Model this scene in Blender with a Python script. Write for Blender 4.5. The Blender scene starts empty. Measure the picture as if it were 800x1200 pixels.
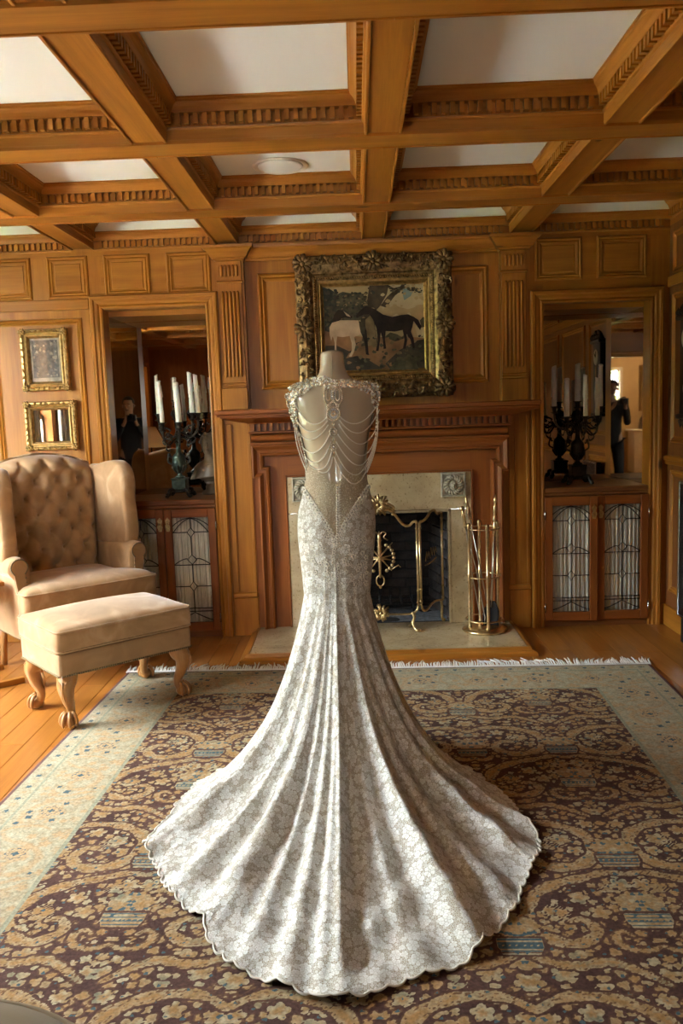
import bpy, bmesh, math, random
import numpy as np
from mathutils import Vector, Matrix, Euler
PI = math.pi
random.seed(7)
rng = np.random.default_rng(7)
SC = bpy.context.scene
COL = SC.collection

# ------------------------------------------------------------------ camera
cd = bpy.data.cameras.new('camera')
cam = bpy.data.objects.new('camera', cd)
COL.objects.link(cam)
cd.sensor_fit = 'VERTICAL'
cd.sensor_height = 36.0
cd.lens = 36.0 * 973.0 / 1200.0
cd.clip_start = 0.02
_p, _y, _r = 0.12234, -0.0221, 0.034407
_f = Vector((math.sin(_y) * math.cos(_p), math.cos(_y) * math.cos(_p), -math.sin(_p)))
_rt = _f.cross(Vector((0, 0, 1))).normalized()
_up = _rt.cross(_f)
_R = math.cos(_r) * _rt - math.sin(_r) * _up
_U = math.cos(_r) * _up + math.sin(_r) * _rt
cam.matrix_world = Matrix(((_R.x, _U.x, -_f.x, 0), (_R.y, _U.y, -_f.y, 0), (_R.z, _U.z, -_f.z, 1.5), (0, 0, 0, 1)))
SC.camera = cam
SC.view_settings.view_transform = 'Standard'
SC.view_settings.look = 'None'
SC.view_settings.gamma = 1.0
SC.view_settings.exposure = 5.06

# ------------------------------------------------------------------ sky and lights
W = bpy.data.worlds.new('sky')
SC.world = W
W.use_nodes = True
_bg = W.node_tree.nodes['Background']
_bg.inputs[0].default_value = (0.86, 0.95, 1.0, 1)
_bg.inputs[1].default_value = 2.4


def portal(name, loc, rot, sx, sy):
    l = bpy.data.lights.new(name, 'AREA')
    l.shape = 'RECTANGLE'
    l.size, l.size_y = sx, sy
    l.cycles.is_portal = True
    o = bpy.data.objects.new(name, l)
    o.location, o.rotation_euler = loc, rot
    COL.objects.link(o)


# the sun stands behind the house and only lights the garden outside
_s = bpy.data.lights.new('sun', 'SUN')
_s.energy, _s.angle, _s.color = 8.0, 0.02, (1.0, 0.95, 0.86)
_so = bpy.data.objects.new('sun', _s)
_so.rotation_euler = (math.radians(-44), math.radians(5), 0)
COL.objects.link(_so)
# left wall windows: (y0, y1, z0, z1)
XL, XR, YB, YK, ZC = -3.40, 2.03, 5.5, -1.9, 2.735
WIN = [(1.75, 2.30, 0.62, 2.45), (2.92, 4.30, 0.62, 2.45)]
for k, (a, b, c, d) in enumerate(WIN):
    portal('window_portal', (XL - 0.14, (a + b) / 2, (c + d) / 2), (0, -PI / 2, 0), d - c, b - a)
REARWIN = (-1.34, -0.30, 1.45, 2.08)
portal('rear_window_portal', ((REARWIN[0] + REARWIN[1]) / 2, -4.72, 1.8), (PI / 2, 0, 0), 1.2, 0.66)


def warm_lamp(name, loc, watts, r=0.05, color=(1, 0.72, 0.42)):
    l = bpy.data.lights.new(name, 'POINT')
    l.energy, l.color, l.shadow_soft_size = watts / 32, color, r
    o = bpy.data.objects.new(name, l)
    o.location = loc
    COL.objects.link(o)


# ------------------------------------------------------------------ materials
def newmat(name):
    m = bpy.data.materials.new(name)
    m.use_nodes = True
    nt = m.node_tree
    return m, nt, nt.nodes['Principled BSDF']


def N(nt, typ, **kw):
    n = nt.nodes.new(typ)
    for k, v in kw.items():
        if k.startswith('i_'):
            key = k[2:]
            key = int(key) if key.isdigit() else key.replace('_', ' ')
            if isinstance(v, bpy.types.NodeSocket):
                nt.links.new(v, n.inputs[key])
            else:
                n.inputs[key].default_value = v
        else:
            setattr(n, k, v)
    return n


def math_(nt, op, a, b=0.0, c=None):
    n = nt.nodes.new('ShaderNodeMath')
    n.operation = op
    for i, v in enumerate((a, b) if c is None else (a, b, c)):
        if isinstance(v, bpy.types.NodeSocket):
            nt.links.new(v, n.inputs[i])
        else:
            n.inputs[i].default_value = v
    return n.outputs[0]


def ramp(nt, fac, stops):
    n = nt.nodes.new('ShaderNodeValToRGB')
    e = n.color_ramp.elements
    while len(e) < len(stops):
        e.new(0.5)
    for k, (p, c) in enumerate(stops):
        e[k].position = p
        e[k].color = (*c, 1) if len(c) == 3 else c
    nt.links.new(fac, n.inputs[0])
    return n.outputs[0]


def mix(nt, fac, a, b, blend='MIX'):
    n = nt.nodes.new('ShaderNodeMix')
    n.data_type = 'RGBA'
    n.blend_type = blend
    for i, v in ((0, fac), (6, a), (7, b)):
        if isinstance(v, bpy.types.NodeSocket):
            nt.links.new(v, n.inputs[i])
        elif i == 0:
            n.inputs[0].default_value = v
        else:
            n.inputs[i].default_value = (*v, 1)
    return n.outputs[2]


def bump(nt, p, h, strength=0.3, dist=0.002):
    b = N(nt, 'ShaderNodeBump', i_Strength=strength, i_Distance=dist, i_Height=h)
    nt.links.new(b.outputs[0], p.inputs['Normal'])


def plain(name, col, rough=0.5, metal=0.0, coat=0.0, noise=0.0, nscale=40, bmp=0.0, **kw):
    m, nt, p = newmat(name)
    p.inputs['Base Color'].default_value = (*col, 1)
    p.inputs['Roughness'].default_value = rough
    p.inputs['Metallic'].default_value = metal
    p.inputs['Coat Weight'].default_value = coat
    if noise or bmp:
        tc = N(nt, 'ShaderNodeTexCoord')
        nz = N(nt, 'ShaderNodeTexNoise', i_Vector=tc.outputs['Object'], i_Scale=nscale, i_Detail=4.0)
        if noise:
            lo = tuple(c * (1 - noise) for c in col)
            hi = tuple(min(1, c * (1 + noise)) for c in col)
            nt.links.new(ramp(nt, nz.outputs[0], [(0.3, lo), (0.7, hi)]), p.inputs['Base Color'])
        if bmp:
            bump(nt, p, nz.outputs[0], bmp)
    for k, v in kw.items():
        p.inputs[k.replace('_', ' ')].default_value = v
    return m


def wood(name, axis, lo, hi, rough=0.42, coat=0.10, rnd=0.0, knots=True):
    m, nt, p = newmat(name)
    tc = N(nt, 'ShaderNodeTexCoord')
    s = [9.0, 9.0, 9.0]
    s['xyz'.index(axis)] = 0.7
    vec = tc.outputs['Object']
    oi = None
    if rnd:
        oi = N(nt, 'ShaderNodeObjectInfo')
        vec = N(nt, 'ShaderNodeVectorMath', operation='ADD', i_0=vec).outputs[0]
        off = N(nt, 'ShaderNodeCombineXYZ', i_0=math_(nt, 'MULTIPLY', oi.outputs['Random'], 37.0), i_1=math_(nt, 'MULTIPLY', oi.outputs['Random'], 91.0))
        nt.links.new(off.outputs[0], vec.node.inputs[1])
    mp = N(nt, 'ShaderNodeMapping', i_Vector=vec, i_Scale=s)
    n1 = N(nt, 'ShaderNodeTexNoise', i_Vector=mp.outputs[0], i_Scale=1.6, i_Detail=5.0, i_Roughness=0.6, i_Distortion=0.5)
    s2 = [160.0, 160.0, 160.0]
    s2['xyz'.index(axis)] = 4.0
    mp2 = N(nt, 'ShaderNodeMapping', i_Vector=vec, i_Scale=s2)
    n2 = N(nt, 'ShaderNodeTexNoise', i_Vector=mp2.outputs[0], i_Scale=1.0, i_Detail=2.0)
    f = math_(nt, 'ADD', math_(nt, 'MULTIPLY', n1.outputs[0], 0.75), math_(nt, 'MULTIPLY', n2.outputs[0], 0.25))
    c = ramp(nt, f, [(0.3, lo), (0.68, hi)])
    if knots:
        sk = [2.2, 2.2, 2.2]
        sk['xyz'.index(axis)] = 0.9
        mk = N(nt, 'ShaderNodeMapping', i_Vector=vec, i_Scale=sk)
        vo = N(nt, 'ShaderNodeTexVoronoi', i_Vector=mk.outputs[0], i_Scale=1.7)
        kf = ramp(nt, vo.outputs['Distance'], [(0.035, (1, 1, 1)), (0.075, (0, 0, 0))])
        c = mix(nt, kf, c, tuple(0.25 * x for x in lo))
    if rnd:
        g = math_(nt, 'ADD', math_(nt, 'MULTIPLY', oi.outputs['Random'], rnd), 1 - rnd / 2)
        cc = N(nt, 'ShaderNodeCombineXYZ', i_0=g, i_1=g, i_2=g)
        c = mix(nt, 1.0, c, cc.outputs[0], 'MULTIPLY')
    nt.links.new(c, p.inputs['Base Color'])
    p.inputs['Roughness'].default_value = rough
    p.inputs['Specular IOR Level'].default_value = 0.28
    p.inputs['Coat Weight'].default_value = coat
    p.inputs['Coat Roughness'].default_value = 0.3
    bump(nt, p, n2.outputs[0], 0.08, 0.001)
    return m


MT = {}
for ax in 'xyz':
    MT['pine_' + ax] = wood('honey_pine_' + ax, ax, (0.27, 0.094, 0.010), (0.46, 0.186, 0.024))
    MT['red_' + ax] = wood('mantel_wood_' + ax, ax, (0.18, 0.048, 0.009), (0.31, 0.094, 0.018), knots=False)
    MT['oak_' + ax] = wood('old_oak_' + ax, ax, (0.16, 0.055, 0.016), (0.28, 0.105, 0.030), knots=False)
MT['plank'] = wood('oak_floor', 'y', (0.27, 0.092, 0.013), (0.42, 0.165, 0.030), rough=0.22, coat=0.5, rnd=0.25, knots=False)
MT['legwood'] = wood('carved_leg_wood', 'z', (0.30, 0.13, 0.035), (0.50, 0.25, 0.085), rough=0.3, coat=0.5, knots=False)
MT['ceiling'] = plain('ceiling_paper', (0.76, 0.78, 0.74), 0.75, nscale=220, bmp=0.15)
MT['plaster'] = plain('cream_wallpaper', (0.62, 0.47, 0.28), 0.8, noise=0.06, nscale=9)
MT['white'] = plain('white_paint', (0.78, 0.75, 0.68), 0.5, noise=0.08, nscale=14)
MT['brick'] = plain('sooty_brick', (0.055, 0.045, 0.042), 0.95, noise=0.6, nscale=12, bmp=0.5)
MT['soot'] = plain('soot_mortar', (0.03, 0.028, 0.03), 0.95)
MT['ash'] = plain('grey_ash', (0.20, 0.22, 0.25), 0.9, noise=0.4, nscale=30, bmp=0.6)
MT['carved'] = plain('carved_grey_stone', (0.40, 0.36, 0.27), 0.7, noise=0.2, nscale=50, bmp=0.3)
MT['brass'] = plain('polished_brass', (0.66, 0.51, 0.28), 0.28, 1.0, noise=0.15, nscale=60)
MT['antique'] = plain('antique_brass', (0.50, 0.37, 0.18), 0.36, 1.0, noise=0.3, nscale=70)
MT['gilt'] = plain('gilded_wood', (0.42, 0.27, 0.10), 0.40, 0.9, noise=0.35, nscale=45)
MT['giltdark'] = plain('aged_gilt', (0.27, 0.18, 0.080), 0.36, 0.85, noise=0.75, nscale=38)
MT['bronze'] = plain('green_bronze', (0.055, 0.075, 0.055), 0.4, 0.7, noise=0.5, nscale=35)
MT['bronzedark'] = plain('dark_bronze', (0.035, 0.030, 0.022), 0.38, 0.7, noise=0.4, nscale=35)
MT['steel'] = plain('steel', (0.62, 0.58, 0.50), 0.3, 1.0)
MT['iron'] = plain('black_iron', (0.02, 0.02, 0.022), 0.5, 0.5)
MT['wax'] = plain('candle_wax', (0.80, 0.78, 0.70), 0.45, noise=0.06, nscale=30, Subsurface_Weight=0.15)
MT['lead'] = plain('lead_came', (0.03, 0.03, 0.03), 0.5, 0.6)
MT['black'] = plain('black_lacquer', (0.012, 0.012, 0.013), 0.18)
MT['ebony'] = plain('dark_carved_wood', (0.022, 0.014, 0.010), 0.4, noise=0.4, nscale=25)
MT['marble'] = plain('pale_marble', (0.13, 0.088, 0.048), 0.55, noise=0.25, nscale=20)
MT['parchment'] = plain('cream_shade', (0.75, 0.60, 0.38), 0.8, Transmission_Weight=0.0)
MT['ivory'] = plain('ivory_gloss', (0.52, 0.43, 0.31), 0.22, coat=0.6)
MT['bead'] = plain('silver_beads', (0.80, 0.72, 0.58), 0.22, 0.75, noise=0.3, nscale=150)
MT['pearl'] = plain('pearl', (0.82, 0.77, 0.66), 0.25, coat=0.5)
MT['crystal'] = plain('crystal', (0.85, 0.85, 0.82), 0.06, 0.6)
MT['fringe'] = plain('rug_fringe', (0.80, 0.79, 0.76), 0.9)
MT['drape'] = plain('grey_drape', (0.34, 0.37, 0.38), 0.9, noise=0.1, nscale=12)
MT['cloth'] = plain('dark_red_velvet', (0.05, 0.014, 0.010), 0.9, Sheen_Weight=0.3)
MT['blackcloth'] = plain('black_cloth', (0.012, 0.012, 0.013), 0.9)
MT['skin'] = plain('skin', (0.50, 0.29, 0.20), 0.5, Subsurface_Weight=0.1)
MT['hair'] = plain('dark_hair', (0.018, 0.012, 0.009), 0.5)
MT['shoe'] = plain('black_leather', (0.015, 0.014, 0.014), 0.35)
MT['leaf'] = plain('leaf', (0.085, 0.125, 0.05), 0.6, noise=0.6, nscale=3)
MT['bounce_paving'] = plain('pale_bounce_paving', (0.60, 0.59, 0.56), 0.9, noise=0.15, nscale=3)
MT['lawn'] = plain('lawn_green', (0.16, 0.26, 0.07), 0.9, noise=0.4, nscale=4)
MT['bark'] = plain('bark', (0.09, 0.06, 0.04), 0.9, noise=0.4, nscale=10, bmp=0.6)
MT['nail'] = plain('nailhead_brass', (0.22, 0.17, 0.10), 0.35, 1.0)
MT['bristle'] = plain('brush_bristle', (0.50, 0.22, 0.05), 0.8, noise=0.3, nscale=80)
MT['dial'] = plain('clock_dial', (0.60, 0.57, 0.50), 0.5)
MT['trimgrey'] = plain('brushed_trim', (0.55, 0.60, 0.64), 0.25, 1.0)


def _mirror():
    m, nt, p = newmat('old_mirror')
    p.inputs['Base Color'].default_value = (0.62, 0.57, 0.50, 1)
    p.inputs['Metallic'].default_value = 1.0
    p.inputs['Roughness'].default_value = 0.015
    return m


def _glass(name, tint=(1, 1, 1), ior=1.45):
    m, nt, p = newmat(name)
    out = nt.nodes['Material Output']
    lw = N(nt, 'ShaderNodeLayerWeight', i_Blend=0.5)
    f0 = ((ior - 1) / (ior + 1)) ** 2
    fr = N(nt, 'ShaderNodeMath', operation='MULTIPLY_ADD', i_0=math_(nt, 'POWER', lw.outputs['Facing'], 5.0), i_1=1 - f0, i_2=f0)
    t = N(nt, 'ShaderNodeBsdfTransparent', i_Color=(*tint, 1))
    g = N(nt, 'ShaderNodeBsdfGlossy', i_Roughness=0.02)
    mx = N(nt, 'ShaderNodeMixShader', i_0=fr.outputs[0], i_1=t.outputs[0], i_2=g.outputs[0])
    nt.links.new(mx.outputs[0], out.inputs[0])
    return m


def _meshcloth():
    # fine woven fire-screen wire: half open weave
    m, nt, p = newmat('screen_wire_mesh')
    out = nt.nodes['Material Output']
    t = N(nt, 'ShaderNodeBsdfTransparent', i_Color=(1, 1, 1, 1))
    p.inputs['Base Color'].default_value = (0.02, 0.02, 0.02, 1)
    p.inputs['Roughness'].default_value = 0.4
    p.inputs['Metallic'].default_value = 0.6
    mx = N(nt, 'ShaderNodeMixShader', i_0=0.45, i_1=t.outputs[0], i_2=p.outputs[0])
    nt.links.new(mx.outputs[0], out.inputs[0])
    return m


MT['mirror'] = _mirror()
MT['glass'] = _glass('window_glass')
MT['pane'] = _glass('leaded_pane', (1.0, 1.0, 1.0), 1.5)
MT['wire'] = _meshcloth()


def _travertine():
    m, nt, p = newmat('travertine')
    tc = N(nt, 'ShaderNodeTexCoord')
    n1 = N(nt, 'ShaderNodeTexNoise', i_Vector=tc.outputs['Object'], i_Scale=4.0, i_Detail=6.0, i_Roughness=0.65, i_Distortion=0.8)
    n2 = N(nt, 'ShaderNodeTexNoise', i_Vector=tc.outputs['Object'], i_Scale=70.0, i_Detail=3.0)
    c = ramp(nt, n1.outputs[0], [(0.3, (0.36, 0.26, 0.14)), (0.5, (0.49, 0.375, 0.215)), (0.7, (0.58, 0.47, 0.30))])
    pit = ramp(nt, n2.outputs[0], [(0.30, (0.55, 0.5, 0.42)), (0.40, (1, 1, 1))])
    nt.links.new(mix(nt, 1.0, c, pit, 'MULTIPLY'), p.inputs['Base Color'])
    p.inputs['Roughness'].default_value = 0.22
    p.inputs['Coat Weight'].default_value = 0.3
    bump(nt, p, n2.outputs[0], 0.05)
    return m


MT['stone'] = _travertine()


def _suede():
    m, nt, p = newmat('tan_suede')
    tc = N(nt, 'ShaderNodeTexCoord')
    n1 = N(nt, 'ShaderNodeTexNoise', i_Vector=tc.outputs['Object'], i_Scale=6.0, i_Detail=4.0, i_Distortion=1.2)
    n2 = N(nt, 'ShaderNodeTexNoise', i_Vector=tc.outputs['Object'], i_Scale=400.0)
    c = ramp(nt, n1.outputs[0], [(0.35, (0.33, 0.190, 0.086)), (0.58, (0.42, 0.250, 0.120)), (0.74, (0.52, 0.350, 0.205))])
    nt.links.new(c, p.inputs['Base Color'])
    p.inputs['Roughness'].default_value = 0.85
    p.inputs['Sheen Weight'].default_value = 0.35
    p.inputs['Sheen Roughness'].default_value = 0.4
    bump(nt, p, n2.outputs[0], 0.15, 0.001)
    return m


MT['suede'] = _suede()
MT['beige'] = plain('beige_wool', (0.20, 0.145, 0.080), 0.95, nscale=300, bmp=0.3, Sheen_Weight=0.03)


def _sheer():
    # gathered cream curtain behind the leaded glass
    m, nt, p = newmat('gathered_sheer')
    p.inputs['Base Color'].default_value = (0.80, 0.77, 0.68, 1)
    p.inputs['Roughness'].default_value = 0.9
    return m


MT['sheer'] = _sheer()


def _lace():
    m, nt, p = newmat('white_floral_lace')
    tc = N(nt, 'ShaderNodeTexCoord')
    O = tc.outputs['Object']
    UV = N(nt, 'ShaderNodeAttribute', attribute_name='lace_uv').outputs['Vector']

    def flowers(scale, petals, radius, seed):
        off = N(nt, 'ShaderNodeVectorMath', operation='ADD', i_0=UV)
        off.inputs[1].default_value = (seed, seed * 0.7, 0)
        P = off.outputs[0]
        v = N(nt, 'ShaderNodeTexVoronoi', voronoi_dimensions='2D', i_Vector=P, i_Scale=scale, i_Randomness=0.85)
        d = N(nt, 'ShaderNodeVectorMath', operation='SUBTRACT', i_0=P, i_1=v.outputs['Position'])
        x = N(nt, 'ShaderNodeSeparateXYZ', i_0=d.outputs[0])
        rnd = N(nt, 'ShaderNodeSeparateColor', i_0=v.outputs['Color'])
        ang = math_(nt, 'ADD', math_(nt, 'ARCTAN2', x.outputs[1], x.outputs[0]), math_(nt, 'MULTIPLY', rnd.outputs[0], 6.28))
        r = math_(nt, 'MULTIPLY', N(nt, 'ShaderNodeVectorMath', operation='LENGTH', i_0=d.outputs[0]).outputs['Value'], scale)
        pet = math_(nt, 'ABSOLUTE', math_(nt, 'COSINE', math_(nt, 'MULTIPLY', ang, petals / 2)))
        size = math_(nt, 'MULTIPLY_ADD', rnd.outputs[1], 0.25, 0.75)
        R = math_(nt, 'MULTIPLY', size, math_(nt, 'MULTIPLY_ADD', math_(nt, 'POWER', pet, 0.6), radius * 0.45, radius * 0.55))
        q = math_(nt, 'DIVIDE', r, R)                          # 0 in the middle, 1 at the petal's edge
        mask = ramp(nt, q, [(0.94, (1, 1, 1)), (1.0, (0, 0, 0))])
        # petals part from each other along dark veins and round a stitched eye
        vein = ramp(nt, pet, [(0.06, (0.12, 0.12, 0.12)), (0.34, (1, 1, 1))])
        eye = ramp(nt, q, [(0.16, (1, 1, 1)), (0.22, (0.15, 0.15, 0.15)), (0.34, (0.85, 0.85, 0.85)), (0.72, (0.70, 0.70, 0.70)), (0.86, (1, 1, 1))])
        return mask, mix(nt, 1.0, eye, vein, 'MULTIPLY')
    m1, h1 = flowers(18.0, 6, 0.43, 0.0)
    m2, h2 = flowers(30.0, 5, 0.36, 3.3)
    m3, h3 = flowers(56.0, 4, 0.30, 7.7)
    net = N(nt, 'ShaderNodeTexVoronoi', voronoi_dimensions='2D', i_Vector=UV, i_Scale=150.0, feature='DISTANCE_TO_EDGE')
    thread = ramp(nt, net.outputs['Distance'], [(0.06, (0.50, 0.50, 0.50)), (0.20, (0, 0, 0))])
    h = mix(nt, m3, thread, mix(nt, 0.15, h3, (0, 0, 0)))
    h = mix(nt, m2, h, h2)
    h = mix(nt, m1, h, h1)
    at = N(nt, 'ShaderNodeAttribute', attribute_name='lace')
    lacemask = at.outputs['Fac']
    c_l = mix(nt, h, (0.40, 0.345, 0.255), (0.86, 0.86, 0.83))
    n3 = N(nt, 'ShaderNodeTexVoronoi', i_Vector=O, i_Scale=170.0)
    tul = ramp(nt, n3.outputs['Distance'], [(0.18, (0.74, 0.66, 0.50)), (0.40, (0.48, 0.39, 0.26))])
    nt.links.new(mix(nt, lacemask, tul, c_l), p.inputs['Base Color'])
    sp = ramp(nt, n3.outputs['Distance'], [(0.06, (0.1, 0.1, 0.1)), (0.12, (0.75, 0.75, 0.75))])
    nt.links.new(sp, p.inputs['Roughness'])
    p.inputs['Sheen Weight'].default_value = 0.15
    bump(nt, p, h, 0.8, 0.004)
    return m


MT['lace'] = _lace()
MT['lacetrim'] = plain('lace_applique', (0.70, 0.66, 0.57), 0.7, nscale=200, bmp=0.5)


def _rug():
    m, nt, p = newmat('woven_rug')
    tc = N(nt, 'ShaderNodeTexCoord')
    a = N(nt, 'ShaderNodeAttribute', attribute_name='motif')     # r cream field, g gold, b blue
    b = N(nt, 'ShaderNodeAttribute', attribute_name='ground')    # r border, g line
    nz = N(nt, 'ShaderNodeTexNoise', i_Vector=tc.outputs['Object'], i_Scale=110.0, i_Detail=3.0)
    nb = N(nt, 'ShaderNodeTexNoise', i_Vector=tc.outputs['Object'], i_Scale=5.0, i_Detail=3.0)
    nd = N(nt, 'ShaderNodeTexNoise', i_Vector=tc.outputs['Object'], i_Scale=34.0, i_Detail=2.0)
    jit = math_(nt, 'MULTIPLY', math_(nt, 'SUBTRACT', nz.outputs[0], 0.5), 0.42)
    jit2 = math_(nt, 'MULTIPLY', math_(nt, 'SUBTRACT', nd.outputs[0], 0.5), 0.35)
    sep = N(nt, 'ShaderNodeSeparateColor', i_0=a.outputs['Color'])
    sepb = N(nt, 'ShaderNodeSeparateColor', i_0=b.outputs['Color'])

    def th(v, lo=0.44, hi=0.56, j=jit):
        return ramp(nt, math_(nt, 'ADD', v, j), [(lo, (0, 0, 0)), (hi, (1, 1, 1))])
    plum = ramp(nt, nb.outputs[0], [(0.35, (0.066, 0.031, 0.025)), (0.65, (0.098, 0.048, 0.038))])
    nv = N(nt, 'ShaderNodeTexNoise', i_Vector=tc.outputs['Object'], i_Scale=13.0, i_Detail=3.0)
    cream = ramp(nt, nv.outputs[0], [(0.32, (0.21, 0.20, 0.135)), (0.43, (0.40, 0.33, 0.21)), (0.55, (0.30, 0.19, 0.085)), (0.68, (0.43, 0.36, 0.24))])
    ground = mix(nt, sepb.outputs[0], plum, ramp(nt, nd.outputs[0], [(0.35, (0.33, 0.275, 0.175)), (0.65, (0.40, 0.36, 0.25))]))
    c = mix(nt, th(sep.outputs[0]), ground, cream)
    c = mix(nt, sep.outputs[1], c, mix(nt, sepb.outputs[0], (0.34, 0.185, 0.070), (0.42, 0.28, 0.15)))
    c = mix(nt, th(sep.outputs[2], 0.48, 0.62, jit2), c, (0.070, 0.110, 0.125))
    c = mix(nt, th(sepb.outputs[1]), c, (0.27, 0.27, 0.19))
    c = mix(nt, th(sepb.outputs[2]), c, (0.13, 0.066, 0.062))
    c = mix(nt, 0.5, c, ramp(nt, nz.outputs[0], [(0.3, (0.42, 0.42, 0.42)), (0.7, (1.35, 1.35, 1.35))]), 'MULTIPLY')
    nt.links.new(c, p.inputs['Base Color'])
    p.inputs['Roughness'].default_value = 0.95
    p.inputs['Specular IOR Level'].default_value = 0.15
    bump(nt, p, nz.outputs[0], 0.6, 0.004)
    return m


MT['rug'] = _rug()


# ------------------------------------------------------------------ mesh builder
class MB:
    def __init__(s):
        s.v, s.f, s.mi, s.sm, s.mats = [], [], [], [], []
        s.T = None

    def mid(s, m):
        if m not in s.mats:
            s.mats.append(m)
        return s.mats.index(m)

    def add(s, vs, fs, m, smooth=False):
        b = len(s.v)
        if s.T is not None:
            vs = [tuple(s.T @ Vector(v)) for v in vs]
        s.v.extend(tuple(v) for v in vs)
        k = s.mid(m)
        for f in fs:
            s.f.append(tuple(b + i for i in f))
            s.mi.append(k)
            s.sm.append(smooth)

    def fam(s, m, d):
        if m in ('pine', 'red', 'oak'):
            return m + '_' + 'xyz'[max(range(3), key=lambda i: d[i])]
        return m

    def box(s, x0, x1, y0, y1, z0, z1, m, bev=0.0):
        m = s.fam(m, (abs(x1 - x0), abs(y1 - y0), abs(z1 - z0)))
        if bev <= 0:
            v = [(x, y, z) for z in (z0, z1) for y in (y0, y1) for x in (x0, x1)]
            s.add(v, [(0, 2, 3, 1), (4, 5, 7, 6), (0, 1, 5, 4), (2, 6, 7, 3), (0, 4, 6, 2), (1, 3, 7, 5)], m)
            return
        c = ((x0 + x1) / 2, (y0 + y1) / 2, (z0 + z1) / 2)
        h = (abs(x1 - x0) / 2, abs(y1 - y0) / 2, abs(z1 - z0) / 2)
        b = min(bev, min(h) * 0.9)
        vs, idx = [], {}
        for sx in (-1, 1):
            for sy in (-1, 1):
                for sz in (-1, 1):
                    for a in range(3):
                        p = [h[0] - b, h[1] - b, h[2] - b]
                        p[a] = h[a]
                        idx[(sx, sy, sz, a)] = len(vs)
                        vs.append((c[0] + sx * p[0], c[1] + sy * p[1], c[2] + sz * p[2]))
        fs = []
        for a in range(3):
            o = [i for i in range(3) if i != a]
            for sg in (-1, 1):
                q = []
                for (u, w) in ((-1, -1), (1, -1), (1, 1), (-1, 1)):
                    k = [0, 0, 0]
                    k[a], k[o[0]], k[o[1]] = sg, u, w
                    q.append(idx[(*k, a)])
                fs.append(tuple(q))
        for a in range(3):
            o = [i for i in range(3) if i != a]
            for u in (-1, 1):
                for w in (-1, 1):
                    k0, k1 = [0, 0, 0], [0, 0, 0]
                    k0[a], k1[a] = -1, 1
                    k0[o[0]] = k1[o[0]] = u
                    k0[o[1]] = k1[o[1]] = w
                    fs.append((idx[(*k0, o[0])], idx[(*k1, o[0])], idx[(*k1, o[1])], idx[(*k0, o[1])]))
        for sx in (-1, 1):
            for sy in (-1, 1):
                for sz in (-1, 1):
                    fs.append(tuple(idx[(sx, sy, sz, a)] for a in range(3)))
        s.add(vs, fs, m)

    def tube(s, path, r, m, n=8, closed=False, flat=1.0):
        P = [Vector(p) for p in path]
        L = len(P)
        R = list(r) if hasattr(r, '__len__') else [r] * L
        T = []
        for i in range(L):
            a = P[(i - 1) % L] if (closed or i > 0) else P[i]
            b = P[(i + 1) % L] if (closed or i < L - 1) else P[i]
            d = b - a
            T.append(d.normalized() if d.length > 1e-9 else Vector((0, 0, 1)))
        ref = Vector((0, 0, 1)) if abs(T[0].z) < 0.9 else Vector((1, 0, 0))
        u = T[0].cross(ref).normalized()
        vs = []
        for i in range(L):
            u = (u - T[i] * u.dot(T[i]))
            u = u.normalized() if u.length > 1e-9 else T[i].orthogonal().normalized()
            w = T[i].cross(u)
            for k in range(n):
                a = 2 * PI * k / n
                vs.append(P[i] + (u * math.cos(a) + w * math.sin(a) * flat) * R[i])
        fs = []
        for i in range(L if closed else L - 1):
            j = (i + 1) % L
            for k in range(n):
                k2 = (k + 1) % n
                fs.append((i * n + k, i * n + k2, j * n + k2, j * n + k))
        if not closed:
            fs.append(tuple(range(n - 1, -1, -1)))
            fs.append(tuple((L - 1) * n + k for k in range(n)))
        s.add(vs, fs, m, True)

    def lathe(s, prof, m, n=16, c=(0, 0, 0), rot=None):
        vs = []
        for (r, z) in prof:
            for k in range(n):
                a = 2 * PI * k / n
                p = Vector((r * math.cos(a), r * math.sin(a), z))
                if rot is not None:
                    p = rot @ p
                vs.append(p + Vector(c))
        fs = []
        for i in range(len(prof) - 1):
            for k in range(n):
                k2 = (k + 1) % n
                fs.append((i * n + k, i * n + k2, (i + 1) * n + k2, (i + 1) * n + k))
        fs.append(tuple(range(n - 1, -1, -1)))
        fs.append(tuple((len(prof) - 1) * n + k for k in range(n)))
        s.add(vs, fs, m, True)

    def ball(s, c, r, m, nu=10, nv=6):
        if not hasattr(r, '__len__'):
            r = (r, r, r)
        vs = [(c[0], c[1], c[2] - r[2])]
        for j in range(1, nv):
            t = -PI / 2 + PI * j / nv
            for k in range(nu):
                a = 2 * PI * k / nu
                vs.append((c[0] + r[0] * math.cos(t) * math.cos(a), c[1] + r[1] * math.cos(t) * math.sin(a), c[2] + r[2] * math.sin(t)))
        vs.append((c[0], c[1], c[2] + r[2]))
        fs = []
        for k in range(nu):
            k2 = (k + 1) % nu
            fs.append((0, 1 + k2, 1 + k))
            for j in range(nv - 2):
                fs.append((1 + j * nu + k, 1 + j * nu + k2, 1 + (j + 1) * nu + k2, 1 + (j + 1) * nu + k))
            fs.append((1 + (nv - 2) * nu + k, 1 + (nv - 2) * nu + k2, len(vs) - 1))
        s.add(vs, fs, m, True)

    def grid(s, fn, nu, nv, m, wrap=False, smooth=True):
        vs = [fn(i / (nu if wrap else nu - 1), j / (nv - 1)) for j in range(nv) for i in range(nu)]
        fs = []
        for j in range(nv - 1):
            for i in range(nu if wrap else nu - 1):
                i2 = (i + 1) % nu
                fs.append((j * nu + i, j * nu + i2, (j + 1) * nu + i2, (j + 1) * nu + i))
        s.add(vs, fs, m, smooth)

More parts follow.
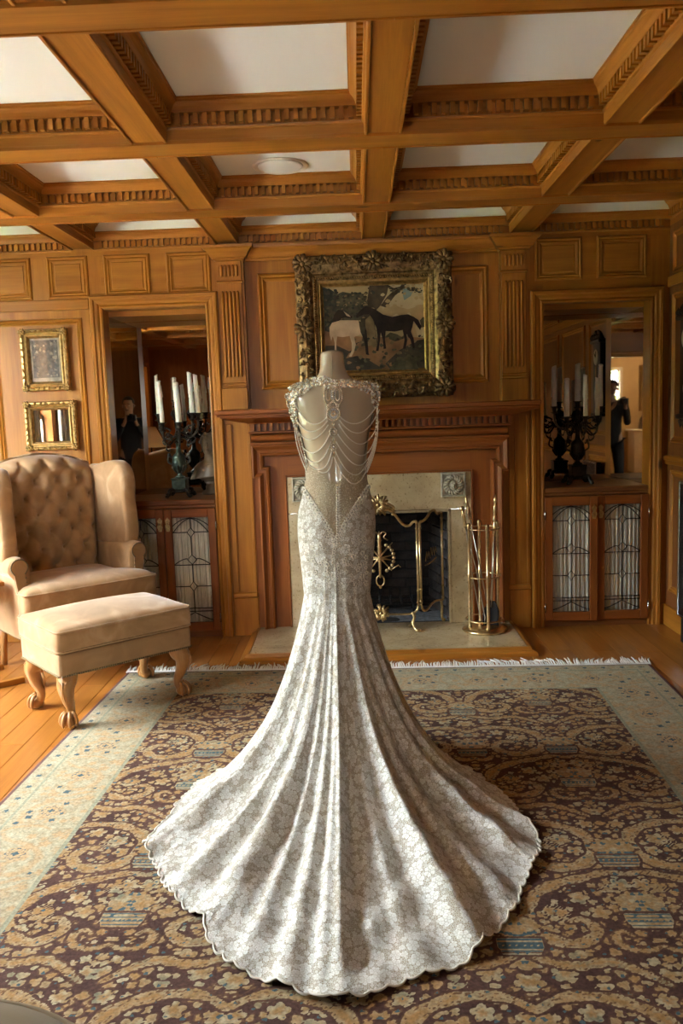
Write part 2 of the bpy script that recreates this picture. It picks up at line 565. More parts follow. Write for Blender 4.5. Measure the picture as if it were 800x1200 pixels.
    def prism(s, poly, mp, d0, d1, m):
        n = len(poly)
        vs = [mp(p[0], p[1], d0) for p in poly] + [mp(p[0], p[1], d1) for p in poly]
        fs = [tuple(range(n)), tuple(range(2 * n - 1, n - 1, -1))]
        fs += [(i, n + i, n + (i + 1) % n, (i + 1) % n) for i in range(n)]
        s.add(vs, fs, m)

    def sweep(s, mp, pts, prof, m, closed=True, smooth=False):
        """profile (offset to the left of the path, depth) swept along a 2-D path with mitres; mp(u, v, d) -> xyz"""
        n = len(pts)
        nor = []
        for i in range(n if closed else n - 1):
            a, b = pts[i], pts[(i + 1) % n]
            d = Vector((b[0] - a[0], b[1] - a[1])).normalized()
            nor.append(Vector((-d.y, d.x)))
        mit = []
        for i in range(n):
            if closed:
                a, b = nor[i - 1], nor[i]
            else:
                a, b = nor[max(0, i - 1)], nor[min(i, n - 2)]
            k = a + b
            mit.append(k / max(0.2, k.dot(b)))
        for i in range(n if closed else n - 1):
            j = (i + 1) % n
            a, b = pts[i], pts[j]
            p0, p1 = mp(a[0], a[1], 0), mp(b[0], b[1], 0)
            mm = s.fam(m, [abs(p0[q] - p1[q]) for q in range(3)])
            vs = []
            for (o, d) in prof:
                vs.append(mp(a[0] + mit[i].x * o, a[1] + mit[i].y * o, d))
                vs.append(mp(b[0] + mit[j].x * o, b[1] + mit[j].y * o, d))
            s.add(vs, [(2 * q, 2 * q + 1, 2 * q + 3, 2 * q + 2) for q in range(len(prof) - 1)], mm, smooth)

    def mesh(s, name):
        me = bpy.data.meshes.new(name)
        me.from_pydata(s.v, [], s.f)
        for m in s.mats:
            me.materials.append(MT[m] if isinstance(m, str) else m)
        me.polygons.foreach_set('material_index', s.mi)
        me.polygons.foreach_set('use_smooth', s.sm)
        me.update()
        bm = bmesh.new()
        bm.from_mesh(me)
        bmesh.ops.recalc_face_normals(bm, faces=bm.faces)
        bm.to_mesh(me)
        bm.free()
        return me

    def build(s, name, parent=None, world=False, bevel=0.0, sub=0, **kw):
        return link(name, s.mesh(name), parent, world, bevel, sub, **kw)


WM = {}


def link(name, me, parent=None, world=False, bevel=0.0, sub=0, label=None, category=None, group=None, kind=None, loc=None, rot=None):
    o = bpy.data.objects.new(name, me)
    COL.objects.link(o)
    if parent is not None:
        o.parent = parent
        if world:
            o.matrix_parent_inverse = WM[parent.name].inverted()
            WM[o.name] = Matrix.Identity(4)
        else:
            WM[o.name] = WM.get(parent.name, Matrix.Identity(4)).copy()
    else:
        WM[o.name] = Matrix.Identity(4)
    if loc is not None:
        o.location = loc
    if rot is not None:
        o.rotation_euler = rot
    if bevel:
        b = o.modifiers.new('bevel', 'BEVEL')
        b.width, b.segments, b.limit_method, b.angle_limit = bevel, 2, 'ANGLE', 0.7
    if sub:
        b = o.modifiers.new('subsurf', 'SUBSURF')
        b.levels = b.render_levels = sub
    for k, v in (('label', label), ('category', category), ('group', group), ('kind', kind)):
        if v:
            o[k] = v
    return o


def thing(name, label, category, loc, rz=0.0, group=None):
    o = bpy.data.objects.new(name, None)
    o.empty_display_size = 0.1
    COL.objects.link(o)
    o.location = loc
    o.rotation_euler = (0, 0, rz)
    o['label'], o['category'] = label, category
    if group:
        o['group'] = group
    WM[o.name] = Matrix.Translation(loc) @ Matrix.Rotation(rz, 4, 'Z')
    return o


def struct(name, mb, parent=None, **kw):
    return mb.build(name, parent, kind='structure', **kw)


XZ = lambda Y: (lambda u, v, d: (u, Y - d, v))      # a plane facing the camera at depth Y
def rect(u0, u1, v0, v1):
    return [(u0, v0), (u1, v0), (u1, v1), (u0, v1)]
# ------------------------------------------------------------------ the room shell
# floor boards
floor = MB()
floor.box(-5.2, XR + 0.2, YK - 3.2, 6.15, -0.12, -0.021, 'soot')
FLOOR = struct('floor', floor)
_pl = {}
row = 0
x = XL - 0.02
while x < XR + 0.02:
    wd = 0.13
    y = YK - 0.1 + (row * 0.83) % 1.7 - 1.7
    while y < 6.0:
        ln = 1.7
        if (wd, ln) not in _pl:
            b = MB()
            b.box(0.001, wd - 0.001, 0.001, ln - 0.001, -0.02, 0.0, 'plank', 0.0012)
            _pl[(wd, ln)] = b.mesh('floor_plank')
        if y + ln > -0.6 and (y + ln > 2.0):
            link('plank', _pl[(wd, ln)], FLOOR, loc=(x, y, 0))
        y += ln
    x += wd
    row += 1
b = MB()
b.box(XL - 0.02, XR + 0.02, YK - 0.1, 1.9, -0.02, -0.0005, 'plank')
b.box(-3.9, XR + 0.2, YK - 3.2, YK - 0.1, -0.02, -0.0005, 'plank')
b.box(-5.2, XL - 0.02, -2.3, 0.1, -0.12, -0.0005, 'plank')
b.build('floor_boards', FLOOR)

# ceiling slab
ce = MB()
ce.box(XL - 0.3, XR + 0.3, YK - 0.2, 6.2, ZC, ZC + 0.15, 'ceiling')
CEIL = struct('ceiling', ce)
BX = [-2.68, -1.735, -0.797, 0.140, 1.085]
BY = [4.65, 3.54, 2.39, 1.26, 0.13, -1.0]
ZB = 2.58
_ys = [YK] + sorted(BY) + [YB]
for bx in BX:
    m = MB()
    for k in range(len(_ys) - 1):
        ya = _ys[k] + (0.08 if k else 0)
        yb_ = _ys[k + 1] - (0.08 if k < len(_ys) - 2 else 0)
        m.box(bx - 0.060, bx + 0.060, ya, yb_, ZB + 0.007, ZC, 'pine_y')
        m.box(bx - 0.074, bx - 0.062, ya, yb_, ZB, ZB + 0.014, 'pine_y', 0.002)
        m.box(bx + 0.062, bx + 0.074, ya, yb_, ZB, ZB + 0.014, 'pine_y', 0.002)
    m.build('ceiling_beam', CEIL)
for by in BY:
    edges = [XL] + BX + [XR]
    m = MB()
    for i in range(len(edges) - 1):
        xa = edges[i] + (0.075 if i else 0)
        xb = edges[i + 1] - (0.075 if i < len(edges) - 2 else 0)
        xa2, xb2 = edges[i], edges[i + 1]
        m.box(xa2, xb2, by - 0.0795, by + 0.066, ZB - 0.004, ZC, 'pine_x')
        m.box(xa2, xb2, by + 0.067, by + 0.08, ZB - 0.008, ZB + 0.014, 'pine_x', 0.002)
    m.build('ceiling_cross_beam', CEIL)
# coffer mouldings with dentils
PROF = [(-0.006, 2.590), (0.001, 2.590), (0.001, 2.624), (0.008, 2.628), (0.010, 2.635), (0.003, 2.639), (0.003, 2.682), (0.030, 2.685), (0.032, 2.690),
        (0.034, 2.696), (0.038, 2.705), (0.046, 2.714), (0.053, 2.719), (0.055, 2.727), (0.060, 2.729), (0.060, ZC)]
WDROP = 0.055       # the wall cornice sits a little lower, under a plaster band
xe = [XL] + sum([[bx - 0.074, bx + 0.074] for bx in BX], []) + [XR]
ye = [YK] + sum([[by - 0.08, by + 0.08] for by in sorted(BY)], []) + [YB]
ID = lambda u, v, d: (u, v, d)
for i in range(0, len(xe), 2):
    for j in range(0, len(ye), 2):
        x0, x1, y0, y1 = xe[i], xe[i + 1], ye[j], ye[j + 1]
        if y1 < 0.5 and i not in (2, 4):
            pass
        m = MB()
        wallside = j == len(ye) - 2
        if wallside:
            m.sweep(ID, [(x0, y1), (x0, y0), (x1, y0), (x1, y1)], PROF, 'pine', closed=False)
            m.sweep(ID, [(x1, y1), (x0, y1)], [(o_, z_ - WDROP) for (o_, z_) in PROF[1:]], 'pine', closed=False)
            m.box(x0, x1, y1 - 0.058, y1, ZC - WDROP - 0.002, ZC, 'ceiling')
        else:
            m.sweep(ID, rect(x0, x1, y0, y1), PROF, 'pine')
        par = m.build('coffer_molding', CEIL)
        d = MB()
        sp, wd = 0.036, 0.0195
        for (ax, lo, hi, c, sg) in (('x', x0, x1, y0, 1), ('x', x0, x1, y1, -1), ('y', y0, y1, x0, 1), ('y', y0, y1, x1, -1)):
            n = int((hi - lo - 0.05) / sp)
            st = (lo + hi) / 2 - sp * (n - 1) / 2
            for k in range(n):
                q = st + k * sp
                a0, a1 = sorted((c + sg * 0.001, c + sg * 0.030))
                if ax == 'x':
                    zo = WDROP if (wallside and c == y1) else 0.0
                    d.box(q - wd / 2, q + wd / 2, a0, a1, 2.642 - zo, 2.6825 - zo, 'pine_z')
                else:
                    d.box(a0, a1, q - wd / 2, q + wd / 2, 2.642, 2.6825, 'pine_z')
        d.build('dentil_row', par, kind='stuff')

# ---- back wall (the panelled fireplace wall)
NL = (-1.628, -0.958)     # left mirrored niche
NR = (1.222, 1.908)       # right mirrored niche
NB = 5.97                 # niche back
w = MB()
T = 0.12
w.box(XL - 0.2, NL[0], YB, YB + T, 0, ZC, 'pine_z')
w.box(NL[0], NL[1], YB, YB + T, 2.20, ZC, 'pine_x')
w.box(NL[1], -0.70, YB, YB + T, 0, ZC, 'pine_z')
w.box(-0.70, 0.95, YB + 0.06, YB + T, 1.5, ZC, 'pine_z')      # recessed overmantel field
w.box(-0.70, 0.95, YB, YB + 0.06, 2.50, ZC, 'pine_x')
w.box(0.95, NR[0], YB, YB + T, 0, ZC, 'pine_z')
w.box(NR[0], NR[1], YB, YB + T, 2.14, ZC, 'pine_x')
w.box(NR[1], XR + 0.2, YB, YB + T, 0, ZC, 'pine_z')
w.box(-0.70, -0.47, YB, YB + T, 0, 1.5, 'red_z')
w.box(0.74, 0.95, YB, YB + T, 0, 1.5, 'red_z')
w.box(-0.47, 0.74, YB, YB + T, 1.07, 1.5, 'red_x')
WALL = struct('wall_back', w)
for (a, b) in (NL, NR):
    n = MB()
    top = 2.20 if a < 0 else 2.14
    n.box(a - 0.08, b + 0.08, NB + 0.012, NB + 0.08, 0, 2.4, 'pine_z')
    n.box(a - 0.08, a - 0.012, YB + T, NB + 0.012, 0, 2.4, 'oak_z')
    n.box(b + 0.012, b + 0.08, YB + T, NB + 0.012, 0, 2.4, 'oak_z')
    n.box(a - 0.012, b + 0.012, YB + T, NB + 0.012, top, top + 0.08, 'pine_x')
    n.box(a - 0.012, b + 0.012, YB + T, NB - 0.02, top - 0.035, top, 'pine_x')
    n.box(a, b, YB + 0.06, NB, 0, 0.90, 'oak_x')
    NI = n.build('niche_lining', WALL)
    g = MB()
    g.box(a, b, NB, NB + 0.012, 0.94, top - 0.036, 'mirror')
    g.build('mirror_panel', NI)
    g = MB()
    g.box(a - 0.012, a, YB + T + 0.002, NB, 0.94, top, 'mirror')
    g.build('mirror_panel', NI)
    g = MB()
    g.box(b, b + 0.012, YB + T + 0.002, NB, 0.94, top, 'mirror')
    g.build('mirror_panel', NI)

# casings: moulded frames round the niches
CAS = [(0.0, 0.0), (0.0, 0.016), (-0.010, 0.020), (-0.022, 0.014), (-0.034, 0.022), (-0.050, 0.024), (-0.058, 0.034), (-0.074, 0.036), (-0.082, 0.026), (-0.082, 0.0)]
for (a, b, t) in ((NL[0], NL[1], 2.205), (NR[0], NR[1], 2.135)):
    m = MB()
    m.sweep(XZ(YB), [(b, 0.0), (b, t), (a, t), (a, 0.0)], CAS, 'pine', closed=False)
    m.build('niche_casing', WALL)
# frieze of small panels above
PAN = [(-0.004, 0.0), (0.0, 0.010), (0.008, 0.014), (0.018, 0.006), (0.026, 0.010), (0.034, 0.003), (0.040, 0.001)]
for (a, b) in ((-3.30, -3.00), (-2.92, -2.72), (-2.64, -2.46), (-2.36, -2.085), (-1.972, -1.712), (-1.602, -1.308), (-1.196, -0.915), (1.176, 1.468), (1.568, 1.880)):
    m = MB()
    m.sweep(XZ(YB), rect(a, b, 2.282, 2.541), PAN, 'pine')
    m.box(a + 0.045, b - 0.045, YB - 0.004, YB + 0.01, 2.327, 2.496, 'pine_x', 0.003)
    m.build('panel', WALL)
# picture rail strips under the frieze
m = MB()
m.box(XL, -1.715, YB - 0.014, YB + 0.01, 2.205, 2.272, 'pine_x', 0.004)
m.box(NL[0] - 0.08, -0.93, YB - 0.008, YB + 0.01, 2.290, 2.300, 'pine_x', 0.002)
m.build('rail', WALL)
# tall panel behind the armchair
for (a, b, c, d) in ((-2.372, -1.775, 0.30, 2.150), (-2.98, -2.45, 0.30, 2.150)):
    m = MB()
    m.sweep(XZ(YB), rect(a, b, c, d), PAN, 'pine')
    m.build('panel', WALL)
m = MB()
m.box(XL, NL[0] - 0.084, YB - 0.018, YB + 0.01, 0, 0.14, 'pine_x', 0.004)
m.box(NR[1] + 0.086, XR, YB - 0.018, YB + 0.01, 0, 0.14, 'pine_x', 0.004)
struct('baseboard_back', m)
# overmantel field panel (recessed)
m = MB()
PANB = [(-0.006, 0.0), (0.0, 0.014), (0.010, 0.020), (0.022, 0.008), (0.032, 0.014), (0.044, 0.004), (0.052, 0.001)]
m.sweep(XZ(YB + 0.06), rect(-0.615, 0.875, 1.655, 2.395), PANB, 'pine')
m.build('panel', WALL)
# cornice of the chimney breast with its break-forwards over the pilasters
m = MB()
CP = [(0.0, 0.0), (0.004, 0.010), (0.012, 0.012), (0.020, 0.026), (0.045, 0.040), (0.068, 0.060), (0.074, 0.072), (0.090, 0.074), (0.092, 0.0)]
def cornice(mb, x0, x1, yf, z0, prof, ends=(True, True)):
    # profile: (height, projection); returns at each end
    q = []
    for (h, d) in prof:
        q.append([(x0 - (d if ends[0] else 0), yf - d, z0 + h), (x1 + (d if ends[1] else 0), yf - d, z0 + h)])
    for k in range(len(q) - 1):
        mb.add([q[k][0], q[k][1], q[k + 1][1], q[k + 1][0]], [(0, 1, 2, 3)], 'pine_x')
        for e in (0, 1):
            if ends[e]:
                xx = (x0, x1)[e]
                mb.add([q[k][e], (q[k][e][0], YB + 0.05, q[k][e][2]), (q[k + 1][e][0], YB + 0.05, q[k + 1][e][2]), q[k + 1][e]], [(0, 1, 2, 3)], 'pine_y')
                mb.add([(xx, yf, q[k][e][2]), q[k][e], q[k + 1][e], (xx, yf, q[k + 1][e][2])], [(0, 1, 2, 3)], 'pine_x')
cornice(m, -0.70, 0.95, YB + 0.03, 2.475, CP, (False, False))
cornice(m, -0.878, -0.700, YB - 0.022, 2.475, CP)
cornice(m, 0.945, 1.125, YB - 0.022, 2.475, CP)
m.build('breast_cornice', WALL)

# fluted pilasters
def pilaster(x0, x1, name):
    Y0 = YB - 0.022
    m = MB()
    m.box(x0, x1, Y0 + 0.004, YB + 0.06, 1.53, 2.475, 'pine_z', 0.002)
    m.box(x0 - 0.008, x1 + 0.008, Y0 - 0.012, YB + 0.06, 1.525, 1.665, 'pine_z', 0.003)      # plinth
    m.box(x0 - 0.004, x1 + 0.004, Y0 - 0.010, YB + 0.06, 1.670, 1.682, 'pine_x', 0.004)
    m.box(x0 - 0.002, x1 + 0.002, Y0 - 0.005, YB + 0.06, 1.690, 1.700, 'pine_x', 0.004)
    m.box(x0 - 0.010, x1 + 0.010, Y0 - 0.010, YB + 0.06, 2.335, 2.350, 'pine_x', 0.005)
    P = m.build('pilaster', WALL)
    f = MB()
    # reeds between flutes: raised half-round bars on the shaft and on the capital block
    for (za, zb) in ((1.735, 2.285), (2.375, 2.450)):
        for k in range(5):
            xc = x0 + (x1 - x0) * (0.18 + 0.16 * k)
            f.tube([(xc, Y0 + 0.002, za), (xc, Y0 - 0.001, za + 0.012), (xc, Y0 - 0.001, zb - 0.012), (xc, Y0 + 0.002, zb)], [0.003, 0.0095, 0.0095, 0.003], 'pine_z', 8)
    f.build('fluting', P)
pilaster(-0.868, -0.714, 'left')
pilaster(0.955, 1.112, 'right')

# ---- right wall
w = MB()
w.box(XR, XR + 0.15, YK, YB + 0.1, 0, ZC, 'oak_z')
WR = struct('wall_right', w)
XM = lambda u, v, d: (XR - d, u, v)
for k in range(7):
    y0 = 5.42 - k * 0.95
    for (c, d) in ((0.24, 1.04), (1.22, 2.16), (2.282, 2.541)):
        m = MB()
        m.sweep(XM, [(y0, c), (y0, d), (y0 - 0.80, d), (y0 - 0.80, c)], PAN, 'pine')
        m.build('panel', WR)
m = MB()
m.box(XR - 0.03, XR + 0.01, YK, YB - 0.002, 1.10, 1.135, 'pine_y', 0.006)
m.box(XR - 0.016, XR + 0.01, YK, YB - 0.002, 1.075, 1.10, 'pine_y', 0.004)
m.box(XR - 0.014, XR + 0.01, YK, YB - 0.002, 2.205, 2.272, 'pine_y', 0.004)
m.build('chair_rail', WR)
m = MB()
m.box(XR - 0.018, XR + 0.01, YK, YB - 0.02, 0, 0.14, 'pine_y', 0.004)
struct('baseboard_right', m)

# ---- left wall with two windows and a doorway to the lit hall
w = MB()
DOOR = (-1.70, -0.60, 2.30)
ys = [YK]
w.box(XL - 0.16, XL, YK, DOOR[0], 0, ZC, 'pine_z')
w.box(XL - 0.16, XL, DOOR[0], DOOR[1], DOOR[2], ZC, 'pine_y')
prev = DOOR[1]
for (a, b, c, d) in WIN:
    w.box(XL - 0.16, XL, prev, a, 0, ZC, 'pine_z')
    w.box(XL - 0.16, XL, a, b, 0, c, 'pine_y')
    w.box(XL - 0.16, XL, a, b, d, ZC, 'pine_y')
    prev = b
w.box(XL - 0.16, XL, prev, YB + 0.1, 0, ZC, 'pine_z')
WLF = struct('wall_left', w)
LX = lambda u, v, d: (XL + d, u, v)
for k, (a, b, c, d) in enumerate(WIN):
    m = MB()
    m.sweep(LX, rect(a, b, c, d), [(-o, dd) for (o, dd) in [(0.0, 0.0), (0.0, 0.02), (0.03, 0.024), (0.07, 0.034), (0.08, 0.0)]], 'pine')
    m.box(XL - 0.16, XL + 0.05, a - 0.06, b + 0.06, c - 0.035, c, 'pine_y', 0.004)
    W1 = struct('window_%d' % (k + 1), m)
    s = MB()
    for (z0, z1, xo) in ((c, (c + d) / 2 + 0.02, 0.075), ((c + d) / 2 - 0.02, d, 0.105)):
        s.box(XL - xo - 0.03, XL - xo, a, a + 0.045, z0, z1, 'white')
        s.box(XL - xo - 0.03, XL - xo, b - 0.045, b, z0, z1, 'white')
        s.box(XL - xo - 0.03, XL - xo, a, b, z0, z0 + 0.045, 'white')
        s.box(XL - xo - 0.03, XL - xo, a, b, z1 - 0.045, z1, 'white')
        nm = 2 if b - a > 1 else 1
        for q in range(nm):
            yy = a + (b - a) * (q + 1) / (nm + 1)
            s.box(XL - xo - 0.025, XL - xo - 0.005, yy - 0.011, yy + 0.011, z0, z1, 'white')
        zz = (z0 + z1) / 2
        s.box(XL - xo - 0.025, XL - xo - 0.005, a, b, zz - 0.011, zz + 0.011, 'white')
    s.build('sash', W1)
    g = MB()
    g.box(XL - 0.092, XL - 0.088, a + 0.03, b - 0.03, c + 0.03, (c + d) / 2, 'glass')
    g.box(XL - 0.122, XL - 0.118, a + 0.03, b - 0.03, (c + d) / 2, d - 0.03, 'glass')
    g.build('pane', W1)

# curtains beside the windows
def curtain(name, y0, y1, label, zt=2.56, zb=0.03, folds=5):
    m = MB()
    def fn(u, v):
        y = y0 + (y1 - y0) * u
        a = 0.035 * math.sin(u * folds * 2 * PI) * (0.55 + 0.45 * (1 - v))
        return (XL + 0.095 + a + 0.01 * math.sin(u * 31 + v * 3), y, zb + (zt - zb) * v)
    m.grid(fn, 70, 14, 'drape')
    o = m.build(name, label=label, category='curtain')
    s = o.modifiers.new('thick', 'SOLIDIFY')
    s.thickness = 0.006
    return o
curtain('curtain', 2.36, 2.86, 'grey drape hanging between the two windows of the left wall', folds=5)
curtain('curtain', 1.42, 1.70, 'grey drape hanging at the near side of the narrow left window', folds=4)
curtain('curtain', 4.34, 4.58, 'grey drape hanging at the far side of the wide left window', folds=3)
m = MB()
m.tube([(XL + 0.095, 1.34, 2.565), (XL + 0.095, 4.66, 2.565)], 0.014, 'brass', 10)
m.ball((XL + 0.095, 1.32, 2.565), 0.028, 'brass')
m.ball((XL + 0.095, 4.68, 2.565), 0.028, 'brass')
for yy in (1.38, 2.60, 4.62):
    m.box(XL - 0.01, XL + 0.10, yy - 0.008, yy + 0.008, 2.557, 2.571, 'brass')
m.build('curtain_rod', label='brass curtain rod above the two left windows', category='curtain rod')

# ---- rear wall behind the photographer, opening to a lit cream room
OPN = (-1.62, -0.32, 2.20)
w = MB()
w.box(XL - 0.16, OPN[0], YK - 0.14, YK, 0, ZC, 'oak_z')
w.box(OPN[1], XR + 0.15, YK - 0.14, YK, 0, ZC, 'oak_z')
w.box(OPN[0], OPN[1], YK - 0.14, YK, OPN[2], ZC, 'oak_x')
WB = struct('wall_front', w)
m = MB()
m.sweep(lambda u, v, d: (u, YK + d, v), [(OPN[1], 0), (OPN[1], OPN[2]), (OPN[0], OPN[2]), (OPN[0], 0)], CAS, 'pine', closed=False)
m.build('opening_casing', WB)
w = MB()
RY = -4.60
w.box(-3.2, REARWIN[0], RY - 0.14, RY, 0, 2.7, 'plaster')
w.box(REARWIN[1], 1.9, RY - 0.14, RY, 0, 2.7, 'plaster')
w.box(REARWIN[0], REARWIN[1], RY - 0.14, RY, 0, REARWIN[2], 'plaster')
w.box(REARWIN[0], REARWIN[1], RY - 0.14, RY, REARWIN[3], 2.7, 'plaster')
w.box(-3.34, -3.2, RY - 0.14, YK - 0.14, 0, 2.7, 'plaster')
w.box(1.9, 2.04, RY - 0.14, YK - 0.14, 0, 2.7, 'plaster')
w.box(-3.34, 2.04, RY - 0.14, YK - 0.14, 2.7, 2.8, 'white')
struct('wall_rear', w)
m = MB()
m.sweep(lambda u, v, d: (u, RY + d, v), rect(*REARWIN), [(0.0, -0.1), (0.0, 0.02), (-0.06, 0.025), (-0.065, 0.0)], 'white')
xm = (REARWIN[0] + REARWIN[1]) / 2
for q in range(1, 4):
    xx = REARWIN[0] + (REARWIN[1] - REARWIN[0]) * q / 4
    m.box(xx - 0.012, xx + 0.012, RY - 0.08, RY - 0.05, REARWIN[2], REARWIN[3], 'white')
m.box(REARWIN[0], REARWIN[1], RY - 0.08, RY - 0.05, 1.77, 1.80, 'white')
W3 = struct('window_3', m)
g = MB()
g.box(REARWIN[0], REARWIN[1], RY - 0.068, RY - 0.064, REARWIN[2], REARWIN[3], 'glass')
g.build('pane', W3)
# hall beyond the left doorway
w = MB()
w.box(-5.2, -5.1, -2.3, 0.1, 0, 2.6, 'plaster')
w.box(-5.2, XL - 0.16, -2.3, -2.2, 0, 2.6, 'plaster')
w.box(-5.2, XL - 0.16, 0.0, 0.1, 0, 2.6, 'plaster')
w.box(-5.2, XL - 0.16, -2.3, 0.1, 2.6, 2.7, 'white')
struct('wall_hall', w)
m = MB()
m.sweep(LX, [(DOOR[1], 0), (DOOR[1], DOOR[2]), (DOOR[0], DOOR[2]), (DOOR[0], 0)], [(-abs(o), d) for (o, d) in CAS], 'pine', closed=False)
m.build('door_casing', WLF)

# ---- outdoors beyond the windows
m = MB()
m.box(-30, -5.3, -12, 16, -0.5, -0.4, 'lawn')
m.box(-30, 8, -18, -4.75, -0.5, -0.4, 'lawn')
m.box(-7.9, XL - 0.2, 0.3, 9, -0.42, -0.38, 'bounce_paving')  # unseen pale terrace, added to bounce daylight up to the ceiling
struct('ground_outside', m)
def bush(name, x, y, r, h, label, seed):
    q = random.Random(seed)
    m = MB()
    for k in range(240):
        a, t = q.uniform(0, 2 * PI), math.acos(q.uniform(-0.4, 1))
        rr = q.uniform(0.75, 1.05)
        c = Vector((r * rr * math.sin(t) * math.cos(a), r * rr * math.sin(t) * math.sin(a), h * 0.62 + h * 0.42 * rr * math.cos(t)))
        s = q.uniform(0.10, 0.22)
        d = Vector((q.uniform(-1, 1), q.uniform(-1, 1), q.uniform(-1, 1))).normalized()
        e = d.orthogonal().normalized()
        g = d.cross(e)
        m.add([c - e * s, c + g * s * 0.6, c + e * s, c - g * s * 0.6], [(0, 1, 2, 3)], 'leaf')
    t = thing(name, label, 'bush', (x, y, -0.4))
    m.build('foliage', t, kind='stuff')
    k = MB()
    k.tube([(0, 0, 0), (0.05, 0, h * 0.4), (0, 0, h * 0.7)], [0.09, 0.07, 0.03], 'bark', 8)
    k.build('trunk', t)
bush('garden_bush', -11.2, 1.6, 1.3, 4.6, 'green garden bush rising behind the hedge outside the narrow left window', 1)
bush('garden_bush', -11.0, 5.6, 1.4, 5.0, 'tall green bush rising behind the hedge outside the wide left window', 2)
bush('garden_bush', -0.9, -8.6, 1.7, 3.4, 'green bush outside the small rear window', 4)
def hedge(x, y0, y1, h, th):  # added out of view to keep low sky light off the right side
    q = random.Random(17)
    t = thing('light_blocking_hedge', 'long green hedge added beyond the terrace to block low sky light', 'hedge', (x, (y0 + y1) / 2, -0.4))
    L = (y1 - y0) / 2
    m = MB()
    m.box(-th / 2 + 0.08, th / 2 - 0.08, -L + 0.08, L - 0.08, 0, h - 0.10, 'leaf')
    for k in range(5200):
        f = q.random()
        if f < 0.7:
            c = Vector((th / 2 - q.uniform(-0.04, 0.10), q.uniform(-L, L), q.uniform(0, h)))
        else:
            c = Vector((q.uniform(-th / 2, th / 2), q.uniform(-L, L), h - q.uniform(-0.04, 0.10)))
        d = Vector((q.uniform(-1, 1), q.uniform(-1, 1), q.uniform(-1, 1))).normalized()
        e = d.orthogonal().normalized()
        g = d.cross(e)
        r = q.uniform(0.06, 0.13)
        m.add([c - e * r, c + g * r * 0.6, c + e * r, c - g * r * 0.6], [(0, 1, 2, 3)], 'leaf')
    m.build('foliage', t, kind='stuff')
hedge(-8.6, -3.0, 12.0, 3.4, 0.9)

# ceiling disc
m = MB()
m.lathe([(0.0, 0.0), (0.118, 0.0), (0.132, -0.006), (0.140, -0.004), (0.142, 0.002)], 'white', 32, (0, 0, 0))
c = thing('ceiling_speaker', 'round flush white disc set in the ceiling coffer', 'speaker', (-0.345, 4.37, ZC - 0.003))
m.build('rim', c)
m = MB()
m.lathe([(0.0, -0.008), (0.10, -0.0075), (0.112, -0.005), (0.114, 0.0)], 'ceiling', 32)
m.build('grille', c)
# ------------------------------------------------------------------ fireplace
FP = thing('fireplace', 'wooden mantel fireplace with travertine surround and dark firebox', 'fireplace', (0.13, 5.5, 0))
FX0, FX1, FTOP = -0.338, 0.600, 0.823
Z0 = 0.05
m = MB()
m.box(-0.900, 1.160, 5.265, YB + 0.06, 1.492, 1.522, 'red_x', 0.006)
m.box(-0.888, 1.148, 5.280, YB, 1.478, 1.492, 'red_x', 0.004)
q = []
for (h, d) in [(1.478, 0.205), (1.470, 0.205), (1.462, 0.190), (1.448, 0.150), (1.438, 0.118), (1.434, 0.108), (1.428, 0.104)]:
    x0, x1 = -0.70 - (d - 0.10) * 1.6, 0.985 + (d - 0.10) * 1.6
    q.append([(x0, YB - d, h), (x1, YB - d, h), (x1, YB, h), (x0, YB, h)])
for k in range(len(q) - 1):
    a, b = q[k], q[k + 1]
    m.add([a[0], a[1], b[1], b[0]], [(0, 1, 2, 3)], 'red_x')
    m.add([a[1], a[2], b[2], b[1]], [(0, 1, 2, 3)], 'red_y')
    m.add([a[3], a[0], b[0], b[3]], [(0, 1, 2, 3)], 'red_y')
m.build('mantel_shelf', FP, True)
m = MB()
m.box(-0.700, 0.985, YB - 0.050, YB, 1.376, 1.430, 'red_x')
m.box(-0.708, 0.993, YB - 0.095, YB, 1.364, 1.378, 'red_x', 0.004)
DB = m.build('dentil_band', FP, True)
m = MB()
k = -0.685
while k < 0.98:
    m.box(k, k + 0.019, YB - 0.098, YB - 0.048, 1.382, 1.428, 'red_z')
    k += 0.0395
m.build('dentil_row', DB, True, kind='stuff')
m = MB()
pr = []
for i in range(9):
    a = -PI / 2 + PI * i / 8
    pr.append((1.335 + 0.026 * math.sin(a), 0.042 + 0.040 * math.cos(a)))
for i in range(8):
    (z1, d1), (z2, d2) = pr[i], pr[i + 1]
    m.add([(-0.69, YB - d1, z1), (0.975, YB - d1, z1), (0.975, YB - d2, z2), (-0.69, YB - d2, z2)], [(0, 1, 2, 3)], 'red_x', True)
for xx in (-0.69, 0.975):
    m.add([(xx, YB - d, z) for (z, d) in pr] + [(xx, YB, 1.36), (xx, YB, 1.31)], [tuple(range(9)) + (9, 10)], 'red_z')
m.box(-0.705, 0.990, YB - 0.060, YB, 1.288, 1.306, 'red_x', 0.006)
m.build('cushion_frieze', FP, True)
# eared architrave
EP = [(0.0, 0.0), (0.0, 0.052), (0.012, 0.056), (0.022, 0.046), (0.034, 0.036), (0.052, 0.034), (0.058, 0.042), (0.070, 0.038), (0.076, 0.018), (0.078, 0.002)]
path = [(-0.662, 0.05), (-0.662, 1.07), (-0.700, 1.07), (-0.700, 1.288), (0.985, 1.288), (0.985, 1.07), (0.947, 1.07), (0.947, 0.05)]
m = MB()
m.sweep(XZ(YB), path, [(-o, d) for (o, d) in EP], 'red', closed=False)
m.build('architrave', FP, True)
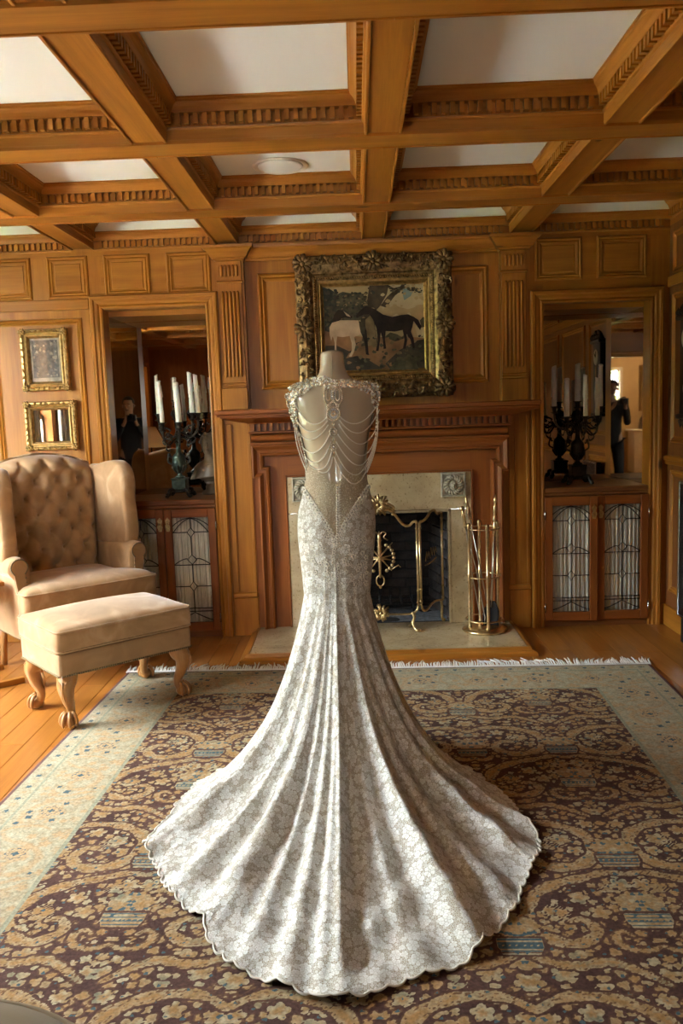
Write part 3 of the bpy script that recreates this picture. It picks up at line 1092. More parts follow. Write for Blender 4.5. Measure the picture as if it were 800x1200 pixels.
# flat side panels of the mantel
for (a, b) in ((-0.868, -0.705), (0.990, 1.130)):
    m = MB()
    m.box(a, b, YB - 0.012, YB, 0.0, 0.26, 'pine_z', 0.003)
    m.box(a - 0.006, b + 0.004, YB - 0.020, YB, 0.262, 0.300, 'pine_x', 0.008)
    m.box(a, a + 0.040, YB - 0.012, YB, 0.30, 1.43, 'pine_z', 0.003)
    m.box(b - 0.022, b, YB - 0.012, YB, 0.30, 1.43, 'pine_z', 0.003)
    m.build('side_panel', FP, True)
# stone surround
SX0, SX1, ST = -0.478, 0.742, 1.069
ys, yb = YB - 0.018, YB + 0.05
for (a, b) in ((SX0, FX0), (FX1, SX1)):
    m = MB()
    m.box(a, b, ys, yb, Z0, FTOP - 0.001, 'stone', 0.003)
    m.build('stone_jamb', FP, True)
m = MB()
m.box(SX0, SX1, ys, yb, FTOP + 0.001, ST, 'stone', 0.003)
m.build('stone_lintel', FP, True)
m = MB()
t = 0.018
for (a, b, c, d) in ((FX0, FX0 + t, Z0, FTOP), (FX1 - t, FX1, Z0, FTOP), (FX0, FX1, FTOP - t, FTOP)):
    m.box(a, b, ys - 0.004, yb, c, d, 'stone', 0.003)
m.build('stone_reveal', FP, True)
m = MB()
for (a, b, c, d) in ((SX0 - 0.012, SX0, Z0, ST + 0.012), (SX1, SX1 + 0.012, Z0, ST + 0.012), (SX0, SX1, ST, ST + 0.012)):
    m.box(a, b, ys - 0.006, yb, c, d, 'red', 0.003)
m.build('stone_edging', FP, True)
# carved corner blocks: recessed square with a foliate mask
for cx in (-0.362, 0.622):
    m = MB()
    cz = 0.985
    m.box(cx - 0.082, cx + 0.082, ys - 0.014, ys, cz - 0.082, cz + 0.082, 'carved', 0.004)
    m.sweep(XZ(ys - 0.014), rect(cx - 0.080, cx + 0.080, cz - 0.080, cz + 0.080), [(0.0, 0.0), (0.0, 0.010), (0.008, 0.012), (0.012, 0.0)], 'carved')
    yy = ys - 0.014
    m.ball((cx, yy - 0.006, cz - 0.004), (0.026, 0.026, 0.034), 'carved', 12, 8)
    m.ball((cx, yy - 0.030, cz - 0.006), (0.007, 0.012, 0.014), 'carved', 8, 6)
    for sx in (-1, 1):
        m.ball((cx + sx * 0.010, yy - 0.026, cz + 0.008), (0.006, 0.006, 0.004), 'carved', 6, 4)
        m.ball((cx + sx * 0.014, yy - 0.022, cz - 0.016), (0.010, 0.008, 0.008), 'carved', 6, 4)
    for k in range(18):
        a = 2 * PI * k / 18 + 0.1
        r = 0.030
        m.tube([(cx + r * math.cos(a), yy - 0.010, cz + r * 1.15 * math.sin(a)), (cx + 1.5 * r * math.cos(a + 0.15), yy - 0.016, cz + 1.6 * r * math.sin(a + 0.15)),
                (cx + 2.1 * r * math.cos(a + 0.3), yy - 0.010, cz + 2.1 * r * math.sin(a + 0.3)), (cx + 2.2 * r * math.cos(a + 0.55), yy - 0.004, cz + 2.2 * r * math.sin(a + 0.55))],
               [0.006, 0.009, 0.007, 0.003], 'carved', 6)
    m.build('carved_block', FP, True)
# firebox of single bricks
m = MB()
m.box(FX0 - 0.02, FX1 + 0.02, 6.06, 6.12, 0.0, 0.95, 'soot')
m.add([(FX0 - 0.012, yb, Z0), (FX0 + 0.10, 6.06, Z0), (FX0 + 0.10, 6.06, 0.95), (FX0 - 0.012, yb, 0.95)], [(0, 1, 2, 3)], 'soot')
m.add([(FX1 + 0.012, yb, Z0), (FX1 - 0.10, 6.06, Z0), (FX1 - 0.10, 6.06, 0.95), (FX1 + 0.012, yb, 0.95)], [(0, 1, 2, 3)], 'soot')
m.box(FX0 - 0.02, FX1 + 0.02, yb, 6.12, 0.88, 0.95, 'soot')
m.box(FX0 - 0.02, FX1 + 0.02, YB, 6.12, 0.0, 0.048, 'soot')
m.build('firebox', FP, True)
bm_ = MB()
bm_.box(-0.097, 0.097, -0.012, 0.012, -0.029, 0.029, 'brick', 0.004)
bme = bm_.mesh('brick')
def brick(x, y, z, rz):
    o = link('brick', bme, FP)
    o.matrix_parent_inverse = WM[FP.name].inverted()
    o.location, o.rotation_euler = (x, y, z), (0, 0, rz)
for r in range(12):
    z = Z0 + 0.034 + r * 0.068
    for k in range(4):
        x = FX0 + 0.20 + k * 0.205 + (0.1 if r % 2 else 0) - 0.05
        if x < FX1 - 0.17:
            brick(x, 6.052, z, 0)
    for k in range(3):
        tt = (0.10 + 0.205 * k + (0.1 if r % 2 else 0)) / 0.53
        if tt < 0.85:
            y = yb + (6.06 - yb) * tt
            an = math.atan2(0.112, 0.51)
            brick(FX0 - 0.012 + 0.112 * tt + 0.004, y, z, PI / 2 - an)
            brick(FX1 + 0.012 - 0.112 * tt - 0.004, y, z, PI / 2 + an)
m = MB()
def ash(u, v):
    return (FX0 + 0.02 + (FX1 - FX0 - 0.04) * u, yb + 0.42 * v, 0.05 + 0.018 * math.sin(u * 9) * math.sin(v * 7) * math.sin(PI * u) + 0.012 * math.sin(PI * u) * math.sin(PI * v))
m.grid(ash, 24, 14, 'ash')
m.build('ash_bed', FP, True)
# grate
m = MB()
for k in range(7):
    x = -0.10 + k * 0.075
    m.tube([(x, 5.70, 0.20), (x, 5.72, 0.14), (x, 5.95, 0.14), (x, 5.97, 0.20)], 0.008, 'iron', 6)
for yy in (5.76, 5.92):
    m.tube([(-0.12, yy, 0.13), (0.38, yy, 0.13)], 0.009, 'iron', 6)
    for xx in (-0.10, 0.36):
        m.tube([(xx, yy, 0.13), (xx, yy, 0.05)], 0.009, 'iron', 6)
m.build('grate', FP, True)
# hearth
m = MB()
HX0, HX1, HY = -0.700, 0.985, 4.885
m.box(HX0, HX1, HY, YB + 0.03, 0.012, Z0, 'stone', 0.004)
m.build('hearth_slab', FP, True)
m = MB()
HP = [(0.0, 0.0), (0.052, 0.0), (0.052, 0.020), (0.044, 0.026), (0.020, 0.032), (0.016, 0.050), (0.0, 0.051)]
m.sweep(ID, [(HX0, YB), (HX0, HY), (HX1, HY), (HX1, YB)], [(-o, z) for (o, z) in HP], 'pine', closed=False)
m.build('hearth_trim', FP, True)

# ------------------------------------------------------------------ folding brass fire screen
S = thing('fire_screen', 'brass three-fold fire screen with wire mesh and torch ornament before the firebox', 'fire screen', (0.120, 5.33, Z0 + 0.0015))
def leafburst(m, c, r, mat, n=9, y=0.0, seed=1):
    q = random.Random(seed)
    for k in range(n + 6):
        a = 2 * PI * k / (n + 6) + q.uniform(-0.15, 0.15)
        d = Vector((math.cos(a), 0, math.sin(a)))
        p = Vector(c)
        e = p + d * r * q.uniform(0.75, 1.1)
        sd = Vector((-d.z, 0, d.x)) * q.choice((-1, 1)) * r * 0.25
        m.tube([p, p + d * r * 0.5 + Vector((0, -0.014, 0)), e + sd * 0.3, e - d * r * 0.2 + sd], [r * 0.10, r * 0.15, r * 0.13, r * 0.05], mat, 6)
    for k in range(n):
        a = 2 * PI * k / n + q.uniform(-0.1, 0.1)
        d = Vector((math.cos(a), 0, math.sin(a)))
        p = Vector(c)
        m.tube([p, p + d * r * 0.45 + Vector((0, -0.010, 0)), p + d * r * 0.62 + Vector((0, -0.012, 0)), p + d * r * 0.72 + Vector((0, -0.002, 0))], [r * 0.12, r * 0.20, r * 0.16, r * 0.06], mat, 6, flat=0.6)
    m.ball((c[0], c[1] - 0.008, c[2]), (r * 0.26, r * 0.2, r * 0.26), mat, 8, 6)
def smooth_path(pts, n=6):
    P = [Vector(p) for p in pts]
    out = []
    for i in range(len(P) - 1):
        p0, p1, p2, p3 = P[max(i - 1, 0)], P[i], P[i + 1], P[min(i + 2, len(P) - 1)]
        for k in range(n):
            t = k / n
            out.append(0.5 * ((2 * p1) + (p2 - p0) * t + (2 * p0 - 5 * p1 + 4 * p2 - p3) * t * t + (3 * p1 - p0 - 3 * p2 + p3) * t ** 3))
    out.append(P[-1])
    return out
hw = 0.245
top = [(-hw, 0, 0.70), (-hw + 0.005, 0, 0.715), (-hw + 0.025, 0, 0.712), (-hw + 0.05, 0, 0.690), (-hw + 0.09, 0, 0.700), (-0.105, 0, 0.765), (-0.06, 0, 0.805), (0, 0, 0.818)]
top = top + [(-x, y, z) for (x, y, z) in reversed(top[:-1])]
bot = [(-hw, 0, 0.16), (-hw + 0.012, 0, 0.128), (-hw + 0.05, 0, 0.108), (-0.10, 0, 0.105), (0, 0, 0.112)]
bot = bot + [(-x, y, z) for (x, y, z) in reversed(bot[:-1])]
def screen_panel(name, T, top, bot, xa, xb):
    f = MB()
    f.T = T
    f.tube(smooth_path(top), 0.0085, 'antique', 8)
    f.tube(smooth_path(bot), 0.0075, 'antique', 8)
    for (xx, a, b) in ((xa, bot[0][2], top[0][2]), (xb, bot[-1][2], top[-1][2])):
        f.tube([(xx, 0, a), (xx, 0, b)], 0.0085, 'brass', 8)
        for zz in (a + 0.02, b - 0.03, b - 0.12, a + 0.10):
            f.ball((xx, 0, zz), (0.012, 0.012, 0.008), 'antique', 8, 5)
    fr = f.build(name, S)
    w = MB()
    w.T = T
    tp, bp = smooth_path(top), smooth_path(bot)
    k = max(len(tp), len(bp))
    def fn(u, v):
        a = tp[min(int(u * (len(tp) - 1)), len(tp) - 1)]
        b = bp[min(int(u * (len(bp) - 1)), len(bp) - 1)]
        p = b.lerp(a, v)
        return (p.x, 0.003, p.z)
    w.grid(fn, 40, 2, 'wire', smooth=False)
    w.build('wire_mesh', fr)
    return fr
FRM = screen_panel('centre_frame', Matrix.Identity(4), top, bot, -hw, hw)
wt = [(0.0, 0, 0.70), (0.012, 0, 0.712), (0.045, 0, 0.715), (0.085, 0, 0.735), (0.125, 0, 0.768), (0.165, 0, 0.772), (0.185, 0, 0.752), (0.205, 0, 0.742), (0.235, 0, 0.755), (0.245, 0, 0.740)]
wb = [(0.0, 0, 0.17), (0.02, 0, 0.125), (0.06, 0, 0.118), (0.12, 0, 0.150), (0.18, 0, 0.158), (0.245, 0, 0.150)]
for sg in (1, -1):
    ang = math.radians(49)
    if sg > 0:
        Tm = Matrix.Translation((hw + 0.018, 0, 0)) @ Matrix.Rotation(ang, 4, 'Z')
    else:
        Tm = Matrix.Translation((-hw - 0.018, 0, 0)) @ Matrix.Rotation(PI - ang, 4, 'Z')
    fr = screen_panel('wing_frame', Tm, wt, wb, 0.0, 0.245)
    o = MB()
    o.T = Tm
    s2 = -1 if sg > 0 else 1
    pts = [(0.05 + 0.0125 * k, 0.006 * s2, 0.445 + (0.050 + 0.008 * (k % 3) if k % 2 else 0.004 * (k % 4)) + 0.0035 * k) for k in range(11)]  # gilt strokes imitate a gold reflection in the wire mesh
    o.tube(pts, 0.003, 'gilt', 6)
    o.tube(smooth_path([(0.045, 0.006 * s2, 0.42), (0.10, 0.006 * s2, 0.428), (0.17, 0.006 * s2, 0.455)]), 0.004, 'gilt', 6)
    o.build('reflection_strokes', fr)
    o = MB()
    o.T = Tm
    o.tube(smooth_path([(0.225, 0, 0.15), (0.232, 0, 0.10), (0.228, 0, 0.05), (0.235, 0, 0.02), (0.255, 0, 0.006)]), 0.009, 'antique', 8)
    o.ball((0.25, 0, 0.012), (0.018, 0.012, 0.012), 'antique', 8, 6)
    o.build('foot', S)
m = MB()
leafburst(m, (0, -0.006, 0.830), 0.072, 'antique', 11, seed=3)
for sg in (-1, 1):
    for k in range(3):
        m.tube(smooth_path([(sg * 0.02, -0.008, 0.815 - 0.012 * k), (sg * 0.06, -0.018, 0.838 - 0.02 * k), (sg * 0.10, -0.012, 0.815 - 0.02 * k), (sg * 0.085, -0.006, 0.795 - 0.015 * k)], 4), 0.0075, 'antique', 6)
m.build('crest', S)
m = MB()
leafburst(m, (0, -0.006, 0.118), 0.058, 'antique', 10, seed=4)
m.build('rosette', S)
for sg in (-1, 1):
    m = MB()
    m.tube(smooth_path([(sg * 0.205, 0, 0.118), (sg * 0.215, -0.008, 0.085), (sg * 0.205, -0.022, 0.05), (sg * 0.215, -0.045, 0.022), (sg * 0.235, -0.062, 0.010)]), [0.012] * 6 + [0.009] * 12 + [0.011] * 7, 'antique', 8)
    m.ball((sg * 0.235, -0.062, 0.012), (0.020, 0.018, 0.012), 'antique', 8, 6)
    m.tube([(sg * 0.205, 0.0, 0.06), (sg * 0.19, 0.05, 0.010), (sg * 0.185, 0.075, 0.008)], 0.008, 'antique', 8)
    m.build('foot', S)
# torch and arrows ornament
m = MB()
y = -0.010
m.tube([(0, y, 0.355), (0, y, 0.44), (0, y, 0.53), (0, y, 0.62), (0, y, 0.66)], [0.007, 0.010, 0.013, 0.011, 0.004], 'brass', 8)
for zz in (0.47, 0.53, 0.56, 0.60):
    m.ball((0, y, zz), (0.017, 0.014, 0.006), 'brass', 8, 5)
for (a, b) in (((-0.085, 0.585), (0.075, 0.400)), ((0.085, 0.585), (-0.075, 0.400)), ((-0.075, 0.470), (0.075, 0.500)), ((0.075, 0.470), (-0.075, 0.500))):
    m.tube([(a[0], y, a[1]), (0, y - 0.006, (a[1] + b[1]) / 2), (b[0], y, b[1])], [0.003, 0.007, 0.003], 'brass', 6)
for sg in (-1, 1):
    m.tube(smooth_path([(0, y, 0.625), (sg * 0.02, y, 0.655), (sg * 0.045, y, 0.645), (sg * 0.03, y, 0.622), (sg * 0.055, y, 0.600)]), 0.0045, 'brass', 6)
    for k in range(9):
        a = math.radians(-62 + 15.5 * k)
        c = (sg * 0.092 * math.cos(a), y, 0.485 + 0.095 * math.sin(a))
        m.ball(c, (0.013, 0.008, 0.012), 'brass', 7, 5)
    m.tube([(sg * 0.07, y, 0.405), (sg * 0.12, y, 0.435), (sg * 0.135, y, 0.42)], 0.004, 'brass', 6)
m.tube([(0.026 * math.cos(a), y, 0.335 + 0.036 * math.sin(a)) for a in np.linspace(0, 2 * PI, 20, endpoint=False)], 0.005, 'brass', 6, closed=True)
m.ball((0, y, 0.292), 0.010, 'brass', 8, 6)
m.build('torch_ornament', S)

# ------------------------------------------------------------------ fire tools
TC = (0.785, 5.275, Z0 + 0.0015)
TS = thing('tool_stand', 'round brass fireplace tool stand with four columns on the hearth', 'tool stand', TC)
m = MB()
m.lathe([(0.0, 0.0), (0.140, 0.0), (0.146, 0.006), (0.142, 0.014), (0.130, 0.020), (0.118, 0.022), (0.114, 0.030), (0.104, 0.034), (0.06, 0.028), (0.0, 0.026)], 'brass', 40)
m.build('base', TS)
angs = [math.radians(a) for a in (205, 275, 25, 95)]
R0 = 0.108
for a in angs:
    x, yv = R0 * math.cos(a), R0 * math.sin(a)
    m = MB()
    m.lathe([(0.010, 0.028), (0.014, 0.034), (0.011, 0.045), (0.011, 0.33), (0.016, 0.338), (0.011, 0.346), (0.017, 0.356), (0.011, 0.366), (0.016, 0.374), (0.011, 0.382), (0.011, 0.665), (0.015, 0.672),
             (0.012, 0.682), (0.015, 0.692), (0.010, 0.705), (0.0, 0.71)], 'brass', 12, (x, yv, 0))
    m.build('column', TS)
for zz, rr in ((0.075, 0.118), (0.357, 0.106), (0.668, 0.106)):
    m = MB()
    m.tube([(rr * math.cos(a), rr * math.sin(a), zz) for a in np.linspace(0, 2 * PI, 36, endpoint=False)], 0.0045, 'brass', 6, closed=True)
    m.build('ring_rail', TS)
def tool(name, label, foot, head, make):
    A, B = Vector(foot), Vector(head)
    t = thing(name, label, 'fire tool', tuple(A))
    d = B - A
    make(t, d)
    return t
def handle(t, d, r=0.011):
    m = MB()
    L = d.length
    u = d.normalized()
    q = u.to_track_quat('Z', 'Y').to_matrix()
    prof = [(0.004, L - 0.13), (r, L - 0.12), (r * 0.8, L - 0.105), (r * 1.25, L - 0.08), (r, L - 0.05), (r * 0.6, L - 0.035), (r * 1.3, L - 0.018), (r * 0.9, L - 0.002), (r * 0.45, L + 0.012), (0.0, L + 0.03)]
    m.lathe(prof, 'brass', 10, (0, 0, 0), q)
    m.build('handle', t)
    m = MB()
    m.tube([u * 0.12, u * (L - 0.12)], 0.005, 'steel', 8)
    m.build('shaft', t)
    return u
def mk_poker(t, d):
    u = handle(t, d)
    m = MB()
    m.tube([(0, 0, 0), u * 0.13], [0.003, 0.007], 'iron', 8)
    m.tube(smooth_path([u * 0.06, u * 0.06 + Vector((0.02, 0, -0.005)), u * 0.03 + Vector((0.03, 0, 0))], 3), 0.0045, 'iron', 6)
    m.build('hook', t)
def mk_shovel(t, d):
    u = handle(t, d)
    m = MB()
    def fn(a, b):
        w = 0.052 * (1 - 0.55 * max(0, b - 0.62) / 0.38)
        return Vector(((a - 0.5) * 2 * w, 0.014 * math.cos((a - 0.5) * PI), 0.0)) + u * (0.16 * b)
    m.grid(fn, 9, 8, 'iron')
    o = m.build('pan', t)
    s = o.modifiers.new('thick', 'SOLIDIFY')
    s.thickness = 0.003
def mk_brush(t, d):
    u = handle(t, d)
    m = MB()
    for k in range(46):
        a = k * 2.4
        r = 0.026 * math.sqrt((k + 0.5) / 46)
        o = Vector((r * math.cos(a), r * math.sin(a), 0))
        m.tube([u * 0.12 + o * 0.5, u * 0.06 + o, o * 1.45], [0.004, 0.004, 0.002], 'bristle', 5)
    m.build('bristles', t)
    m = MB()
    m.lathe([(0.006, 0.105), (0.020, 0.11), (0.021, 0.13), (0.008, 0.15)], 'brass', 10, (0, 0, 0), u.to_track_quat('Z', 'Y').to_matrix())
    m.build('ferrule', t)
def mk_tongs(t, d):
    u = d.normalized()
    L = d.length
    q = u.to_track_quat('Z', 'Y').to_matrix()
    m = MB()
    m.ball(tuple(u * L), 0.017, 'brass', 10, 8)
    m.lathe([(0.006, L - 0.13), (0.013, L - 0.11), (0.009, L - 0.08), (0.013, L - 0.05), (0.008, L - 0.02), (0.0, L)], 'brass', 10, (0, 0, 0), q)
    m.build('handle', t)
    for sg in (-1, 1):
        m = MB()
        s = Vector((sg * 0.016, 0, 0))
        m.tube([u * (L - 0.13), u * (L * 0.5) + s, u * 0.06 + s * 0.9, Vector((sg * 0.003, 0, 0))], [0.006, 0.009, 0.008, 0.004], 'steel', 6, flat=0.45)
        m.build('arm', t)
tx, ty, tz = TC
tool('tongs', 'steel tongs with ball-topped brass handle leaning left in the stand', (tx - 0.005, ty - 0.03, tz + 0.034), (tx - 0.135, ty - 0.02, tz + 0.80), mk_tongs)
tool('poker', 'thin poker with a pointed brass finial at the back left of the stand', (tx + 0.05, ty + 0.03, tz + 0.034), (tx - 0.100, ty + 0.035, tz + 0.845), mk_poker)
tool('shovel', 'black fire shovel with brass handle standing upright in the stand', (tx + 0.035, ty - 0.03, tz + 0.034), (tx + 0.078, ty + 0.01, tz + 0.74), mk_shovel)
tool('hearth_brush', 'hearth brush with tan bristles and tall brass handle at right', (tx + 0.045, ty + 0.055, tz + 0.038), (tx + 0.088, ty + 0.045, tz + 0.85), mk_brush)

# ------------------------------------------------------------------ the framed horse painting
PC = thing('painting', 'large oil painting of two horses in an ornate carved gilt frame', 'painting', (0.132, 5.555, 1.56))
PY = YB + 0.058
FO = (-0.372, 0.640, 1.572, 2.490)
CV = (-0.200, 0.466, 1.748, 2.302)
m = MB()
FPROF = [(0.0, 0.0), (0.0, 0.045), (0.010, 0.062), (0.030, 0.070), (0.060, 0.078), (0.095, 0.066), (0.115, 0.050), (0.122, 0.052), (0.128, 0.046), (0.140, 0.040), (0.146, 0.044), (0.156, 0.036), (0.168, 0.026), (0.178, 0.012)]
m.sweep(XZ(PY), rect(*FO), FPROF, 'giltdark')
FR = m.build('frame', PC, True)
m = MB()
m.sweep(XZ(PY), rect(CV[0] - 0.034, CV[1] + 0.034, CV[2] - 0.034, CV[3] + 0.034), [(0.0, 0.030), (0.003, 0.044), (0.016, 0.038), (0.022, 0.040), (0.034, 0.020), (0.042, 0.014)], 'gilt')
m.build('slip', PC, True)
m = MB()
q = random.Random(11)
def scroll(m, cx, cz, r, a0, sg, d, mat):
    pts, rad = [], []
    for k in range(13):
        t = k / 12
        a = a0 + sg * t * 4.6
        rr = r * (1 - 0.78 * t)
        pts.append((cx + rr * math.cos(a), PY - d - 0.012 * math.sin(PI * t), cz + rr * math.sin(a)))
        rad.append(r * (0.10 + 0.20 * math.sin(PI * min(1, t * 1.15))))
    m.tube(pts, rad, mat, 6)
x0, x1, z0, z1 = FO
per = []
n = 17
for k in range(n):
    u = (k + 0.5) / n
    per.append((x0 + (x1 - x0) * u, z1 - 0.052, 0))
    per.append((x0 + (x1 - x0) * u, z0 + 0.052, 0))
for k in range(15):
    u = (k + 0.5) / 15
    per.append((x0 + 0.052, z0 + (z1 - z0) * u, 1))
    per.append((x1 - 0.052, z0 + (z1 - z0) * u, 1))
for (cx, cz, o) in per:
    for rep in range(3):
        off = q.uniform(-0.036, 0.036)
        al = q.uniform(-0.022, 0.022)
        px, pz = (cx + al, cz + off) if o == 0 else (cx + off, cz + al)
        scroll(m, px, pz, q.uniform(0.015, 0.027), q.uniform(0, 2 * PI), q.choice((-1, 1)), 0.070, 'giltdark')
    for rep in range(3):
        off, al = q.uniform(-0.045, 0.045), q.uniform(-0.03, 0.03)
        px, pz = (cx + al, cz + off) if o == 0 else (cx + off, cz + al)
        a = q.uniform(0, 2 * PI)
        ln = q.uniform(0.014, 0.024)
        dx, dz = math.cos(a) * ln, math.sin(a) * ln
        m.tube([(px - dx, PY - 0.064, pz - dz), (px, PY - 0.088, pz), (px + dx, PY - 0.066, pz + dz)], [0.003, 0.009, 0.002], 'giltdark', 5)
m.build('carved_scrolls', FR, True)
for (cx, cz) in ((x0 + 0.055, z0 + 0.055), (x1 - 0.055, z0 + 0.055), (x0 + 0.055, z1 - 0.055), (x1 - 0.055, z1 - 0.055), ((x0 + x1) / 2, z1 - 0.05), ((x0 + x1) / 2, z0 + 0.05), (x0 + 0.05, (z0 + z1) / 2), (x1 - 0.05, (z0 + z1) / 2)):
    m = MB()
    for k in range(9):
        a = 2 * PI * k / 9
        r = 0.062
        m.tube([(cx, PY - 0.075, cz), (cx + 0.5 * r * math.cos(a), PY - 0.098, cz + 0.5 * r * math.sin(a)), (cx + 0.9 * r * math.cos(a), PY - 0.092, cz + 0.9 * r * math.sin(a)), (cx + r * math.cos(a + 0.2), PY - 0.072, cz + r * math.sin(a + 0.2))],
               [0.006, 0.015, 0.014, 0.004], 'giltdark', 6)
    m.ball((cx, PY - 0.094, cz), (0.018, 0.016, 0.018), 'giltdark', 10, 6)
    m.build('carved_rosette', FR, True)
m = MB()
k = 0
for (a, b, c, d) in ((CV[0] - 0.05, CV[1] + 0.05, CV[2] - 0.046, 0), (CV[0] - 0.05, CV[1] + 0.05, CV[3] + 0.046, 0), (CV[2] - 0.05, CV[3] + 0.05, CV[0] - 0.046, 1), (CV[2] - 0.05, CV[3] + 0.05, CV[1] + 0.046, 1)):
    t = a
    while t < b:
        p = (t, PY - 0.046, c) if d == 0 else (c, PY - 0.046, t)
        m.ball(p, (0.006, 0.006, 0.006), 'gilt', 6, 4)
        t += 0.0155
m.build('bead_molding', FR, True, kind='stuff')
# canvas painted with a landscape and two horses
def paint_mat(name, col, rough=0.6, n=0.35, sc=9):
    MT[name] = plain(name, col, rough, noise=n, nscale=sc, Specular_IOR_Level=0.2)
paint_mat('paint_sky', (0.40, 0.29, 0.15), n=0.22, sc=6)
paint_mat('paint_cloud', (0.46, 0.36, 0.22), n=0.2, sc=8)
paint_mat('paint_blue', (0.19, 0.24, 0.23), n=0.25, sc=8)
paint_mat('paint_wood', (0.075, 0.065, 0.038), n=0.6, sc=22)
paint_mat('paint_woods', (0.035, 0.036, 0.028), n=0.6, sc=22)
paint_mat('paint_trunk', (0.060, 0.042, 0.025), n=0.5, sc=16)
paint_mat('paint_bark', (0.20, 0.135, 0.07), n=0.4, sc=14)
paint_mat('paint_earth', (0.24, 0.125, 0.06), n=0.4, sc=9)
paint_mat('paint_shade', (0.055, 0.042, 0.030), n=0.5, sc=12)
paint_mat('paint_pale', (0.50, 0.36, 0.25), n=0.25, sc=11)
paint_mat('paint_dark', (0.022, 0.013, 0.010), n=0.5, sc=12)
m = MB()
m.box(CV[0], CV[1], PY - 0.012, PY - 0.004, CV[2], CV[3], 'paint_sky')
CAN = m.build('canvas', PC, True)
def cvp(x, z):
    x, z = min(max(x, 185), 635), min(max(z, 205), 590)
    return (CV[0] + (CV[1] - CV[0]) * (x - 185) / 450, CV[2] + (CV[3] - CV[2]) * (590 - z) / 385)
LAY = [0.0124]
def stroke(pts, mat, mb):
    mb.prism([cvp(*p) for p in reversed(pts)], lambda u, v, d: (u, PY - d, v), LAY[0] - 0.0006, LAY[0], mat)
    LAY[0] += 0.00025
m = MB()
stroke([(430, 205), (635, 205), (635, 300), (560, 320), (500, 300), (450, 320)], 'paint_cloud', m)
stroke([(535, 232), (560, 225), (585, 240), (575, 262), (545, 280)], 'paint_blue', m)
stroke([(185, 225), (215, 215), (245, 235), (255, 260), (250, 330), (240, 400), (185, 430)], 'paint_woods', m)
stroke([(245, 245), (275, 232), (310, 240), (330, 235), (365, 245), (380, 280), (380, 340), (340, 365), (250, 375)], 'paint_wood', m)
stroke([(185, 400), (240, 420), (300, 430), (420, 440), (540, 440), (635, 452), (635, 590), (185, 590)], 'paint_earth', m)
stroke([(185, 470), (240, 470), (300, 500), (280, 530), (330, 520), (380, 540), (440, 580), (430, 590), (185, 590)], 'paint_shade', m)
stroke([(455, 560), (520, 500), (600, 460), (635, 455), (635, 590), (480, 590)], 'paint_shade', m)
stroke([(350, 360), (372, 330), (385, 260), (395, 205), (480, 205), (470, 250), (440, 300), (410, 330), (415, 400), (425, 470), (350, 478), (360, 420)], 'paint_trunk', m)
stroke([(372, 360), (395, 340), (408, 360), (418, 440), (420, 475), (368, 478)], 'paint_bark', m)
stroke([(440, 300), (470, 262), (495, 240), (520, 228), (540, 205), (552, 207), (540, 232), (505, 258), (480, 290), (470, 312)], 'paint_trunk', m)
stroke([(560, 228), (590, 222), (612, 232), (600, 242), (570, 240)], 'paint_trunk', m)
stroke([(455, 205), (470, 205), (500, 225), (530, 218), (528, 226), (498, 236)], 'paint_trunk', m)
stroke([(455, 440), (480, 420), (510, 430), (540, 450), (500, 462)], 'paint_wood', m)
stroke([(590, 400), (615, 365), (635, 355), (635, 450), (600, 445)], 'paint_cloud', m)
stroke([(612, 372), (626, 356), (635, 360), (635, 400), (618, 405)], 'paint_wood', m)
_q = random.Random(6)
def dabs(n, x0, x1, y0, y1, r0, r1, mats):
    for _ in range(n):
        cx, cy, r = _q.uniform(x0, x1), _q.uniform(y0, y1), _q.uniform(r0, r1)
        a0 = _q.uniform(0, 6)
        pts = [(cx + r * _q.uniform(0.6, 1.3) * math.cos(a0 + 2 * PI * k / 6), cy + 0.7 * r * _q.uniform(0.6, 1.3) * math.sin(a0 + 2 * PI * k / 6)) for k in range(6)]
        m.prism([cvp(*p) for p in reversed(pts)], lambda u, v, d: (u, PY - d, v), LAY[0] - 0.0004, LAY[0], _q.choice(mats))
        LAY[0] += 0.00001
dabs(70, 190, 255, 215, 400, 5, 13, ('paint_woods', 'paint_wood', 'paint_shade'))
dabs(80, 250, 380, 235, 350, 4, 11, ('paint_wood', 'paint_woods', 'paint_bark', 'paint_shade'))
dabs(40, 480, 630, 210, 250, 3, 9, ('paint_wood', 'paint_woods', 'paint_sky'))
dabs(40, 360, 420, 215, 470, 4, 9, ('paint_trunk', 'paint_bark', 'paint_woods'))
dabs(60, 190, 630, 440, 585, 5, 13, ('paint_earth', 'paint_shade', 'paint_wood', 'paint_bark'))
dabs(40, 430, 630, 490, 585, 4, 10, ('paint_shade', 'paint_wood', 'paint_woods'))
dabs(30, 450, 630, 250, 350, 6, 14, ('paint_cloud', 'paint_sky'))
# pale horse
stroke([(350, 375), (368, 385), (376, 410), (379, 460), (382, 516), (370, 516), (366, 460), (352, 420)], 'paint_dark', m)
stroke([(212, 388), (225, 368), (250, 358), (300, 360), (340, 362), (358, 372), (365, 400), (350, 425), (328, 432), (320, 436), (326, 470), (318, 500), (306, 522), (294, 522), (308, 495), (308, 462), (300, 430), (270, 434), (245, 430), (240, 460), (240, 498), (231, 498), (233, 460), (226, 428), (218, 450), (212, 420)], 'paint_pale', m)
stroke([(342, 364), (360, 372), (370, 398), (366, 425), (350, 420), (346, 395)], 'paint_trunk', m)
stroke([(226, 368), (234, 335), (252, 312), (272, 314), (298, 334), (316, 344), (310, 352), (282, 346), (266, 352), (258, 360)], 'paint_dark', m)
stroke([(276, 318), (300, 336), (308, 346), (290, 340)], 'paint_pale', m)
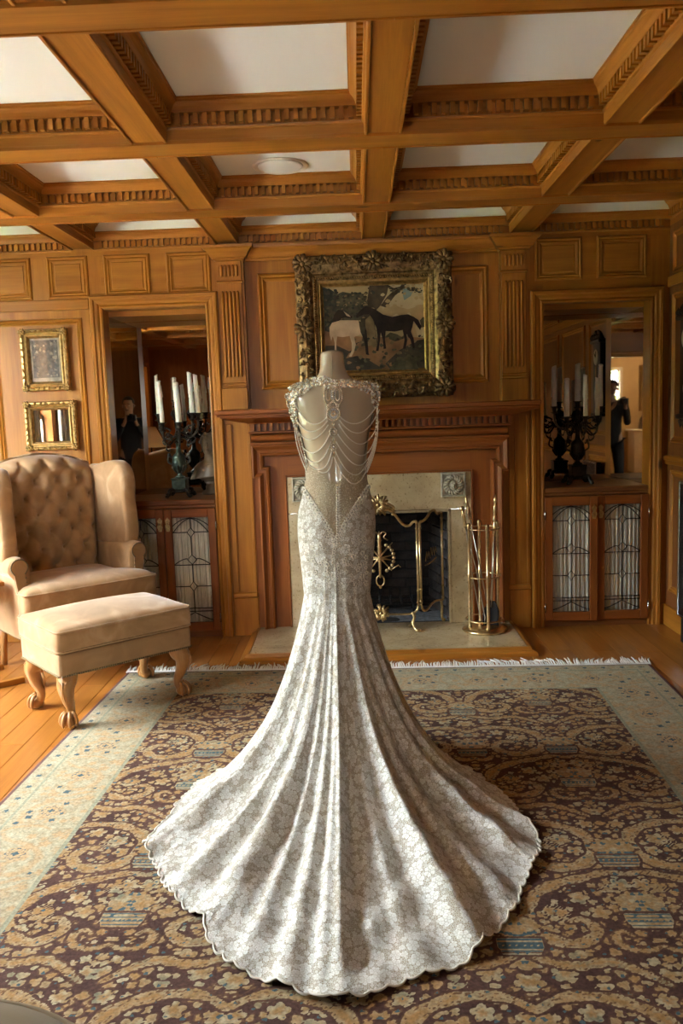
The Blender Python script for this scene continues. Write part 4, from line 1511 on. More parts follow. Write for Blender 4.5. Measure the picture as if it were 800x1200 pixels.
# dark horse
stroke([(330, 342), (345, 322), (372, 302), (380, 298), (392, 305), (420, 318), (450, 340), (490, 352), (530, 345), (560, 343), (585, 355), (605, 370), (618, 400), (612, 416), (598, 395), (584, 374), (578, 400), (570, 420), (582, 450), (587, 494), (577, 496), (568, 456), (552, 430), (554, 460), (546, 496), (534, 496), (542, 456), (535, 412), (500, 418), (460, 414), (456, 450), (460, 492), (449, 494), (446, 450), (438, 420), (433, 460), (426, 502), (414, 502), (424, 456), (420, 400), (405, 360), (390, 337), (365, 338), (345, 346), (334, 350)], 'paint_dark', m)
stroke([(470, 590), (490, 560), (510, 530), (530, 545), (560, 520), (590, 550), (600, 590)], 'paint_wood', m)
m.build('painted_scene', CAN, True)
# ------------------------------------------------------------------ two small gilt frames on the left panel
def small_frame(x0, x1, z0, z1, tilt, label, seed):
    c = thing('picture_frame', label, 'picture', ((x0 + x1) / 2, YB - 0.001, z0), group=None)
    q = random.Random(seed)
    Y = YB - 0.004
    m = MB()
    pr = [(0.0, 0.0), (0.0, 0.022), (0.006, 0.034), (0.018, 0.036), (0.026, 0.026), (0.032, 0.024), (0.040, 0.034), (0.046, 0.032), (0.052, 0.020), (0.060, 0.012)]
    m.sweep(XZ(Y), rect(x0, x1, z0, z1), pr, 'gilt')
    F = m.build('frame', c, True)
    for (cx, cz) in ((x0 + 0.02, z0 + 0.02), (x1 - 0.02, z0 + 0.02), (x0 + 0.02, z1 - 0.02), (x1 - 0.02, z1 - 0.02)):
        m = MB()
        for k in range(7):
            a = 2 * PI * k / 7
            r = 0.026
            m.tube([(cx, Y - 0.032, cz), (cx + r * 0.6 * math.cos(a), Y - 0.044, cz + r * 0.6 * math.sin(a)), (cx + r * math.cos(a + 0.3), Y - 0.030, cz + r * math.sin(a + 0.3))], [0.004, 0.009, 0.003], 'gilt', 6)
        m.ball((cx, Y - 0.042, cz), 0.009, 'gilt', 8, 6)
        m.build('carved_corner', F, True)
    m = MB()
    nn = 9
    for k in range(1, nn):
        for (cx, cz) in ((x0 + (x1 - x0) * k / nn, z0 + 0.014), (x0 + (x1 - x0) * k / nn, z1 - 0.014), (x0 + 0.014, z0 + (z1 - z0) * k / nn), (x1 - 0.014, z0 + (z1 - z0) * k / nn)):
            a = q.uniform(0, 6)
            m.tube([(cx - 0.014 * math.cos(a), Y - 0.034, cz - 0.014 * math.sin(a)), (cx, Y - 0.042, cz), (cx + 0.014 * math.cos(a), Y - 0.034, cz + 0.014 * math.sin(a))], [0.003, 0.007, 0.003], 'gilt', 5)
    m.build('carved_edge', F, True, kind='stuff')
    return c, Y
c, Y = small_frame(-2.180, -1.868, 1.690, 2.090, 0, 'upper small gilt-framed picture on the panel above the armchair', 1)
MT['print_dark'] = plain('print_dark', (0.10, 0.075, 0.06), 0.6, noise=0.7, nscale=35)
MT['print_mid'] = plain('print_mid', (0.20, 0.13, 0.09), 0.6, noise=0.5, nscale=30)
MT['print_pale'] = plain('print_pale', (0.34, 0.26, 0.19), 0.6, noise=0.4, nscale=28)
m = MB()
m.box(-2.125, -1.923, Y - 0.010, Y - 0.002, 1.745, 2.035, 'print_pale')
m.box(-2.108, -1.940, Y - 0.0115, Y - 0.010, 1.775, 2.018, 'print_dark')
qq = random.Random(2)
for k in range(60):  # blotches imitate reflections in the glass, put into the print's colours
    cx, cz = qq.uniform(-2.100, -1.948), qq.uniform(1.785, 2.010)
    r = qq.uniform(0.003, 0.011)
    m.prism([(cx + r * qq.uniform(0.6, 1.2) * math.cos(t), cz + r * qq.uniform(0.6, 1.2) * math.sin(t)) for t in np.linspace(0, 2 * PI, 7, endpoint=False)], lambda u, v, d: (u, Y - d, v), 0.0112, 0.0118 + 0.00003 * k, qq.choice(('print_pale', 'print_mid', 'print_mid')))
m.build('print', c, True)
m = MB()
m.box(-2.124, -1.924, Y - 0.018, Y - 0.0155, 1.746, 2.034, 'glass')
m.build('glass', c, True)
c, Y = small_frame(-2.188, -1.842, 1.300, 1.622, 0, 'lower gilt-framed mirror on the panel just above the armchair back', 2)
m = MB()
m.box(-2.131, -1.899, Y - 0.014, Y - 0.002, 1.357, 1.565, 'mirror')
m.build('mirror_glass', c, True)

# ------------------------------------------------------------------ leaded glass cabinet doors
def cab_door(cab, x0, x1, z0, z1, hinge, ang, y=YB - 0.006):
    """a door of a cabinet, in its own coordinates: x from 0 at the hinge; rotated about the hinge"""
    wd = x1 - x0
    loc = (x0 if hinge == 'L' else x1, y, z0)
    s = 1 if hinge == 'L' else -1
    h = z1 - z0
    def bx(mb, a, b, c, d, y0, y1, mat, bev=0.0):
        a, b = sorted((s * a, s * b))
        mb.box(a, b, y0, y1, c, d, mat, bev)
    st, rl = 0.052, 0.060
    m = MB()
    bx(m, 0, st, 0, h, -0.022, 0.0, 'red', 0.003)
    bx(m, wd - st, wd, 0, h, -0.022, 0.0, 'red', 0.003)
    bx(m, st, wd - st, 0, rl, -0.022, 0.0, 'red', 0.003)
    bx(m, st, wd - st, h - rl, h, -0.022, 0.0, 'red', 0.003)
    t = m.build('door', cab, loc=tuple(Vector(loc) - cab.location), rot=(0, 0, ang))
    g = MB()
    bx(g, st - 0.004, wd - st + 0.004, rl - 0.004, h - rl + 0.004, -0.011, -0.008, 'pane')
    g.build('glass_pane', t)
    # cames
    a0, b0, c0, d0 = st, wd - st, rl, h - rl
    W_, H_ = b0 - a0, d0 - c0
    P = lambda u, v: (s * (a0 + W_ * u), -0.0125, c0 + H_ * v)
    k = MB()
    r = 0.0032
    L = lambda *pts: k.tube([P(*p) for p in pts], r, 'lead', 6)
    L((0, 0.86), (0.40, 0.86)); L((0.60, 0.86), (1, 0.86))
    L((0, 0.55), (1, 0.55))
    L((0, 0.345), (0.40, 0.345)); L((0.60, 0.345), (1, 0.345))
    L((0, 0.135), (1, 0.135)); L((0, 0.105), (1, 0.105))
    L((0.5, 0.10), (0.5, 0.30)); L((0.5, 0.39), (0.5, 0.56)); L((0.5, 0.645), (0.5, 0.81)); L((0.5, 0.905), (0.5, 1.0))
    for vc, dv, du in ((0.858, 0.046, 0.10), (0.60, 0.046, 0.13), (0.345, 0.046, 0.10)):
        L((0.5 - du, vc), (0.5, vc + dv), (0.5 + du, vc), (0.5, vc - dv), (0.5 - du, vc))
    arc = lambda f, lo, hi: [P(lo + (hi - lo) * i / 10, f(lo + (hi - lo) * i / 10)) for i in range(11)]
    k.tube(arc(lambda u: 1.0 - 0.30 * (u - 0.5) ** 2 - 0.005, 0, 1), r, 'lead', 6)
    k.tube(arc(lambda u: 0.99 - 0.42 * abs(u - 0.5) ** 1.7 * 1.9 * 0.55, 0, 1), r, 'lead', 6)
    k.tube(arc(lambda u: 0.555 + 0.055 * math.sin(PI * min(1, u / 0.37) / 2) if u < 0.5 else 0.0, 0, 0.37), r, 'lead', 6)
    k.tube(arc(lambda u: 0.555 + 0.055 * math.sin(PI * min(1, (1 - u) / 0.37) / 2), 0.63, 1), r, 'lead', 6)
    k.tube(arc(lambda u: 0.02 + 0.075 * (1 - (2 * abs(u - 0.5)) ** 1.0) ** 1.3, 0, 1), r, 'lead', 6)
    k.build('lead_cames', t)
    cu = MB()
    q = random.Random(int(1000 * abs(x0)))
    ph = q.uniform(0, 6)
    def fn(u, v):
        a = 0.011 * math.sin(u * 58 + ph + 0.7 * math.sin(v * 3)) + 0.006 * math.sin(u * 131 + ph)
        return (s * (a0 - 0.01 + (W_ + 0.02) * u), 0.022 + a, c0 - 0.01 + (H_ + 0.02) * v)
    cu.grid(fn, 110, 5, 'sheer')
    o = cu.build('gathered_curtain', t)
    so = o.modifiers.new('thick', 'SOLIDIFY')
    so.thickness = 0.001
    hd = MB()
    hx = s * (wd - 0.024)
    hz = h - 0.105
    hd.prism([(hx - 0.010, hz - 0.045), (hx + 0.010, hz - 0.045), (hx + 0.016, hz - 0.015), (hx + 0.010, hz + 0.0), (hx + 0.016, hz + 0.03), (hx, hz + 0.05), (hx - 0.016, hz + 0.03), (hx - 0.010, hz), (hx - 0.016, hz - 0.015)],
             lambda u, v, d: (u, -0.022 - d, v), 0.0, 0.004, 'antique')
    hd.tube([(hx + 0.014 * math.cos(a), -0.032, hz - 0.012 + 0.018 * math.sin(a)) for a in np.linspace(0, 2 * PI, 16, endpoint=False)], 0.003, 'antique', 6, closed=True)
    hd.ball((hx, -0.032, hz + 0.006), 0.007, 'antique', 8, 6)
    hd.build('handle', t)
    hg = MB()
    for zz in (0.09, h - 0.12):
        hg.tube([(s * 0.0, -0.026, zz - 0.03), (s * 0.0, -0.026, zz + 0.03)], 0.005, 'trimgrey', 8)
    hg.build('hinge', t)
    return t
CABS = (('built-in oak cabinet with two leaded glass doors beside the armchair', NL, ((-1.626, -1.312, 'L', 0), (-1.308, -0.962, 'R', 0))),
        ('built-in oak cabinet near the right wall, one leaded glass door slightly ajar', NR, ((1.224, 1.568, 'L', math.radians(-3.5)), (1.566, 1.906, 'R', 0))))
for lb, (a, b), doors in CABS:
    cab = thing('cabinet', lb, 'cabinet', ((a + b) / 2, YB, 0.0))
    m = MB()
    m.box(a + 0.001, b - 0.001, YB - 0.012, NB - 0.002, 0.905, 0.94, 'oak_x', 0.006)
    m.box(a + 0.001, b - 0.001, YB - 0.004, YB + 0.05, 0.885, 0.905, 'oak_x', 0.003)
    m.build('cabinet_top', cab, True)
    m = MB()
    m.box(a, b, YB - 0.002, YB + 0.02, 0.0, 0.043, 'oak_x', 0.003)
    m.build('plinth', cab, True)
    for (x0, x1, h, an) in doors:
        cab_door(cab, x0, x1, 0.045, 0.882, h, an)

# ------------------------------------------------------------------ candelabra
def scurve(m, a, b, lift, drop, r, mat):
    A, B = Vector(a), Vector(b)
    d = B - A
    m.tube(smooth_path([A, A + d * 0.25 + Vector((0, 0, -drop * 0.4)), A + d * 0.6 + Vector((0, 0, -drop)), A + d * 0.92 + Vector((0, 0, -drop * 0.75)), B], 6), r, mat, 8)
def candelabrum(cx, cy, label, arms, zc, seed, tag_, mat='bronze'):
    z0 = 0.9405
    t = thing('candelabrum', label, 'candelabrum', (cx, cy, z0))
    dk = 'bronzedark'
    m = MB()
    for sx in (-1, 1):
        for sy in (-1, 1):
            m.tube(smooth_path([(sx * 0.035, sy * 0.035, 0.055), (sx * 0.062, sy * 0.062, 0.05), (sx * 0.066, sy * 0.066, 0.028), (sx * 0.078, sy * 0.078, 0.0175)]), [0.013] * 12 + [0.016] * 7, dk, 8)
            m.ball((sx * 0.078, sy * 0.078, 0.011), (0.016, 0.016, 0.011), dk, 8, 6)
    m.box(-0.045, 0.045, -0.045, 0.045, 0.035, 0.052, dk, 0.006)
    m.build('feet', t)
    m = MB()
    m.box(-0.050, 0.050, -0.050, 0.050, 0.052, 0.125, mat, 0.006)
    m.box(-0.056, 0.056, -0.056, 0.056, 0.122, 0.132, mat, 0.004)
    m.build('plinth', t)
    m = MB()
    m.lathe([(0.0, 0.132), (0.030, 0.132), (0.034, 0.142), (0.018, 0.150), (0.014, 0.165), (0.020, 0.172), (0.034, 0.190), (0.046, 0.215), (0.048, 0.245), (0.044, 0.262), (0.047, 0.268), (0.040, 0.285), (0.020, 0.305), (0.015, 0.34), (0.018, 0.38), (0.024, 0.395), (0.014, 0.405), (0.011, 0.52), (0.016, 0.53), (0.010, 0.545), (0.010, zc - z0 - 0.05), (0.0, zc - z0 - 0.05)], mat, 20)
    m.build('urn', t)
    m = MB()
    for sg in (-1, 1):
        m.tube(smooth_path([(sg * 0.046, 0, 0.225), (sg * 0.075, 0, 0.245), (sg * 0.070, 0, 0.285), (sg * 0.050, 0, 0.275)]), 0.006, dk, 8)
        m.ball((sg * 0.066, 0, 0.292), (0.012, 0.012, 0.014), dk, 8, 6)
    for k in range(8):
        a = 2 * PI * k / 8
        m.tube([(0.022 * math.cos(a), 0.022 * math.sin(a), 0.165), (0.048 * math.cos(a), 0.048 * math.sin(a), 0.205), (0.052 * math.cos(a), 0.052 * math.sin(a), 0.222)], [0.004, 0.007, 0.002], dk, 6)
    m.build('urn_handles', t)
    q = random.Random(seed)
    def cup(px, py, pz, par):
        c = MB()
        c.lathe([(0.0, -0.045), (0.006, -0.043), (0.008, -0.032), (0.026, -0.028), (0.028, -0.024), (0.012, -0.020), (0.014, -0.004), (0.019, 0.010), (0.030, 0.014), (0.030, 0.018), (0.016, 0.017), (0.0, 0.012)], dk, 14, (px, py, pz))
        c.build('candle_cup', par)
    spots = []
    for (dx, dy, zz) in arms:
        a = MB()
        p = (dx, dy, zz - z0 - 0.014)
        base = Vector((dx, dy, 0)).normalized() * 0.012 + Vector((0, 0, 0.42 + q.uniform(-0.02, 0.05)))
        scurve(a, base, (p[0], p[1], p[2] - 0.040), 0, 0.075, 0.0075, dk)
        mid = base.lerp(Vector(p), 0.55) + Vector((0, 0, -0.07))
        a.tube(smooth_path([mid, mid + Vector((dx * 0.25, dy * 0.25, -0.04)), mid + Vector((dx * 0.05, dy * 0.05, -0.065)), mid + Vector((-dx * 0.05, -dy * 0.05, -0.03))]), [0.004] * 8 + [0.007] * 6 + [0.003] * 5, dk, 6)
        a.tube(smooth_path([mid, mid + Vector((-dx * 0.2, -dy * 0.2, 0.035)), mid + Vector((dx * 0.1, dy * 0.1, 0.055))]), [0.004] * 6 + [0.006] * 7, dk, 6)
        for f in range(4):
            b = base.lerp(Vector(p), 0.2 + 0.2 * f)
            b.z -= 0.05
            an = q.uniform(0, 6)
            a.tube([b, b + Vector((0.018 * math.cos(an), 0.018 * math.sin(an), 0.012)), b + Vector((0.03 * math.cos(an), 0.03 * math.sin(an), -0.004))], [0.004, 0.009, 0.002], dk, 6)
        A = a.build('arm', t)
        cup(p[0], p[1], p[2], A)
        spots.append((cx + dx, cy + dy, zz))
    s = MB()
    s.lathe([(0.010, zc - z0 - 0.12), (0.020, zc - z0 - 0.11), (0.012, zc - z0 - 0.09), (0.024, zc - z0 - 0.07), (0.010, zc - z0 - 0.05)], dk, 14)
    for k in range(6):
        an = 2 * PI * k / 6
        s.tube([(0.012 * math.cos(an), 0.012 * math.sin(an), zc - z0 - 0.14), (0.034 * math.cos(an), 0.034 * math.sin(an), zc - z0 - 0.09), (0.026 * math.cos(an), 0.026 * math.sin(an), zc - z0 - 0.06)], [0.004, 0.008, 0.003], dk, 6)
    T_ = s.build('crown', t)
    cup(0, 0, zc - z0 - 0.014, T_)
    spots.append((cx, cy, zc))
    return spots
def candle(x, y, z, h, r, lean, label, group, seed):
    q = random.Random(seed)
    t = thing('candle', label, 'candle', (x, y, z), group=group)
    m = MB()
    n = 12
    pts, rad = [], []
    for k in range(9):
        u = k / 8
        pts.append((0.45 * lean * u * u, 0.3 * lean * u, h * u))
        rad.append(r * (1.06 - 0.14 * u) * (1 + q.uniform(-0.05, 0.05)))
    m.tube(pts, rad, 'wax', n)
    for k in range(5):
        a = q.uniform(0, 2 * PI)
        zt = h * q.uniform(0.75, 0.97)
        zb = h * q.uniform(0.15, 0.7)
        m.tube([(0.45 * lean * (zt / h) ** 2 + r * 0.93 * math.cos(a), r * 0.93 * math.sin(a), zt), (0.45 * lean * (zb / h) ** 2 + r * math.cos(a), r * math.sin(a), zb)], [0.002, 0.0042], 'wax', 6)
    # uneven burnt rim
    m.tube([(0.45 * lean + r * 0.75 * math.cos(a), r * 0.75 * math.sin(a), h + 0.006 * math.sin(a + seed)) for a in np.linspace(0, 2 * PI, 12, endpoint=False)], 0.0042, 'wax', 6, closed=True)
    m.build('wax', t)
    w = MB()
    w.tube([(0.45 * lean, 0, h - 0.003), (0.45 * lean + 0.001, 0, h + 0.012)], 0.0012, 'hair', 6)
    w.build('wick', t)
ARL = [(-0.128, 0.02, 1.512), (-0.078, -0.095, 1.452), (0.038, -0.115, 1.452), (0.105, 0.02, 1.512), (0.150, -0.015, 1.510)]
sl = candelabrum(-1.232, 5.70, 'green bronze candelabrum with curling arms in the left niche', ARL, 1.60, 3, 'left')
lbl = ['slim white candle on the outer left arm of the left candelabrum', 'tall leaning white candle at the front left of the left candelabrum', 'thick dripped candle at the front centre of the left candelabrum',
       'tallest white candle at the right rear of the left candelabrum', 'white candle on the outermost right arm of the left candelabrum', 'white candle on the raised middle stem of the left candelabrum']
HT = [(0.262, 0.0105, -0.004), (0.275, 0.0135, -0.022), (0.262, 0.0185, -0.018), (0.272, 0.0155, -0.016), (0.256, 0.0145, -0.012), (0.150, 0.0120, -0.002)]
for k, (p, h) in enumerate(zip(sl, HT)):
    candle(p[0], p[1], p[2] + 0.0, h[0], h[1] * 1.1, h[2], lbl[k], 'candles in the left niche', 20 + k)
ARR = [(-0.150, 0.03, 1.47), (-0.095, -0.09, 1.40), (0.022, -0.118, 1.40), (0.118, -0.06, 1.40), (0.165, 0.03, 1.46)]
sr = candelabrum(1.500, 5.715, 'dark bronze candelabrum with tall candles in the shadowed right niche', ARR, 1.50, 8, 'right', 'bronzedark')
lbl = ['tall candle on the outer left arm of the right candelabrum', 'broad candle at the front left of the right candelabrum', 'white candle at the front centre of the right candelabrum',
       'tapering candle at the front right of the right candelabrum', 'tall white candle on the outer right arm of the right candelabrum', 'tallest candle on the middle stem of the right candelabrum']
HT = [(0.27, 0.016, 0.0), (0.25, 0.018, 0.004), (0.27, 0.0145, -0.004), (0.25, 0.015, 0.0), (0.28, 0.015, 0.004), (0.25, 0.019, 0.006)]
for k, (p, h) in enumerate(zip(sr, HT)):
    candle(p[0], p[1], p[2], h[0], h[1], h[2], lbl[k], 'candles in the right niche', 40 + k)

# marble bust in the left niche behind the candelabrum
def bust(loc, label, mat='marble', s=1.0):
    t = thing('bust', label, 'bust', loc)
    m = MB()
    m.lathe([(0.0, 0.0), (0.055 * s, 0.0), (0.055 * s, 0.015 * s), (0.035 * s, 0.025 * s), (0.028 * s, 0.06 * s), (0.040 * s, 0.075 * s), (0.0, 0.08 * s)], mat, 18)
    m.build('socle', t)
    m = MB()
    secs = [(0.075, 0.030, 0.030, 0), (0.095, 0.070, 0.045, 0), (0.125, 0.092, 0.055, 0), (0.160, 0.095, 0.052, 0), (0.185, 0.070, 0.042, 0), (0.205, 0.032, 0.032, 0), (0.235, 0.028, 0.030, -0.004), (0.255, 0.034, 0.040, -0.010), (0.285, 0.043, 0.052, -0.012), (0.315, 0.046, 0.054, -0.006), (0.340, 0.036, 0.042, 0), (0.355, 0.012, 0.014, 0)]
    def fn(u, v):
        k = v * (len(secs) - 1)
        i = min(int(k), len(secs) - 2)
        f = k - i
        z, a, b, o = [secs[i][q] * (1 - f) + secs[i + 1][q] * f for q in range(4)]
        th = 2 * PI * u
        return (a * s * math.cos(th), (o + b * math.sin(th)) * s, z * s)
    m.grid(fn, 24, 34, mat, wrap=True)
    m.tube([(0, -0.060 * s, 0.305 * s), (0, -0.072 * s, 0.280 * s), (0, -0.062 * s, 0.272 * s)], [0.004 * s, 0.009 * s, 0.006 * s], mat, 8)
    m.ball((0, -0.060 * s, 0.258 * s), (0.012 * s, 0.006 * s, 0.004 * s), mat, 8, 5)
    m.build('figure', t)
    m = MB()
    for k in range(26):
        a = k * 2.4
        zz = 0.30 + 0.055 * (k / 26)
        rr = 0.048 * math.cos((k / 26) * 1.2)
        if math.sin(a) < -0.45 and zz < 0.325:
            continue
        m.ball((rr * s * math.cos(a), rr * 1.1 * s * math.sin(a) + 0.004, zz * s), 0.013 * s, mat, 7, 5)
    m.build('curls', t)
    m = MB()
    def dr(u, v):
        th = PI * (0.95 + 1.1 * u)
        r = 0.075 + 0.035 * v + 0.006 * math.sin(u * 26)
        return (r * s * 1.05 * math.cos(th), r * 0.62 * s * math.sin(th), (0.178 - 0.075 * v + 0.03 * (u - 0.5)) * s)
    m.grid(dr, 40, 8, mat)
    o = m.build('drapery', t)
    so = o.modifiers.new('thick', 'SOLIDIFY')
    so.thickness = 0.006
bust((-1.045, 5.84, 0.9405), 'tan marble bust with draped shoulder behind the left candelabrum', s=1.2)

# ------------------------------------------------------------------ wall clock and dark appliance by the right wall
t = thing('wall_clock', 'dark carved wall clock with a pale dial at the right edge', 'clock', (XR - 0.001, 5.040, 1.30))
m = MB()
x0 = XR
m.box(x0 - 0.065, x0 - 0.001, 4.940, 5.140, 1.40, 1.98, 'ebony', 0.006)
m.build('case', t, True)
m = MB()
m.box(x0 - 0.085, x0 - 0.001, 4.910, 5.170, 1.965, 1.995, 'ebony', 0.008)
for k in range(7):
    yy = 4.920 + 0.04 * k
    m.lathe([(0.0, 0), (0.014, 0.004), (0.018, 0.02), (0.008, 0.035), (0.0, 0.05 + 0.02 * (k == 3))], 'ebony', 8, (x0 - 0.07, yy, 1.995))
for sg in (-1, 1):
    m.tube(smooth_path([(x0 - 0.05, 5.04 + sg * 0.13, 1.99), (x0 - 0.06, 5.040 + sg * 0.09, 2.04), (x0 - 0.06, 5.040 + sg * 0.03, 2.06)]), 0.012, 'ebony', 8)
m.build('crest', t, True)
m = MB()
m.box(x0 - 0.08, x0 - 0.001, 4.915, 5.165, 1.375, 1.405, 'ebony', 0.008)
for k in range(5):
    yy = 4.950 + 0.045 * k
    m.lathe([(0.0, 0.0), (0.016, -0.012), (0.010, -0.035), (0.0, -0.06)], 'ebony', 8, (x0 - 0.06, yy, 1.378))
m.build('base_carving', t, True)
m = MB()
m.lathe([(0.0, 0.0), (0.062, 0.0), (0.066, 0.005), (0.058, 0.008), (0.0, 0.007)], 'dial', 24, (x0 - 0.065, 5.040, 1.855), Euler((0, -PI / 2, 0)).to_matrix())
D = m.build('dial', t, True)
m = MB()
m.tube([(x0 - 0.075, 5.040, 1.855), (x0 - 0.075, 5.010, 1.885)], 0.0025, 'iron', 6)
m.tube([(x0 - 0.075, 5.040, 1.855), (x0 - 0.075, 5.055, 1.90)], 0.002, 'iron', 6)
m.build('hands', D, True)
m = MB()
m.tube([(x0 - 0.070, 5.040, 1.78), (x0 - 0.070, 5.040, 1.58)], 0.004, 'brass', 6)
m.lathe([(0.0, 0), (0.035, 0.002), (0.0, 0.006)], 'brass', 18, (x0 - 0.069, 5.040, 1.56), Euler((0, -PI / 2, 0)).to_matrix())
m.build('pendulum', t, True)
t = thing('low_cabinet', 'low black-fronted cabinet with a bright metal edge at the right wall', 'low cabinet', (1.99, 4.95, 0))
m = MB()
m.box(1.955, XR - 0.032, 4.70, 5.08, 0.16, 1.00, 'black', 0.004)
m.box(1.965, XR - 0.034, 4.72, 5.06, 0.0, 0.16, 'iron', 0.004)
m.build('body', t, True)
m = MB()
m.box(1.947, 1.957, 5.065, 5.082, 0.165, 1.00, 'trimgrey', 0.002)
m.box(1.947, 1.957, 4.70, 5.065, 0.165, 0.178, 'trimgrey', 0.002)
m.box(1.947, 1.957, 4.70, 5.065, 0.985, 1.0, 'trimgrey', 0.002)
m.build('metal_edge', t, True)
m = MB()
m.box(1.949, 1.955, 4.71, 5.063, 0.18, 0.984, 'black')
m.build('glass_front', t, True)
# ------------------------------------------------------------------ upholstery helpers
def rbox(mb, c, h, r, mat, n=10, dome=0.0, belly=0.0):
    idx, vs, fs = {}, [], []
    def vid(p):
        k = (round(p[0], 5), round(p[1], 5), round(p[2], 5))
        if k not in idx:
            q = [max(-(h[i] - r), min(h[i] - r, p[i] * h[i])) for i in range(3)]
            d = Vector([p[i] * h[i] - q[i] for i in range(3)])
            d = d.normalized() * r if d.length > 1e-9 else Vector((0, 0, 0))
            x, y, z = q[0] + d.x, q[1] + d.y, q[2] + d.z
            w = max(0, 1 - (x / h[0]) ** 2) * max(0, 1 - (y / h[1]) ** 2)
            if z > 0:
                z += dome * w ** 0.7
            wz = max(0, 1 - (z / h[2]) ** 2)
            x *= 1 + belly * wz
            y *= 1 + belly * wz
            idx[k] = len(vs)
            vs.append((c[0] + x, c[1] + y, c[2] + z))
        return idx[k]
    # non-uniform parameter so that the rounded rims get enough points
    t = [math.sin(PI / 2 * (2 * i / n - 1)) for i in range(n + 1)]
    for a in range(3):
        o = [i for i in range(3) if i != a]
        for sg in (-1, 1):
            for i in range(n):
                for j in range(n):
                    q = []
                    for (u, v) in ((t[i], t[j]), (t[i + 1], t[j]), (t[i + 1], t[j + 1]), (t[i], t[j + 1])):
                        p = [0, 0, 0]
                        p[a], p[o[0]], p[o[1]] = sg, u, v
                        q.append(vid(p))
                    fs.append(tuple(q))
    mb.add(vs, fs, mat, True)
def piping(mb, x0, x1, y0, y1, z, r, mat, rad=0.03):
    pts = []
    for (cx, cy, a0) in ((x1 - rad, y0 + rad, -90), (x1 - rad, y1 - rad, 0), (x0 + rad, y1 - rad, 90), (x0 + rad, y0 + rad, 180)):
        for k in range(5):
            a = math.radians(a0 + 22.5 * k)
            pts.append((cx + rad * math.cos(a), cy + rad * math.sin(a), z))
    mb.tube(pts, r, mat, 6, closed=True)
def nails(mb, a, b, n, out, r=0.005):
    for k in range(n):
        p = Vector(a).lerp(Vector(b), k / max(1, n - 1))
        mb.ball(tuple(p + Vector(out) * 0.001), (r, r, r), 'nail', 6, 4)
def cabriole(parent, x, y, dx, dy, ztop, name='leg', drop=0.0):
    m = MB()
    d = Vector((dx, dy, 0)).normalized()
    B = Vector((x, y, 0))
    def P(o, z):
        return B + d * o + Vector((0, 0, z * (1 + drop / ztop) - drop))
    pts = smooth_path([P(-0.016, ztop), P(0.004, ztop * 0.88), P(0.022, ztop * 0.74), P(0.010, ztop * 0.52), P(-0.012, ztop * 0.34), P(-0.012, ztop * 0.22), P(0.006, ztop * 0.13)], 5)
    n = len(pts)
    prof = np.interp(np.linspace(0, 1, n), [0, 0.14, 0.3, 0.5, 0.7, 0.85, 1], [0.046, 0.050, 0.045, 0.030, 0.021, 0.020, 0.026])
    m.tube(pts, list(prof), 'legwood', 12)
    m.ball(tuple(P(0.012, 0.030)), (0.036, 0.036, 0.030), 'legwood', 12, 8)
    L = m.build(name, parent)
    c = MB()
    for k in range(4):
        a = math.atan2(dy, dx) + math.radians(-75 + 50 * k)
        e = Vector((math.cos(a), math.sin(a), 0))
        c.tube(smooth_path([P(0.004, 0.075) + e * 0.020, P(0.010, 0.058) + e * 0.036, P(0.012, 0.030) + e * 0.042, P(0.012, 0.008) + e * 0.038], 3), [0.009] * 4 + [0.010] * 3 + [0.008] * 2 + [0.004], 'legwood', 6)
    c.build('claw_foot', L)
    k_ = MB()
    s = Vector((-d.y, d.x, 0))
    for sg in (-1, 1):
        for q in range(4):
            z = ztop * (0.82 - 0.09 * q)
            b0 = P(0.058 - 0.006 * q, z)
            k_.tube([b0 + s * sg * 0.004, b0 + s * sg * 0.018 + Vector((0, 0, 0.010)) - d * 0.004, b0 + s * sg * 0.030 + Vector((0, 0, 0.020)) - d * 0.016], [0.003, 0.006, 0.002], 'legwood', 5)
    k_.tube([P(0.062, ztop * 0.88), P(0.064, ztop * 0.7), P(0.046, ztop * 0.5)], [0.003, 0.006, 0.002], 'legwood', 6)
    k_.build('knee_carving', L)

# ------------------------------------------------------------------ ottoman
OT = thing('ottoman', 'tan suede ottoman on carved cabriole claw feet, at the rug corner', 'ottoman', (-1.45, 3.80, 0.0125), math.radians(42))
m = MB()
rbox(m, (0.36, 0.25, 0.318), (0.36, 0.25, 0.058), 0.014, 'suede', 10)
BSE = m.build('base', OT)
m = MB()
nails(m, (0.012, -0.001, 0.268), (0.708, -0.001, 0.268), 60, (0, -1, 0), 0.0055)
nails(m, (-0.001, 0.012, 0.268), (-0.001, 0.488, 0.268), 42, (-1, 0, 0), 0.0055)
nails(m, (0.721, 0.012, 0.268), (0.721, 0.488, 0.268), 42, (1, 0, 0), 0.0055)
m.build('nailheads', BSE, kind='stuff')
m = MB()
rbox(m, (0.36, 0.25, 0.432), (0.366, 0.256, 0.060), 0.030, 'suede', 16, dome=0.040, belly=0.012)
CUS = m.build('cushion', OT)
m = MB()
piping(m, -0.006, 0.726, -0.006, 0.506, 0.482, 0.0055, 'suede')
piping(m, -0.006, 0.726, -0.006, 0.506, 0.386, 0.0055, 'suede')
m.build('piping', CUS)
for (x, y, dx, dy) in ((0.055, 0.05, -1, -1), (0.665, 0.05, 1, -1), (0.055, 0.45, -1, 1), (0.665, 0.45, 1, 1)):
    cabriole(OT, x, y, dx, dy, 0.272, drop=0.0125 if (dx, dy) == (-1, 1) else 0.0)

